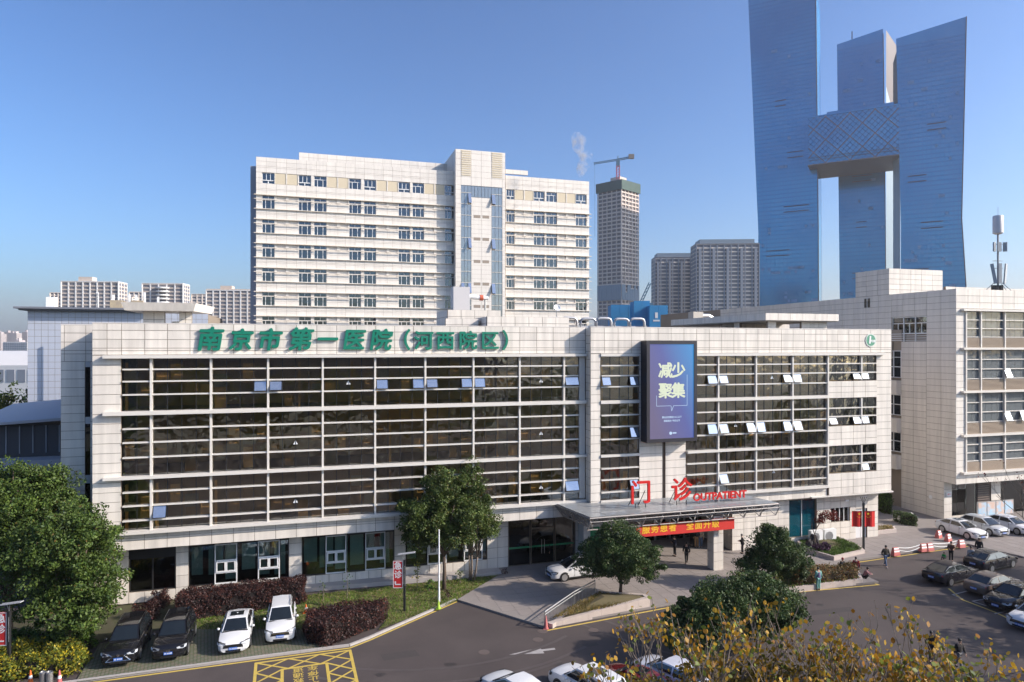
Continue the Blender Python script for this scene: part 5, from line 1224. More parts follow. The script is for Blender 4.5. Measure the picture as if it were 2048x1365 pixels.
# --- autumn trees in the foreground: bare twigs with yellow leaves at the tips
def autumn_tree(name, label, base, top, spread, nb, leafn, lsize=.16, lm=LF_YEL, seed=1, zlow=6.0):
    rs = random.Random(seed); E = empty(name, base, 0, label, 'tree', 'yellow autumn trees'); g = MB(); tips = []
    g.tube([(0, 0, 0), (.05, .05, zlow * .6), (.1, 0, zlow)], [.17, .13, .1], 9)
    def grow(p, d, L, r_, lv):
        k = 3; pts = [p]; q = p
        for i in range(k):
            d = (d + Vector((rs.uniform(-.16, .16), rs.uniform(-.16, .16), rs.uniform(-.05, .16)))).normalized(); q = q + d * L / k; pts.append(q)
        r_ = max(r_, .011); g.tube(pts, [r_, r_ * .9, r_ * .75, r_ * .6], 5, cap=False)
        if lv == 0:
            tips.append(q); tips.append(pts[2]); return
        for _ in range(rs.choice((2, 3, 3))):
            d2 = (d + Vector((rs.uniform(-.75, .75), rs.uniform(-.75, .75), rs.uniform(-.1, .5)))).normalized(); grow(pts[rs.choice((2, 3, 3))], d2, L * rs.uniform(.55, .8), r_ * .55, lv - 1)
    for i in range(nb):
        a = 2 * math.pi * i / nb + rs.uniform(-.3, .3); d = Vector((math.cos(a) * spread, math.sin(a) * spread, rs.uniform(.8, 1.3))).normalized(); grow(Vector((.1, 0, zlow - rs.uniform(0, 1.5))), d, (top - zlow) * rs.uniform(.42, .56), .05, 3)
    g.build('trunk', BARKG, E)
    tp = np.array([list(t) for t in tips]); tp = tp[rng.random(len(tp)) < .8]; C = np.repeat(tp, leafn, 0); C = C + rng.normal(size=C.shape) * np.array([.10, .10, .12]) - np.array([0, 0, .06])
    np_mesh('crown', leaves(C, lsize, aspect=.7, droop=1.1), 6, lm, E); return E
autumn_tree('autumn_tree', 'sparse yellow-leaved tree with bare twigs reaching over the parked cars', (4.3, 18.2, 0), 11.5, .85, 9, 2, .14, seed=3, zlow=7.6)
autumn_tree('autumn_tree', 'densest yellow-leaved tree in front of the dark bushes', (7.0, 18.4, 0), 11.2, .85, 12, 2, .14, seed=5, zlow=7.5)
autumn_tree('autumn_tree', 'yellow-leaved tree with orange tips over the shaded road', (9.4, 18.4, 0), 11.0, .85, 11, 2, .14, seed=8, zlow=7.4)
autumn_tree('autumn_tree', 'low yellow-orange tree nearest the lower edge below the bushes', (6.0, 15.6, 0), 10.0, .9, 12, 2, .13, seed=21, zlow=6.6)
autumn_tree('autumn_tree', 'greener sparse tree with drooping leaves beside the yellow ones', (12.2, 16.8, 0), 9.9, .65, 8, 5, .16, lm=LF_OLV, seed=12, zlow=6.6)
autumn_tree('autumn_tree', 'bare winter tree with reddish tips beside the wing building', (39.9, 51.2, 0), 9.3, .5, 6, 1, .13, lm=LF_MAP, seed=14, zlow=4.2)
autumn_tree('autumn_tree', 'thin yellow-leaved tree in front of the two walkers', (10.9, 17.8, 0), 10.9, .8, 14, 4, .14, seed=31, zlow=7.2)
LF_OBR = leaf_mat('olive_brown_leaf', (.09, .085, .018), (.26, .17, .025), (.40, .24, .02), .2, .35)
for bx_, by_, lab, bl_ in ((5.2, 18.6, 'olive-brown thicket of twigs and leaves under the yellow tips', [(-1.2, 0, 8.6, 1.3, 1.0, .9), (.6, 0, 9.0, 1.5, 1.0, 1.0)]), (8.4, 18.6, 'thickest olive-yellow thicket beside the dark bushes', [(-.8, 0, 9.2, 1.5, 1.0, 1.0), (1.0, 0, 8.9, 1.4, 1.0, 1.0), (0, 0, 8.0, 2.0, 1.0, .8)])):
    tree('autumn_thicket', lab, (bx_, by_, 0), bl_, LF_OBR, 170, 34, .30, .125, .1, bark=BARKG, group='autumn thickets', fork=6.5, stems=3)
# --- trees across the road behind the camera and beside it: seen in the glass, and their shade on the road
proto = tree('street_tree', 'leafy street tree on the far side of the car park', (41, 33.5, 0), [(0, 0, 7.5, 3.2, 3.0, 2.6), (2, .5, 5.8, 2.4, 2.2, 1.9), (-2, 0, 6, 2.4, 2.3, 1.9)], LF_MID, 130, 34, .7, .32, .18, group='street trees outside the view')
spots = [(45, 40, 1.0), (38, 27.5, .95), (50, 46, 1.1), (33, 23, .9), (57, 52, 1.0), (-24, -6, 1.25), (-14, -12, 1.4), (-3, -9, 1.2), (8, -11, 1.35), (19, -7, 1.25), (31, -12, 1.4), (43, -6, 1.3), (-36, -10, 1.3), (55, -12, 1.3), (26, 4, 1.1)]
for i, (x, y, s) in enumerate(spots):
    o = copy_tree(proto); tag(o, 'street tree across the road, seen only in the glass' if y < 0 else 'leafy street tree on the far side of the car park'); o.location = (x, y, 0); o.scale = (s, s, s * random.uniform(.95, 1.1)); o.rotation_euler = (0, 0, random.uniform(0, 6))
    if y < 0: 
        for c in o.children:
            if c.name.startswith('crown') and i % 2: c.data = c.data
OPP = empty('opposite_building', (-70, -75, 0), 0, 'plain grey block across the road, seen only in the glass', 'building')
MB().box(0, 150, -12, 0, 0, 24).build('wall', mat('opposite_wall', (.22, .20, .19), .9, noise=(.15, .14, .135), nscale=.15), OPP)
g = MB()
for k in range(36):
    for j in range(6): g.box(2 + k * 4.1, 4.2 + k * 4.1, .0, .05, 3 + j * 3.5, 5 + j * 3.5)
g.build('windows', mat('opposite_window', (.05, .06, .07), .3), OPP)['kind'] = 'stuff'
# dark belt of trees far left behind the annex
P, N = clump_points([(0, 0, 3.5, 4, 3, 3.5), (6, 1, 4, 4, 3, 3.8), (12, 0, 3.2, 4, 3, 3.2), (-5, 0, 3, 3, 3, 3)], 160, 40, .9)
p = at_depth(8, 693, 112); ET = empty('dark_tree', (p.x, p.y, 0), 0, 'dark tree mass in shade between shed and tiled block', 'tree'); np_mesh('crown', leaves(P * np.array([1, 1, 1.85]), .5, N), 6, LF_OSM, ET); MB().tube([(0, 0, 0), (0, 0, 7)], [.3, .2], 8).build('trunk', BARK, ET)
p = at_depth(8, 693, 92); tree('dark_tree', 'small yellow-green tree tip above the annex roof', (p.x, p.y, 0), [(0, 0, 10.6, 1.8, 1.5, 1.6), (0, 0, 8, 1.6, 1.5, 1.5)], LF_OLV, 70, 36, .5, .3, .15, fork=6)

# --- hedges
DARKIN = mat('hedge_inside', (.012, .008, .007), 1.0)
def hedge(name, label, poly, h, lm, dens=330, lsize=.11, z0=.1, cat='hedge', group=None, bumpy=.12, inner=DARKIN):
    """clipped hedge over a ground polygon"""
    E = empty(name, sum((Vector((p[0], p[1], 0)) for p in poly), Vector()) / len(poly), 0, label, cat, group); c = E.location
    q = [Vector((p[0] - c.x, p[1] - c.y, 0)) for p in poly]
    ins = [v * (1 - min(.3, .22 / max(.3, v.length))) for v in q]
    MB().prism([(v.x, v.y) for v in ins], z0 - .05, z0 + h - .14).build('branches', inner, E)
    tris = [(q[0], q[i], q[i + 1]) for i in range(1, len(q) - 1)]; P, N = [], []
    for a, b, d in tris:
        ar = abs((b - a).cross(d - a).z) / 2; k = int(ar * dens); s = rng.random((k, 2)); f = s.sum(1) > 1; s[f] = 1 - s[f]
        a_, b_, d_ = np.array(a), np.array(b), np.array(d); pt = a_ + s[:, :1] * (b_ - a_) + s[:, 1:] * (d_ - a_); pt[:, 2] = z0 + h; P.append(pt); N.append(np.tile([0, 0, 1.5], (k, 1)))
    for i in range(len(q)):
        a, b = q[i], q[(i + 1) % len(q)]; L = (b - a).length; k = int(L * h * dens); s = rng.random((k, 2)); a_, b_ = np.array(a), np.array(b)
        pt = a_ + s[:, :1] * (b_ - a_); pt[:, 2] = z0 + s[:, 1] * h; nn_ = np.array([(b - a).y, -(b - a).x, 0]) / L; P.append(pt); N.append(np.tile(nn_ * 1.5, (k, 1)))
    P, N = np.concatenate(P), np.concatenate(N)
    wob = np.sin(P[:, 0] * 3.1 + P[:, 1] * 1.7) * np.sin(P[:, 1] * 2.3 + P[:, 2] * 4 + P[:, 0]) ; P = P + N / 1.5 * (wob[:, None] * bumpy + rng.normal(size=(len(P), 1)) * bumpy * .45)
    np_mesh('foliage', leaves(P, lsize, N), 6, lm, E); return E
def gp(*ps): return [ground(x, y) for x, y in ps]
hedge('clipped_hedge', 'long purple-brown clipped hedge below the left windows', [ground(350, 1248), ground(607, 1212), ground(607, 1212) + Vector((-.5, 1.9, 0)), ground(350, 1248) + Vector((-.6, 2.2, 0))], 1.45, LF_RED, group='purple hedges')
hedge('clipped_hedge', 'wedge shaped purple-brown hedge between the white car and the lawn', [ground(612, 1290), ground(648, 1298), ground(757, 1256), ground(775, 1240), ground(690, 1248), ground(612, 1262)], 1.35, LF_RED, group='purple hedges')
for x, y, s, lab in ((292, 1240, .85, 'rounded purple shrub behind the black cars'), (322, 1212, .7, 'smaller purple shrub touching the long hedge')):
    P, N = clump_points([(0, 0, s * .75, s * 1.1, s, s * .75)], 40, 60, .3); E = empty('purple_shrub', ground(x, y), 0, lab, 'shrub', 'purple shrubs'); np_mesh('foliage', leaves(P, .12, N), 6, LF_RED, E); MB().tube([(0, 0, 0), (0, 0, s)], .05, 6).build('stem', BARK, E)
hedge('mixed_shrub_bed', 'yellow-green shrub border at the kerb below the camphor trees', [ground(-60, 1372), ground(150, 1352), ground(176, 1318), ground(60, 1310), ground(-60, 1325)], .75, LF_OLV, 260, .16, group='kerb planting', bumpy=.25)
hedge('mixed_shrub_bed', 'green low shrubs in the shade behind the yellow-green border', [ground(-60, 1326), ground(60, 1311), ground(178, 1305), ground(190, 1270), ground(-60, 1290)], .5, LF_GRN, 220, .16, group='kerb planting', bumpy=.25)
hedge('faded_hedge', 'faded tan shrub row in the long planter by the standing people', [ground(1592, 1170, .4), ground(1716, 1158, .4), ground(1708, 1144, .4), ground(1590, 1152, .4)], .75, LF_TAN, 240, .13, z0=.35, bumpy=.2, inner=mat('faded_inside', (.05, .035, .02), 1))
hedge('alley_bush', 'clipped dark bush beside the alley bollards', [ground(1802, 1052), ground(1834, 1056), ground(1834, 1056) + Vector((.2, 1.4, 0)), ground(1802, 1052) + Vector((0, 1.4, 0))], 1.1, LF_OSM, 260, .12, bumpy=.15, group='alley bushes')
hedge('alley_bush', 'bright green bush at the back of the alley', [ground(1768, 1030), ground(1784, 1032), ground(1784, 1032) + Vector((.3, 1.6, 0)), ground(1768, 1030) + Vector((0, 1.6, 0))], 2.2, LF_GRN, 200, .14, bumpy=.15, group='alley bushes')

# --- lawns
def blades(name, poly, n, h, m, z, parent, slope=None):
    q = [Vector((p[0], p[1], 0)) for p in poly]; xs = [p.x for p in q]; ys = [p.y for p in q]; pts = []
    while len(pts) < n:
        c = rng.uniform([min(xs), min(ys)], [max(xs), max(ys)], size=(4000, 2))
        for a in c:
            if inside(Vector((a[0], a[1], 0)), q): pts.append(a)
            if len(pts) >= n: break
    P = np.zeros((n, 3)); P[:, :2] = np.array(pts[:n]); P[:, 2] = z
    d = rng.normal(size=(n, 3)) * .45; d[:, 2] = 1; d *= h * rng.uniform(.5, 1.4, size=(n, 1)); s = rng.normal(size=(n, 3)); s[:, 2] = 0; s = s / np.linalg.norm(s, axis=1)[:, None] * h * .22
    return np_mesh(name, np.stack([P - s, P + s, P + d], 1).reshape(-1, 3), 3, m, parent)
lawn_poly = [ground(370, 1262), ground(612, 1262), ground(690, 1250), ground(775, 1243), ground(757, 1262), ground(912, 1205), ground(1003, 1152), ground(600, 1195), ground(360, 1238)]
LAWN = sheet('lawn', lawn_poly, .09, GRASSB)
tag(blades('lawn_grass', lawn_poly, 26000, .10, GRASSM, .09, None), 'patchy green and straw lawn between kerb and building', 'grass', kind='stuff')
bay_poly = [ground(150, 1368), ground(500, 1320), ground(660, 1299), ground(612, 1262), ground(370, 1262), ground(200, 1290)]
GPV = bpy.data.materials.new('grass_pavers'); GPV.use_nodes = True; t = GPV.node_tree; b_ = t.nodes['Principled BSDF']; b_.inputs['Roughness'].default_value = .9
ge = _n(t, 'ShaderNodeNewGeometry'); mp = _n(t, 'ShaderNodeMapping'); mp.inputs['Rotation'].default_value = (0, 0, TH); br = _n(t, 'ShaderNodeTexBrick'); t.links.new(ge.outputs['Position'], mp.inputs[0]); t.links.new(mp.outputs[0], br.inputs['Vector'])
br.inputs['Scale'].default_value = 1; br.inputs['Brick Width'].default_value = .26; br.inputs['Row Height'].default_value = .15; br.inputs['Mortar Size'].default_value = .028
br.inputs['Color1'].default_value = (.20, .155, .125, 1); br.inputs['Color2'].default_value = (.14, .15, .11, 1); br.inputs['Mortar'].default_value = (.055, .07, .025, 1); t.links.new(br.outputs[0], b_.inputs['Base Color'])
sheet('parking_bays', bay_poly, .085, GPV)
# path ledge along the facade
g = MB(); g.prism([(p.x, p.y) for p in (ground(600, 1186), ground(1003, 1152), ground(1003, 1152) + Vector((-.3, 1.0, 0)), ground(600, 1186) + Vector((-.3, 1.0, 0)))], 0, .32); tag(g.build('path', KERB), kind='structure')
soil = sheet('planting_bed', [ground(180, 1290), ground(370, 1250), ground(612, 1215), to_wld(14, 1.6), to_wld(-4, 2.8), ground(-60, 1250), ground(-60, 1330)], .06, mat('bed_soil', (.07, .055, .035), 1, noise=(.05, .06, .02), nscale=2))
for x, y, s, lab in ((608, 1228, .14, 'small orange-white cone'), ):
    pass
def young_plant(x, y, h, lab, n=36, lm=LF_GRN, ls=.16):
    E = empty('young_plant', ground(x, y, .09), 0, lab, 'plant', 'young plants on the lawn'); g = MB(); g.tube([(0, 0, 0), (.03, 0, h * .5), (0, .02, h)], [.03, .02, .01], 5); g.build('stem', BARKG, E)
    C = np.stack([rng.normal(size=n) * .16, rng.normal(size=n) * .16, rng.uniform(h * .25, h, n)], 1); np_mesh('leaves', leaves(C, ls), 6, lm, E)
young_plant(646, 1204, 1.4, 'leafy sapling next to the long purple hedge'); young_plant(694, 1198, 2.1, 'thin tall sapling on the lawn before the windows', 26); young_plant(858, 1184, .9, 'broad-leaved plant at the foot of the lawn tree', 50, ls=.24)
young_plant(1010, 1150, .5, 'low dark bush by the path corner', 40, LF_RED); young_plant(896, 1200, .75, 'small purple bush beside the white pole', 90, LF_RED, .12); young_plant(834, 1176, 2.3, 'pale bushy sapling behind the emergency sign', 90, LF_OLV, .16); young_plant(920, 1168, 1.0, 'glossy bush between the two lawn trees', 60)

# ================================================================ cars
TYRE = mat('tyre_rubber', (.015, .015, .016), .8); RIM = mat('alloy_rim', (.50, .50, .51), .3, metal=.8); CGL = mat('car_glass', (.012, .016, .019), .06, spec=.5, coat=.3); LAMP = mat('headlamp', (.42, .44, .46), .1, coat=1); TAIL = mat('tail_lamp', (.30, .012, .012), .2, coat=1)
PLATE = mat('blue_plate', (.03, .13, .50), .5); CHROME = mat('chrome', (.62, .62, .62), .15, metal=1); BLACKP = mat('black_trim', (.012, .012, .013), .45)
def paint(nm, c, met=0.0): return mat('paint_' + nm, c, .5, metal=met, coat=1.0, spec=.05)
PAINTS = {'white': paint('white', (.66, .66, .66)), 'black': paint('black', (.008, .008, .010)), 'silver': paint('silver', (.52, .54, .57), .5), 'red': paint('red', (.11, .006, .010), .2), 'brown': paint('brown', (.16, .12, .10), .4), 'dark': paint('dark', (.012, .012, .018)), 'pearl': paint('pearl', (.62, .63, .68), .2)}
BODY = {  # stations: x/L, half width factor, z low, z top
 'sedan': ((-.5, .74, .42, .86), (-.485, .86, .32, .96), (-.44, .95, .24, 1.02), (-.36, .99, .20, 1.03), (-.15, 1.0, .18, .99), (.08, 1.0, .18, .96), (.22, 1.0, .18, .95), (.34, .99, .18, .89), (.43, .96, .18, .82), (.475, .90, .19, .745), (.5, .74, .22, .62)),
 'suv': ((-.5, .78, .45, 1.05), (-.485, .90, .34, 1.10), (-.44, .97, .26, 1.13), (-.3, 1.0, .24, 1.13), (-.1, 1.0, .24, 1.10), (.1, 1.0, .24, 1.08), (.22, 1.0, .24, 1.07), (.36, .99, .24, 1.03), (.44, .96, .24, .97), (.482, .91, .25, .89), (.5, .78, .29, .76))}
BODY['hatch'] = BODY['sedan']
CAB = {'sedan': (-.43, -.24, .05, .235, 1.0, .96, 1.45), 'suv': (-.475, -.40, .06, .23, 1.1, 1.07, 1.70), 'hatch': (-.47, -.34, .07, .27, 1.0, .95, 1.50)}  # rear base, rear roof, front roof, front base, z rear base, z front base, z roof
def car(name, label, base, heading, kind, colour, L=4.75, W=1.84, sunroof=False, rails=False, group='parked cars', plate=True, grille='bar'):
    E = empty(name, base, math.atan2(heading[1], heading[0]), label, 'car', group); hw = W / 2; P = PAINTS[colour]
    g = MB(); st = BODY[kind]; rows_ = []; n = 0
    half = lambda w_, a, b: [(.0, a), (.8 * w_, a), (.965 * w_, a + .10), (1.0 * w_, a + (b - a) * .42), (.985 * w_, a + (b - a) * .72), (.93 * w_, b - .035), (.80 * w_, b), (.4 * w_, b + .032), (0, b + .042)]
    vs = []
    for x, wf, a, b in st:
        h = half(wf * hw, a, b); ring = h + [(-p, q) for p, q in reversed(h[1:-1])]; n = len(ring); vs += [(x * L, p, q) for p, q in ring]
    k = len(st); fs = [(i * n + j, (i + 1) * n + j, (i + 1) * n + (j + 1) % n, i * n + (j + 1) % n) for i in range(k - 1) for j in range(n)] + [tuple(range(n)), tuple(reversed(range((k - 1) * n, k * n)))]
    g.add(vs, fs); g.build('body', P, E, smooth=True, sharp=38)
    rb, rr, fr, fb, zrb, zfb, zr = [c * L if i < 4 else c for i, c in enumerate(CAB[kind])]; wb, wr = .87 * hw, .68 * hw
    g = MB(); md = (rr + fr) / 2
    A = [(rb, wb * .92, zrb), (rr, wr * .97, zr - .05), (md, wr, zr), (fr, wr * .97, zr - .03), (fb, wb * .95, zfb)]
    base_mid = [((rb + fb) / 2, wb, (zrb + zfb) / 2)]
    vl = A + base_mid; m_ = [(x, -y, z) for x, y, z in vl]; cen = [(rr, 0, zr), (md, 0, zr + .035), (fr, 0, zr + .01)]
    g.add(vl + m_ + cen, [(0, 1, 2, 5), (2, 3, 4, 5), (6, 11, 8, 7), (8, 11, 10, 9), (0, 6, 7, 13 - 1, 1), (1, 12, 13, 2), (12, 7, 8, 13), (2, 13, 14, 3), (13, 8, 9, 14), (3, 14, 9, 10, 4)])
    g.build('cabin', P, E, smooth=True, sharp=25)
    def lerp3(a, b, s): return Vector(a).lerp(Vector(b), s)
    def pane(nm, c, off):
        q = [Vector(p) + Vector(off) for p in c]; MB().add(q, [tuple(range(len(q)))]).build(nm, CGL, E)
    FB, FR_, RB_, RR_ = A[4], A[3], A[0], A[1]
    mir = lambda p: (p[0], -p[1], p[2])
    def scr(a, b, off, nm, s0=.05, s1=.93, e=.07):
        l0, l1 = lerp3(a, b, s0), lerp3(a, b, s1); r0, r1 = Vector(mir(l0)), Vector(mir(l1)); l0.y -= e; l1.y -= e; r0.y += e; r1.y += e
        m0, m1 = (l0 + r0) / 2, (l1 + r1) / 2; m0.x += .03 * (1 if off[0] > 0 else -1); m1.z += .012; m1.x += .02 * (1 if off[0] > 0 else -1); pane(nm, [l0, m0, r0, r1, m1, l1], off)
    scr(FB, FR_, (.012, 0, .02), 'windscreen'); scr(RB_, RR_, (-.012, 0, .02), 'rear_window', .12, .92)
    xB = (rb + fb) / 2 - .02 * L
    for s in (1, -1):
        def sp(x, t): return (x, s * (wb + (wr - wb) * t + .014), (zrb + zfb) / 2 + .02 + (zr - .06 - (zrb + zfb) / 2) * t)
        fe = lambda t: fb + (fr - fb) * t - .10; re = lambda t: rb + (rr - rb) * t + .14
        a = [sp(xB + .05, .06), sp(fe(.06), .06), sp(fe(.86), .86), sp(xB + .05, .9)]; b = [sp(re(.1), .1), sp(xB - .05, .06), sp(xB - .05, .9), sp(re(.8), .8)]
        if s < 0: a.reverse(); b.reverse()
        pane('side_window', a, (0, 0, 0)); pane('side_window', b, (0, 0, 0))
        MB().lathe([(.02, -.08), (.09, -.05), (.10, .02), (.03, .07)], 8).build('mirror', P, E, loc=(fb - .14 * L * .6, s * (hw + .08), zfb + .05), smooth=True)
        lx = .445 * L; bz = st[8][3] - .04
        zq = st[9][3]
        def lens(k, o_): return [(.4965 * L + o_, s * (.50 - k) * hw, zq - .125 - k), (.4965 * L + o_, s * (.48 - k) * hw, zq - .045 + k), (.462 * L + o_, s * (.84 + k) * hw, zq + .025 + k), (.425 * L + o_, s * (1.0 + k * .3) * hw, zq + .02), (.445 * L + o_, s * (.99 + k * .3) * hw, zq - .10 - k), (.483 * L + o_, s * .82 * hw, zq - .145 - k)]
        for nm_, kk_, oo_, mm_ in (('lamp_housing', .022, .028, BLACKP), ('headlight', -.004, .052, LAMP)):
            q_ = lens(kk_, oo_); b_ = [(x - .12, y * .97, z) for x, y, z in q_]; n_ = 6
            MB().add(q_ + b_, [tuple(range(6)) if s > 0 else tuple(reversed(range(6)))] + [(i, (i + 1) % 6, 6 + (i + 1) % 6, 6 + i) for i in range(6)]).build(nm_, mm_, E)
        for sx_ in (xB, xB + .235 * L, xB - .2 * L): MB().box(sx_ - .006, sx_ + .006, min(s * hw * .93, s * hw * 1.003), max(s * hw * .93, s * hw * 1.003), .32, .93 if kind != 'suv' else 1.05).build('door_seam', BLACKP, E)
        MB().box(-.20 * L, .21 * L, min(s * hw * .9, s * hw * .992), max(s * hw * .9, s * hw * .992), st[4][2] - .01, st[4][2] + .085).build('sill', BLACKP, E)
        zt_ = .88 if kind != 'suv' else 1.0
        h = MB().lathe([(.001, -1), (.8, -.7), (1, 0), (.8, .7), (.001, 1)], 8).build('tail_light', TAIL, E, loc=(-.481 * L, s * hw * .70, zt_ - .03), rot=(0, 0, R(-s * 14))); h.scale = (.05, .22, .085)
        for hx in (xB + .12, xB - .75): MB().box(hx, hx + .2, s * hw * .992 - .015, s * hw * .992 + .015, .80 * (1 if kind != 'suv' else 1.12), .84 * (1 if kind != 'suv' else 1.12)).build('door_handle', CHROME if colour in ('black', 'dark') else P, E)
        for wx in (.30 * L, -.29 * L):
            R0 = .33 if kind != 'suv' else .36
            MB().lathe([(R0 + .06, -.02), (R0 + .06, .012)], 24).build('wheel_arch', BLACKP, E, loc=(wx, s * (hw - .016), R0 + .01), rot=(R(-90 * s), 0, 0))
            w_ = MB().lathe([(R0 - .09, -.11), (R0 - .02, -.11), (R0, -.07), (R0, .07), (R0 - .02, .11), (R0 - .09, .11)], 22).build('wheel', TYRE, E, loc=(wx, s * (hw - .098), R0), rot=(R(-90 * s), 0, 0), smooth=True, sharp=40)
            rm = MB(); rm.lathe([(.07, .10), (.07, .125)], 10)
            for q in range(5):
                a_ = 2 * math.pi * q / 5; c_, s_ = math.cos(a_), math.sin(a_); e_ = .035; rm.add([(c_ * .05 - s_ * e_, s_ * .05 + c_ * e_, .118), (c_ * .05 + s_ * e_, s_ * .05 - c_ * e_, .118), (c_ * (R0 - .09) + s_ * e_ * 1.3, s_ * (R0 - .09) - c_ * e_ * 1.3, .118), (c_ * (R0 - .09) - s_ * e_ * 1.3, s_ * (R0 - .09) + c_ * e_ * 1.3, .118)], [(0, 1, 2, 3)])
            rm.lathe([(R0 - .105, .108), (R0 - .085, .116)], 22); rm.build('rim', RIM, w_)
    zf = st[9][2]; zg = st[9][3]
    MB().box(fb - .02, fb + .09, -wb * .9, wb * .9, zfb - .02, zfb + .028).build('wiper_cowl', BLACKP, E)
    MB().add([(.4985 * L + .012, y, z) for y, z in ((-.62 * hw, zg - .30), (.62 * hw, zg - .30), (.56 * hw, zg - .10), (-.56 * hw, zg - .10))] + [(.46 * L, y, z) for y, z in ((-.62 * hw, zg - .30), (.62 * hw, zg - .30), (.56 * hw, zg - .10), (-.56 * hw, zg - .10))], [(0, 1, 2, 3), (4, 7, 6, 5), (0, 4, 5, 1), (1, 5, 6, 2), (2, 6, 7, 3), (3, 7, 4, 0)]).build('grille', BLACKP, E)
    MB().box(.45 * L, .4925 * L, -.78 * hw, -.5 * hw, zf + .1, zf + .2).box(.45 * L, .4925 * L, .5 * hw, .78 * hw, zf + .1, zf + .2).box(.46 * L, .502 * L, -.45 * hw, .45 * hw, zf + .04, zf + .15).build('lower_intake', BLACKP, E)
    if grille == 'bar': MB().box(.46 * L, .503 * L + .012, -.5 * hw, .5 * hw, zg - .165, zg - .135).build('grille_bar', CHROME, E)
    if grille == 'star':
        for dz in (-.03, .03): MB().box(.46 * L, .503 * L + .014, -.5 * hw, .5 * hw, zg - .2 + dz, zg - .185 + dz).build('grille_bar', CHROME, E)
        MB().lathe([(.09, 0), (.09, .02), (.07, .025), (.07, 0)], 16).build('emblem', CHROME, E, loc=(.503 * L + .012, 0, zg - .19), rot=(0, R(90), 0))
    if grille == 'spindle':
        for s in (1, -1): MB().tube([(.497 * L, s * .55 * hw, zg - .02), (.505 * L, s * .33 * hw, zg - .16), (.503 * L, s * .66 * hw, zg - .45)], .03, 6).build('grille_edge', CHROME, E)
        MB().tube([(.503 * L, -.66 * hw, zg - .45), (.503 * L, .66 * hw, zg - .45)], .022, 6).build('grille_edge', CHROME, E); MB().lathe([(.08, 0), (.08, .02)], 14).build('emblem', CHROME, E, loc=(.504 * L, 0, zg - .13), rot=(0, R(90), 0))
    for xs, sg, zz in ((.503 * L + .014, 1, zg - .34), (-.503 * L, -1, st[0][3] - .22)):
        pl = MB().box(min(xs, xs - sg * .03), max(xs, xs - sg * .03) + (.004 if sg > 0 else 0), -.23, .23, zz - .075, zz + .075).build('license_plate', PLATE, E)
        mk = MB()
        for q in range(6): y = -.19 + q * .066 + (.03 if q > 1 else 0); mk.box(xs + sg * .004 - .001, xs + sg * .004 + .001, y, y + .035, zz - .04, zz + .04)
        mk.build('plate_marks', TRI, pl)
    if sunroof: MB().quad((md + .45, wr * .62, zr + .026), (md - .25, wr * .62, zr + .034), (md - .25, -wr * .62, zr + .034), (md + .45, -wr * .62, zr + .026)).build('sunroof', CGL, E)
    if rails:
        for s in (1, -1): MB().tube([(rr + .1, s * wr * .93, zr - .01), (rr + .3, s * wr * .95, zr + .06), (fr - .3, s * wr * .95, zr + .06), (fr - .05, s * wr * .93, zr)], .022, 6).build('roof_rail', CHROME, E)
    return E
NN = Vector((ST, -CT, 0)); UU = Vector((CT, ST, 0))
def front_at(x, y, head, L, z=0.0):
    h = Vector((head[0], head[1], 0)).normalized(); return ground(x, y, z) - h * L / 2
gl = 'cars in the bays below the purple hedge'
car('parked_car', 'black SUV with angular chrome-edged grille nearest the camphor trees', front_at(236, 1338, NN, 4.8, .085), NN, 'suv', 'black', 4.8, 1.9, rails=True, group=gl, grille='spindle')
car('parked_car', 'black SUV with star emblem grille and silver roof rails', front_at(336, 1326, NN, 4.7, .085), NN, 'suv', 'black', 4.7, 1.9, rails=True, group=gl, grille='star')
car('parked_car', 'white sedan with dark sunroof beside the black SUVs', front_at(466, 1311, NN, 4.88, .085), NN, 'sedan', 'white', 4.88, 1.84, sunroof=True, group=gl, grille='none')
car('parked_car', 'white SUV with roof rails next to the wedge hedge', front_at(560, 1291, NN, 4.5, .085), NN, 'suv', 'white', 4.5, 1.82, rails=True, group=gl)
car('drop_off_car', 'white sedan half hidden behind the planter tree at the entrance', ground(1152, 1152, FZ + .01), (-.93, -.36), 'sedan', 'white', 4.8, 1.84, group='cars at the entrance')
h6 = Vector((-.62, .78, 0)).normalized()
g6 = 'cars parked under the yellow trees'
for nm, lab, x, y, kd, cl, sr in (('white', 'white car cut by the lower edge, no car to its left', 1035, 1408, 'sedan', 'white', False), ('white2', 'white SUV with black sunroof under the bare twigs', 1178, 1398, 'suv', 'white', True), ('red', 'dark red car between two white ones under the twigs', 1272, 1392, 'sedan', 'red', True), ('pearl', 'pale car behind the dark red one under yellow leaves', 1345, 1372, 'sedan', 'pearl', False)):
    car('parked_car', lab, ground(x, y), h6, kd, cl, 4.7, 1.84, sunroof=sr, group=g6)
gr_ = 'cars before the wing building'
for x, y, kd, cl, lab in ((1966, 1083, 'sedan', 'white', 'white sedan with sunroof by the red barriers and wing'), (2012, 1076, 'hatch', 'silver', 'silver hatchback between two pale cars before the wing'), (2066, 1074, 'sedan', 'pearl', 'silver sedan cut by the frame before the notice boards')):
    car('parked_car', lab, front_at(x, y, NN, 4.5, FZ), NN, kd, cl, 4.5 if kd != 'hatch' else 4.2, 1.8, sunroof=(cl == 'white'), group=gr_)
hr = Vector((.90, .44, 0)).normalized(); gq = 'cars in the right hand car park'
def rear_at(x, y, head, L): return ground(x, y) + head * L / 2
car('parked_car', 'black sedan with red tail lamps standing alone at the lane corner', rear_at(1862, 1170, hr, 4.9), hr, 'sedan', 'dark', 4.9, 1.86, group=gq)
car('parked_car', 'brown sedan seen from behind beside the black one', rear_at(1947, 1194, hr, 4.8), hr, 'sedan', 'brown', 4.8, 1.84, group=gq)
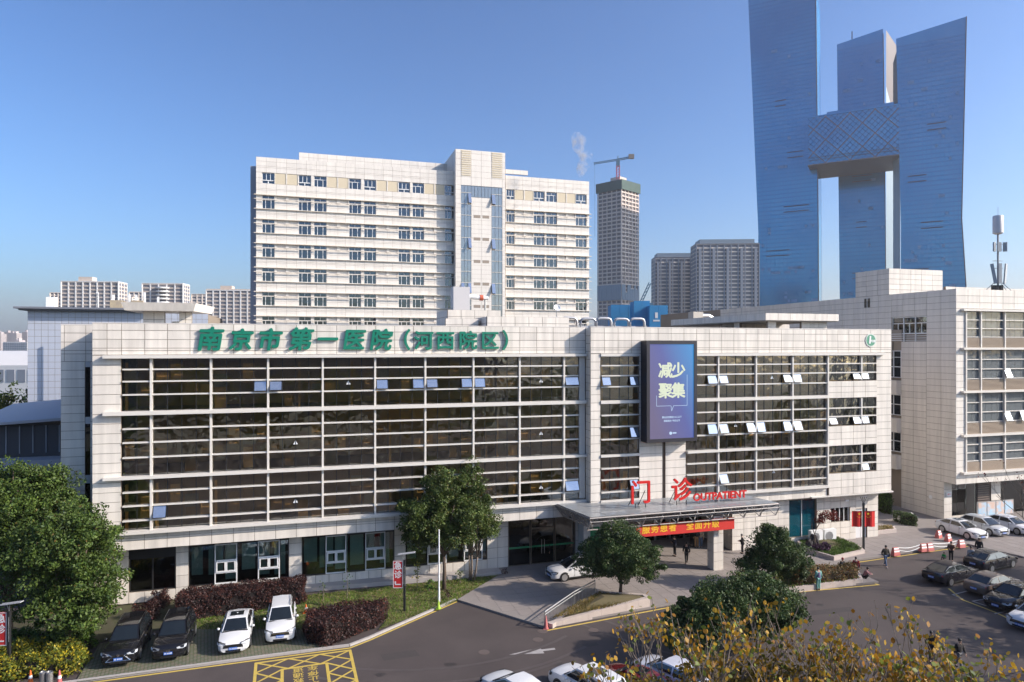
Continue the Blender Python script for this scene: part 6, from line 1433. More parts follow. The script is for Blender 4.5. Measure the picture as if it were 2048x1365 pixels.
car('parked_car', 'black saloon with its front towards the lane and chrome grille', front_at(1990, 1222, -hr, 4.9), -hr, 'sedan', 'black', 4.9, 1.86, group=gq)
car('parked_car', 'long black saloon seen from behind near the woman in white', rear_at(1945, 1143, hr, 5.0), hr, 'sedan', 'dark', 5.0, 1.88, group=gq)
car('parked_car', 'white car nose at the right edge beside the black saloon', front_at(2038, 1262, -hr, 4.6), -hr, 'sedan', 'white', 4.6, 1.82, group=gq)

# ================================================================ people
SKIN = mat('skin', (.50, .31, .22), .6); HAIRB = mat('black_hair', (.012, .010, .010), .6); HAIRG = mat('grey_hair', (.22, .21, .20), .7)
CLO = {'black': (.012, .012, .014), 'navy': (.015, .02, .045), 'khaki': (.38, .22, .11), 'beige': (.46, .34, .24), 'jeans': (.10, .15, .25), 'mint': (.22, .48, .42), 'purple': (.16, .13, .24), 'red': (.32, .015, .02), 'pink': (.42, .20, .20), 'brown': (.16, .075, .045), 'white': (.55, .52, .50), 'grey': (.16, .16, .17), 'green': (.02, .40, .08), 'dark': (.02, .018, .02), 'olive': (.035, .03, .022)}
def cloth(n): return mat('cloth_' + n, CLO[n], .85, noise=tuple(c * .6 for c in CLO[n]), nscale=12)
def skin_mesh(name, pts, edges, radii, m, parent, root=0, sub=2):
    me = bpy.data.meshes.new(name); me.from_pydata([tuple(p) for p in pts], edges, []); o = bpy.data.objects.new(name, me); link(o, parent); me.materials.append(m)
    md = o.modifiers.new('Skin', 'SKIN'); md.use_smooth_shade = True
    if not me.skin_vertices: me.attributes  # layer is made by the modifier
    try: sv_ = me.skin_vertices[0].data
    except Exception:
        bm = bmesh.new(); bm.from_mesh(me); bm.verts.layers.skin.verify(); bm.to_mesh(me); bm.free(); sv_ = me.skin_vertices[0].data
    for i, r_ in enumerate(radii): sv_[i].radius = (r_ if hasattr(r_, '__len__') else (r_, r_)); sv_[i].use_root = (i == root)
    s = o.modifiers.new('Subdivision', 'SUBSURF'); s.levels = sub; s.render_levels = sub
    return o
def person(label, pos, face, pose='stand', top='black', legs='black', height=1.70, hair=HAIRB, coat=False, group='people in the forecourt', vest=None, shoes='black', bag=None, cap=None):
    E = empty('person', pos, math.atan2(face[1], face[0]) - math.pi / 2, label, 'person', group)      # local +y is forward
    k = height / 1.70; E.scale = (k, k, k)
    ph, sw = .93, 0.0; st_ = {'stand': .02, 'walk': .26, 'phone': .04, 'crouch': 0, 'bag': .05, 'hold': .04, 'sit': 0}[pose]
    if pose in ('crouch', 'sit'):
        ph = .30 if pose == 'crouch' else .42
        leg = lambda s: [(s * .10, 0, ph), (s * .14, .36, ph + (.18 if pose == 'crouch' else .02)), (s * .12, .10 if pose == 'crouch' else .38, .09)]
        sh = ph + .44; ly_ = .22 if pose == 'crouch' else .05
    else:
        leg = lambda s: [(s * .09, 0, ph), (s * .10, s * st_ * .55 + .03, .50), (s * .10, s * st_ - (.05 if s * st_ < -.1 else 0), .09)]
        sh = ph + .50; ly_ = .02
    neck = Vector((0, ly_ + .01, sh + .07)); head = Vector((0, ly_ + .05 + (.05 if pose in ('phone', 'crouch') else 0), sh + .22))
    def arm(s):
        a = Vector((s * .19, ly_, sh)); 
        if pose == 'phone' or pose == 'hold': e = a + Vector((s * .06, .03, -.28)); h_ = e + Vector((-s * .10, .24, .07 if pose == 'phone' else -.02))
        elif pose == 'crouch': e = a + Vector((s * .05, .20, -.16)); h_ = e + Vector((-s * .12, .18, -.02))
        elif pose == 'sit': e = a + Vector((s * .05, .1, -.22)); h_ = e + Vector((-s * .05, .2, -.03))
        else: e = a + Vector((s * .06, -s * st_ * .35 - .02, -.28)); h_ = e + Vector((-s * .0, .08 - s * st_ * .2, -.25))
        return a, e, h_
    # body: one continuous surface from feet to head, with hands
    V = [(0, 0, ph + .02), (0, ly_ * .5, (ph + sh) / 2), (0, ly_, sh - .02), neck, head - Vector((0, .01, .06)), head + Vector((0, 0, .04)), head + Vector((0, -.01, .09))]; Ed = [(0, 1), (1, 2), (2, 3), (3, 4), (4, 5), (5, 6)]; Rd = [(.13, .10), (.12, .09), (.14, .09), .055, (.072, .078), (.082, .092), (.06, .07)]
    for s in (1, -1):
        b = len(V); l = leg(s); V += [l[0], l[1], l[2], (l[2][0], l[2][1] + .14, .045)]; Rd += [.085, .058, .04, .035]; Ed += [(0, b), (b, b + 1), (b + 1, b + 2), (b + 2, b + 3)]
        b = len(V); a, e, h_ = arm(s); d = (h_ - e).normalized(); V += [a, e, h_, h_ + d * .07]; Rd += [.055, .042, .028, (.034, .02)]; Ed += [(2, b), (b, b + 1), (b + 1, b + 2), (b + 2, b + 3)]
    skin_mesh('body', V, Ed, Rd, SKIN, E)
    hg = MB()
    for s in (1, -1):
        a, e, h_ = arm(s); d = (h_ - e).normalized(); sd = Vector((0, 1, 0)).cross(d); sd = sd.normalized() if sd.length > .1 else Vector((1, 0, 0)); p0 = h_ + d * .07; up = sd.cross(d)
        for q, (o_, L_) in enumerate(((-.024, .065), (-.008, .078), (.008, .072), (.024, .055))): f0 = p0 + sd * o_; f1 = f0 + d * L_ * .55 + up * .005; hg.tube([f0, f1, f1 + d * L_ * .35 + up * .022], [.008, .0075, .006], 5)
        t0 = h_ + d * .03 - sd * .03; hg.tube([t0, t0 - sd * .03 + d * .03, t0 - sd * .035 + d * .06 + up * .01], [.01, .009, .007], 5)
    hg.build('fingers', SKIN, E)
    # trousers, jacket, shoes, hair
    tv = [(0, 0, ph + .07)]; te = []; tr = [(.155, .125)]
    for s in (1, -1): b = len(tv); l = leg(s); tv += [l[0], l[1], (l[2][0], l[2][1], .11)]; tr += [.105, .075, .062]; te += [(0, b), (b, b + 1), (b + 1, b + 2)]
    skin_mesh('trousers', tv, te, tr, cloth(legs), E)
    low = ph - (.30 if coat else .06)
    if pose in ('crouch', 'sit'): low = ph - .02
    jv = [(0, ly_ * .5, (ph + sh) / 2), (0, 0, low), (0, ly_, sh - .02), (0, ly_ + .01, sh + .05)]; je = [(0, 1), (0, 2), (2, 3)]; jr = [(.17, .135), (.19, .15), (.175, .12), (.085, .08)]
    for s in (1, -1): b = len(jv); a, e, h_ = arm(s); jv += [a, e, e.lerp(h_, .92)]; jr += [.085, .066, .052]; je += [(2, b), (b, b + 1), (b + 1, b + 2)]
    skin_mesh('jacket', jv, je, jr, cloth(top), E)
    if vest: skin_mesh('vest', [(0, ly_ * .5, (ph + sh) / 2), (0, 0, ph - .03), (0, ly_, sh - .03)], [(0, 1), (0, 2)], [(.188, .15), (.2, .16), (.19, .135)], cloth(vest), E)
    for s in (1, -1):
        l = leg(s); f = MB(); f.lathe([(.001, -1), (.7, -.8), (1, 0), (.8, .6), (.001, 1)], 8); o = f.build('shoe', cloth(shoes), E, loc=(l[2][0], l[2][1] + .06, .05), smooth=True, rot=(R(90), 0, 0)); o.scale = (.05, .05, .13)
    hm = MB(); hm.lathe([(.001, .115), (.05, .105), (.082, .07), (.095, .02), (.094, -.03), (.08, -.05)], 12); hr_ = hm.build('hair', hair if not cap else cloth(cap), E, loc=head + Vector((0, -.018, .03)), smooth=True, rot=(R(14), 0, 0)); hr_.scale = (.95, 1.08, 1)
    fc_ = MB()
    for s in (1, -1): fc_.box(s * .034 - .012, s * .034 + .012, head.y + .088, head.y + .094, head.z + .012, head.z + .022)
    fc_.box(-.025, .025, head.y + .09, head.y + .096, head.z - .058, head.z - .05); fc_.build('face_features', mat('face_dark', (.08, .04, .035), .6), E)
    if bag:
        a, e, h_ = arm(-1); MB().prism([(-.11, -.04), (.11, -.04), (.13, .04), (-.13, .04)], -.42, -.06).build('carried_bag', cloth(bag) if bag in CLO else mat('yellow_bag', (.65, .45, .02), .6), E, loc=h_)
    if pose == 'phone': a, e, h_ = arm(1); MB().box(-.035, .035, -.005, .005, -.02, .12).build('phone', BLACKP, E, loc=h_ + Vector((0, .09, .03)), rot=(R(-30), 0, 0))
    return E
gf = lambda x, y: ground(x, y, FZ + .008)
T_CAM = (0, -1); AWAY = (.1, 1)
person('person in black coat walking away towards the porch doors', gf(1373, 1127), AWAY, 'walk', 'black', 'black', coat=True)
person('person in navy coat looking at a phone by the white porch wall', gf(1350, 1113), (-1, -.1), 'phone', 'navy', 'black', coat=True)
person('person in black jacket and khaki trousers waiting at the porch', gf(1393, 1096), AWAY, 'stand', 'black', 'khaki', 1.78)
person('person in beige jacket and jeans waiting at the porch', gf(1401, 1096), (.4, 1), 'stand', 'beige', 'jeans', 1.68, shoes='white')
person('person all in black waiting left of the khaki trousers', gf(1384, 1093), (.8, .6), 'stand', 'black', 'black', 1.72)
person('grey-haired person in dark jacket at the wall by the round bush', gf(1485, 1108), (-.8, .2), 'hold', 'dark', 'black', 1.68, hair=HAIRG)
person('person in mint work clothes and purple vest standing with back turned', ground(1637, 1181), (-.2, 1), 'stand', 'mint', 'mint', 1.68, vest='purple')
person('person in long dark coat and dark red cap by the shrub row', ground(1684, 1158), (.5, -.8), 'stand', 'black', 'black', 1.62, coat=True, cap='red')
person('person in red jacket with a yellow bag at the planter end', ground(1712, 1157), (.3, .9), 'bag', 'red', 'grey', 1.62, bag='yellow')
person('person in pink coat crouching on the planter edge', ground(1727, 1160), (.9, -.3), 'crouch', 'pink', 'black', 1.62, shoes='white')
person('person in olive black jacket and jeans walking on the road', ground(1771, 1134), (.1, -1), 'walk', 'olive', 'jeans', 1.74, shoes='white')
person('person in brown jacket standing beside a small child', ground(1902, 1124), (-.4, -.9), 'hold', 'brown', 'black', 1.70)
person('small child in bright green jacket on a scooter', ground(1889, 1122), (-.9, -.3), 'sit', 'green', 'dark', 1.05)
person('person in white jacket and black trousers by the black saloon', ground(1942, 1134), (-.6, -.8), 'stand', 'white', 'black', 1.66)
person('person in dark quilted coat with a shoulder bag on the lane', ground(1958, 1117), (-.4, -.8), 'bag', 'black', 'dark', 1.72, coat=True, bag='grey')
person('person in black standing inside the shaded left entrance', gf(1095, 1124), (-.5, -.8), 'stand', 'black', 'black', 1.72)
person('person in black behind the yellow leaves on the shaded road', ground(1862, 1322), (-.3, -.9), 'walk', 'black', 'dark', 1.70)
person('person in dark clothes lower on the shaded road among leaves', ground(1918, 1338), (.3, -.9), 'walk', 'dark', 'grey', 1.68)

# ================================================================ street furniture and small things
STONE = mat('planter_stone', (.52, .44, .39), .75, var=.06, noise=(.44, .37, .33), nscale=2.5)
SOILT = mat('planter_soil', (.15, .115, .06), 1, noise=(.10, .09, .04), nscale=3)
def planter(name, label, poly, heights, wall=.28, fill_z=-.06, grass=None, nb=0, step=1.0, z0=0.0):
    """stone planter: wall blocks round poly (ccw), each block its own piece, soil inside"""
    E = empty(name, (poly[0].x, poly[0].y, 0), 0, label, 'planter'); o0 = Vector((poly[0].x, poly[0].y, 0)); n = len(poly); q = [Vector((p.x, p.y, 0)) - o0 for p in poly]; cen = sum(q, Vector()) / n
    for i in range(n):
        a, b = q[i], q[(i + 1) % n]; ha, hb = heights[i], heights[(i + 1) % n]; L = (b - a).length; k = max(1, round(L / step)); d = (b - a).normalized(); nn_ = Vector((-d.y, d.x, 0))
        if nn_.dot(cen - a) < 0: nn_ = -nn_
        for j in range(k):
            s0, s1 = j / k, (j + 1) / k; p, r_ = a.lerp(b, s0) + d * .006, a.lerp(b, s1) - d * .006; h0, h1 = ha + (hb - ha) * s0, ha + (hb - ha) * s1; e = random.uniform(0, .006)
            pp = [p - nn_ * e, r_ - nn_ * e, r_ + nn_ * wall, p + nn_ * wall]
            MB().prism([(v.x, v.y) for v in pp], z0 - .03, [h0, h1, h1, h0]).build('wall_block', STONE, E)
    ins = [v + (cen - v).normalized() * wall * .9 for v in q]
    MB().add([(v.x, v.y, h + fill_z) for v, h in zip(ins, heights)] + [(cen.x, cen.y, max(heights) + fill_z + .15)], [(i, (i + 1) % n, n) for i in range(n)]).build('soil', SOILT, E)
    if grass:
        wp = [v + o0 for v in ins]; gb = blades('planter_grass', wp, nb, .13, grass, sum(heights) / n + fill_z + .07, E); gb.location = -o0; tag(gb, kind='stuff')
    return E
isl = [ground(1098, 1256), ground(1300, 1217), ground(1290, 1197, .4), ground(1195, 1188, .4), ground(1155, 1210, .3)]
planter('stone_planter', 'wedge shaped stone planter rising along the road with dry grass', isl, [.28, .78, .72, .62, .45], grass=DRYG, nb=3500)
st2 = [ground(1540, 1192), ground(1726, 1169), ground(1716, 1150), ground(1688, 1141), ground(1540, 1150)]
planter('stone_planter', 'long stone planter holding faded shrubs beside the road', st2, [.38, .42, .42, .42, .42], grass=GRASSM, nb=3000)
mp_ = [ground(1600, 1102, FZ), ground(1668, 1122, FZ), ground(1730, 1107, FZ), ground(1718, 1097, FZ), ground(1648, 1070, FZ), ground(1590, 1078, FZ)]
planter('stone_planter', 'low stone planter with lush green ground cover and maple', mp_, [.5, .5, .42, .42, .55, .55], grass=LF_GRN, nb=9000, z0=FZ)
mp2 = [ground(1728, 1072, FZ), ground(1793, 1066, FZ), ground(1786, 1058, FZ), ground(1728, 1062, FZ)]
planter('stone_planter', 'narrow pale planter below the white double door wall', mp2, [.55, .5, .5, .5], grass=DRYG, nb=900, z0=FZ)
# red maple with rocks
mb0 = ground(1632, 1092, .6); ME = empty('red_maple', mb0, 0, 'small crooked red maple above dark rocks in the green planter', 'tree'); g = MB(); g.tube([(0, 0, 0), (-.15, 0, .9), (.05, 0, 1.6), (.5, 0, 2.3), (.9, 0, 2.6)], [.07, .055, .045, .03, .015], 6); g.tube([(-.1, 0, 1.0), (-.4, 0, 1.8), (-.2, 0, 2.2)], [.04, .03, .012], 5); g.tube([(.3, 0, 2.0), (.9, .1, 2.0), (1.3, 0, 2.1)], [.03, .02, .01], 5); g.build('trunk', BARK, ME)
P, N = clump_points([(1.0, 0, 2.7, .95, .6, .4), (.3, 0, 2.35, .6, .5, .3)], 36, 34, .24); np_mesh('crown', leaves(P, .13, N), 6, LF_MAP, ME)
ROCK = mat('dark_rock', (.035, .03, .032), .9, noise=(.06, .05, .05), nscale=4)
for x, y, s, lab in ((1628, 1090, .62, 'upright dark rock under the red maple'), (1618, 1094, .45, 'squat dark rock left of the upright one')):
    bm = bmesh.new(); bmesh.ops.create_icosphere(bm, subdivisions=3, radius=1)
    for v in bm.verts: v.co *= 1 + .3 * math.sin(v.co.x * 5 + x) * math.cos(v.co.y * 4 + v.co.z * 3)
    me = bpy.data.meshes.new('garden_rock'); bm.to_mesh(me); bm.free(); me.materials.append(ROCK); o = bpy.data.objects.new('garden_rock', me); link(o); p = ground(x, y, .55); o.location = p + Vector((0, 0, s * .5)); o.scale = (s * .6, s * .55, s); tag(o, lab, 'rock', 'planter rocks')
P, N = clump_points([(0, 0, .2, 1.0, .6, .3)], 30, 40, .22); E_ = empty('purple_shrub', ground(1645, 1098, .55), 0, 'low purple shrub spreading below the maple', 'shrub', 'purple shrubs'); np_mesh('foliage', leaves(P, .14, N), 6, leaf_mat('violet_leaf', (.03, .015, .03), (.09, .04, .08)), E_)
# handrail along the ramp
hp = [ground(1089, 1256, .0), ground(1148, 1214, .3), ground(1190, 1190, .45)]; HR = empty('ramp_handrail', (hp[0].x, hp[0].y, 0), 0, 'stainless steel handrail with thin bars along the ramp', 'handrail'); q = [p - Vector((hp[0].x, hp[0].y, 0)) for p in hp]
for z, r_ in ((1.05, .045), (.85, .03), (.12, .03)): MB().tube([p + Vector((0, 0, z)) for p in q], r_, 8).build('rail', STEEL, HR)
for a, b in zip(q[:-1], q[1:]):
    k = int((b - a).length / .16)
    for j in range(k): p = a.lerp(b, j / k); MB().tube([p + Vector((0, 0, .12)), p + Vector((0, 0, .85))], .018, 5).build('baluster', STEEL, HR)
for p in q: MB().tube([p, p + Vector((0, 0, 1.06))], .035, 8).build('post', STEEL, HR)
# traffic cones
def cone(x, y, z, lab, c, h=.7, stripes=True):
    E = empty('traffic_cone', ground(x, y, z), 0, lab, 'cone', 'traffic cones'); MB().box(-.18, .18, -.18, .18, 0, .04).build('base', c, E); MB().lathe([(.14, .04), (.03, h)], 14).build('shell', c, E, smooth=True, sharp=40)
    if stripes: f = lambda z_: .14 - (.11) * (z_ - .04) / (h - .04); MB().lathe([(f(h * .45) + .004, h * .45), (f(h * .65) + .004, h * .65)], 14).build('band', TRI, E)
cone(1092, 1258, 0, 'faded pink cone at the foot of the ramp rail', mat('faded_pink_plastic', (.52, .16, .15), .6), .85, False); cone(612, 1226, .1, 'orange cone with white band behind the wedge hedge', mat('orange_plastic', (.62, .13, .02), .6), .6); cone(877, 1218, .1, 'lime green cone at the white pole', mat('lime_plastic', (.35, .5, .05), .6), .6, False)
cone(61, 1370, .0, 'orange cone with white top before the shrub border', MATS['orange_plastic'], .8); cone(119, 1370, .0, 'cone with red and white chevrons beside the steel bins', mat('rose_plastic', (.55, .12, .12), .6), .8)
for x, lab in ((86, 'stainless cylindrical bin left of its twin by the shrubs'), (99, 'stainless cylindrical bin beside the chevron cone')): o = MB().lathe([(.17, 0), (.17, .8), (.14, .82), (.14, .78)], 18).build('litter_bin', STEEL, None, smooth=True, sharp=40); o.location = ground(x, 1374); tag(o, lab, 'bin', 'steel bins')
# emergency sign lamps
def sign_lamp(name, label, base, h, flags=False, sgn=True, rz=0.0):
    E = empty(name, base, rz, label, 'street lamp'); MB().box(-.075, .075, -.075, .075, 0, h).build('post', DARKST, E); MB().tube([(0, 0, h), (.05, 0, h + .35)], .025, 6).build('arm', STEEL, E); MB().tube([(0, 0, h), (-.15, 0, h + .45)], .02, 6).build('arm', STEEL, E)
    if not flags:
        MB().box(-.55, .65, -.16, .16, 0, .045).build('solar_panel', mat('solar_grey', (.45, .45, .46), .3), E, loc=(.1, 0, h + .42), rot=(0, R(-8), 0))
        b = MB(); 
        for k in range(20): b.box(.03, .055, -.082, -.076, h * .5 + k * .07, h * .5 + .03 + k * .07)
        b.build('lamp_strip', TRI, E)
        S = MB().box(-.78, -.12, -.04, .04, h - 1.95, h - .08).build('sign_board', mat('sign_red', (.62, .03, .03), .5), E); rim = MB()
        for a in ((-.79, -.11, h - .115, h - .075), (-.79, -.11, h - 1.955, h - 1.915), (-.79, -.75, h - 1.915, h - .115), (-.15, -.11, h - 1.915, h - .115)): rim.box(a[0], a[1], -.05, -.041, a[2], a[3])
        rim.build('border', TRI, S)
        for k, ch in enumerate('急诊'): text_mesh('lettering', ch, .56, .006, TRI, S, (-.45, -.046, h - .45 - k * .6), off=.012)
        MB().box(-.66, -.26, -.05, -.043, h - 1.74, h - 1.67).add([(-.68, -.05, h - 1.66), (-.58, -.05, h - 1.66), (-.58, -.05, h - 1.48), (-.68, -.05, h - 1.48)], [(0, 1, 2, 3)]).build('arrow', TRI, S)
    else:
        for s in (-1, 1):
            fl_ = MB(); x0, x1 = (-1.05, -.12) if s < 0 else (.12, 1.05); nx = 6
            vs_ = [(x0 + (x1 - x0) * i / nx, .05 * math.sin(i * 1.3), z) for i in range(nx + 1) for z in (h - 2.15, h - .75)]
            fl_.add(vs_, [(2 * i, 2 * i + 2, 2 * i + 3, 2 * i + 1) for i in range(nx)]); fo = fl_.build('flag', mat('flag_red', (.66, .02, .015), .7), E)
            def star(r_): return [(r_ * (1 if i % 2 == 0 else .4) * math.cos(math.pi / 2 + i * math.pi / 5), r_ * (1 if i % 2 == 0 else .4) * math.sin(math.pi / 2 + i * math.pi / 5)) for i in range(10)]
            YS = mat('flag_yellow', (.85, .55, .02), .7); cx_ = x0 + .38 if s < 0 else x0 + .28; cx_ = (x0 + x1) / 2 + (.18 if s < 0 else -.2)
            for dx, dz, r_ in ((0, -.22, .15), (-.18, -.45, .05), (-.07, -.53, .05), (.07, -.53, .05), (.18, -.45, .05)): q_ = star(r_); MB().add([(cx_ + dx + a, -.07, h - .75 + dz + b) for a, b in q_], [tuple(range(10))]).build('star', YS, fo)
            MB().tube([(0, 0, h - .74), (x0 if s < 0 else x1, 0, h - .74)], .015, 5).build('flag_rod', DARKST, E)
        for k in range(4): a = -.3 + k * .2; MB().tube([(0, 0, h - .1), (a, 0, h + .55)], .02, 5).build('fork', DARKST, E)
        MB().tube([(-.3, 0, h + .5), (.45, 0, h + .62)], .02, 5).build('lamp_bar', STEEL, E)
    return E
sign_lamp('emergency_sign_lamp', 'black solar lamp post with red emergency sign board on the lawn', ground(809, 1222, .09), 3.55)
sign_lamp('emergency_sign_lamp', 'red emergency sign lamp half cut beside the camphor trees', ground(18, 1342, .05), 3.4)
sign_lamp('flag_lamp', 'dark lamp post carrying two red flags with yellow stars', ground(1727, 1102, FZ), 4.3, flags=True)
WPO = empty('white_pole', ground(878, 1204, .09), 0, 'plain white painted steel pole on the lawn before the tree', 'pole'); MB().tube([(0, 0, 0), (0, 0, 1.2), (0, 0, 5.2)], [.09, .06, .045], 10).build('shaft', TRI, WPO); MB().lathe([(.16, 0), (.16, .03)], 12).build('foot', STEEL, WPO)
# plastic water barriers with chains
BRR = mat('barrier_red', (.58, .13, .11), .6, noise=(.50, .17, .15), nscale=3)
def barrier(x, y, rz, lab, z=FZ):
    E = empty('road_barrier', ground(x, y, z), rz, lab, 'barrier', 'red and white plastic barriers'); w_ = .42
    MB().add([(-w_, -.24, 0), (w_, -.24, 0), (w_, .24, 0), (-w_, .24, 0), (-w_ * .9, -.22, .22), (w_ * .9, -.22, .22), (w_ * .9, .22, .22), (-w_ * .9, .22, .22), (-w_ * .74, -.09, .8), (w_ * .74, -.09, .8), (w_ * .74, .09, .8), (-w_ * .74, .09, .8)], [(3, 2, 1, 0), (8, 9, 10, 11)] + [(i, (i + 1) % 4, 4 + (i + 1) % 4, 4 + i) for i in range(4)] + [(4 + i, 4 + (i + 1) % 4, 8 + (i + 1) % 4, 8 + i) for i in range(4)]).build('shell', BRR, E)
    for s0, s1 in ((.36, .52), (.62, .78)):
        f = lambda s: (w_ * .9 + (w_ * .74 - w_ * .9) * (s - .22) / .58, .22 + (.09 - .22) * (s - .22) / .58)
        (a0, b0), (a1, b1) = f(s0), f(s1)
        for sg in (1, -1): MB().add([(-a0 * .95, sg * (b0 + .005), s0), (a0 * .95, sg * (b0 + .005), s0), (a1 * .95, sg * (b1 + .005), s1), (-a1 * .95, sg * (b1 + .005), s1)], [(0, 1, 2, 3)]).build('white_band', TRI, E)
    E.scale = (.86, .86, .86); return E
bars = [(1791, 1111, 'red white barrier at the near end of the chain'), (1846, 1103, 'red white barrier in the middle, left of its touching twin'), (1859, 1102, 'red white barrier in the middle, touching the chain to the far end'), (1922, 1095, 'red white barrier at the far end of the chain'), (1877, 1076, 'red white barrier beside the white sedan rear door'), (1896, 1083, 'red white barrier beside the white sedan front wheel')]
for x, y, lab in bars: barrier(x, y, TH if y > 1090 else TH + .3, lab)
for (xa, ya), (xb, yb), lab in (((1797, 1110), (1840, 1104), 'white plastic chain near the walking man'), ((1865, 1101), (1916, 1095), 'white plastic chain near the end barrier')):
    a, b = ground(xa, ya, FZ), ground(xb, yb, FZ); CH = empty('plastic_chain', a, 0, lab, 'chain', 'white barrier chains')
    for z in (.62, .40): MB().tube([a.lerp(b, s) - a + Vector((0, 0, z - .22 * math.sin(math.pi * s) * (.6 if z > .5 else 1))) for s in np.linspace(0, 1, 10)], .028, 6).build('chain', TRI, CH)
for x, y, lab in ((1801, 1046, 'white stone ball bollard at the alley mouth'), (1821, 1041, 'greyer stone ball bollard closer to the clipped bush')):
    E = empty('ball_bollard', ground(x, y, FZ), 0, lab, 'bollard', 'stone ball bollards'); MB().lathe([(.2, 0), (.2, .1), (.12, .13), (.12, .2)], 16).build('base', PAVE, E); MB().lathe([(.001 + .34 * math.sin(t_), .5 - .34 * math.cos(t_)) for t_ in np.linspace(0, math.pi, 12)], 18).build('ball', mat('pale_granite', (.58, .56, .54), .7, noise=(.45, .43, .42), nscale=9), E, smooth=True)
# air conditioners
for x, y, lab in ((1606, 1080, 'outdoor air conditioner under the teal window beside its twin'), (1634, 1078, 'outdoor air conditioner next to the maple trunk')):
    lu = to_loc(ground(x, y, FZ)); E = empty('air_conditioner', to_wld(lu.x, -.55, FZ), TH, lab, 'air conditioner', 'wall side air conditioners'); MB().box(-.65, .65, -.2, .2, .1, 1.35).build('casing', ALUW, E); MB().lathe([(.42, 0), (.42, .02), (.38, .02), (.38, 0)], 22).build('fan_ring', mat('fan_grey', (.35, .35, .36), .6), E, loc=(-.15, -.2, .75), rot=(R(90), 0, 0))
    for k in range(7): MB().box(-.52, .22, -.212, -.203, .4 + k * .11, .43 + k * .11).build('grille_bar', MATS['fan_grey'], E)
    for s in (-.5, .5): MB().box(s - .05, s + .05, -.2, .2, 0, .1).build('foot', DARKST, E)
# notice boards before the wing
NB = empty('notice_board', to_wld(0, 0, 0), 0, 'four-panel notice board on legs before the wing windows', 'notice board'); pz_ = ground(1990, 1046, FZ); NB.location = pz_; NB.rotation_euler = (0, 0, TH)
MB().box(-2.4, 2.6, .0, .06, .75, 2.3).build('frame', STEEL, NB)
for k in range(4): PB = MB().box(-2.3 + k * 1.22, -1.2 + k * 1.22, -.03, -.002, .85, 2.2).build('poster', mat('poster_blue', (.40, .56, .68), .6, noise=(.62, .45, .36), nscale=1.4, namt=.08), NB)
for s in (-2.2, 0, 2.4): MB().tube([(s, .03, 0), (s, .03, .75)], .03, 6).build('leg', STEEL, NB)
# yellow floor sign in the porch
YS_ = empty('floor_sign', ground(1471, 1078, FZ), 0, 'yellow folding floor sign against the porch wall', 'floor sign')
for s in (-1, 1): MB().box(-.15, .15, -.01, .01, 0, .7).build('board', mat('yellow_plastic', (.70, .45, .02), .5), YS_, loc=(0, s * .14, 0), rot=(R(s * 11), 0, 0))
# posters on the porch wall
for k, (c, u_) in enumerate((((.02, .30, .13), 37.0), ((.55, .42, .42), 38.1), ((.45, .52, .46), 39.1))):
    o = MB().box(0, .85, -.03, 0, 0, 1.9).build('wall_poster', mat('poster_%d' % k, c, .6, noise=tuple(x * .6 for x in c), nscale=3), None); o.location = to_wld(u_, .37, 1.3); o.rotation_euler = (0, 0, TH); tag(o, ('plain green poster on the white porch wall', 'pinkish picture poster on the white porch wall', 'grey-green text poster on the white porch wall')[k], 'poster')
ND_ = empty('no_smoking_sign', to_wld(50.56, 1.6, 2.2), TH, 'white square sign with a round symbol on the porch side wall', 'sign'); MB().box(-.02, 0, -.2, .2, -.3, .3).build('plate', TRI, ND_); MB().lathe([(.14, 0), (.14, .008), (.10, .009), (.10, .004)], 18).build('symbol', RED, ND_, loc=(-.022, 0, .05), rot=(0, R(-90), 0))
# security camera and poster patch on the right ground floor
SC = empty('security_camera', to_wld(62.9, -.1, 3.95), TH, 'small white security camera above the curtained window', 'camera'); MB().box(-.25, .12, -.35, -.22, -.06, .06).build('housing', ALUW, SC); MB().tube([(0, -.25, 0), (0, .1, .1)], .02, 5).build('bracket', STEEL, SC)
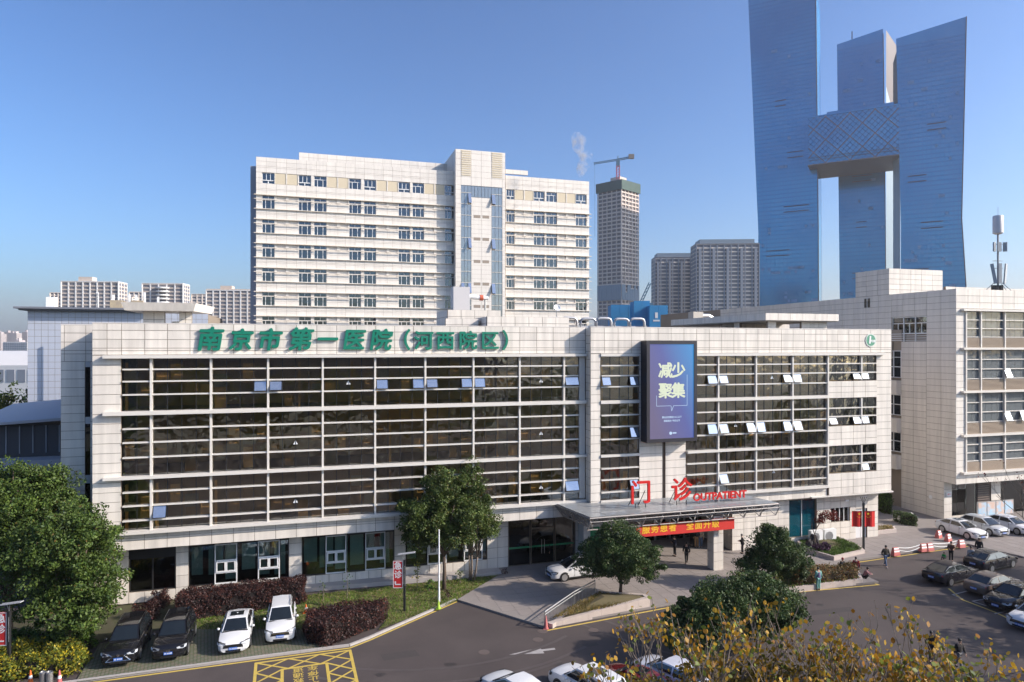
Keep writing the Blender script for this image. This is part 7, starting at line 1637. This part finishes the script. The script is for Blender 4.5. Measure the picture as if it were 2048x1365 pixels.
# steam from the ward roof
sp = at_depth(1164, 352, 112); SM = MB()
bm = bmesh.new()
for (x, y, r_) in ((1163, 340, 9), (1168, 326, 12), (1170, 315, 13), (1165, 303, 10), (1160, 292, 13), (1158, 281, 13), (1152, 274, 8), (1162, 349, 6)):
    p = at_depth(x, y, 114); bmesh.ops.create_icosphere(bm, subdivisions=3, radius=r_ * 114 / F * 1.25, matrix=Matrix.Translation(p))
me = bpy.data.meshes.new('steam_plume'); bm.to_mesh(me); bm.free(); so_ = bpy.data.objects.new('steam_plume', me); link(so_); tag(so_, 'thin white steam plume drifting off the ward tower roof', 'steam', kind='stuff')
rm_ = so_.modifiers.new('Remesh', 'REMESH'); rm_.mode = 'VOXEL'; rm_.voxel_size = .25
sm2 = bpy.data.materials.new('steam'); sm2.use_nodes = True; t = sm2.node_tree; t.nodes.remove(t.nodes['Principled BSDF']); pv = _n(t, 'ShaderNodeVolumePrincipled'); pv.inputs['Color'].default_value = (.97, .95, .96, 1)
ge = _n(t, 'ShaderNodeTexCoord'); nz = _n(t, 'ShaderNodeTexNoise'); nz.inputs['Scale'].default_value = .75; nz.inputs['Detail'].default_value = 4; t.links.new(ge.outputs['Object'], nz.inputs['Vector'])
mr = _n(t, 'ShaderNodeMapRange'); mr.inputs[1].default_value = .47; mr.inputs[2].default_value = .72; mr.inputs[3].default_value = 0; mr.inputs[4].default_value = 1.15; t.links.new(nz.outputs['Fac'], mr.inputs[0]); t.links.new(mr.outputs[0], pv.inputs['Density']); t.links.new(pv.outputs[0], t.nodes['Material Output'].inputs['Volume']); me.materials.append(sm2)
# haze
hz_ = MB().box(-4700, 4700, -1000, 7200, -1.1, 400).build('haze', None); tag(hz_, kind='stuff')
hm_ = bpy.data.materials.new('haze_air'); hm_.use_nodes = True; t = hm_.node_tree; t.nodes.remove(t.nodes['Principled BSDF']); pv = _n(t, 'ShaderNodeVolumePrincipled'); pv.inputs['Color'].default_value = (1.0, .96, .97, 1); pv.inputs['Density'].default_value = .00012; pv.inputs['Anisotropy'].default_value = .3
t.links.new(pv.outputs[0], t.nodes['Material Output'].inputs['Volume']); hz_.data.materials.clear(); hz_.data.materials.append(hm_)
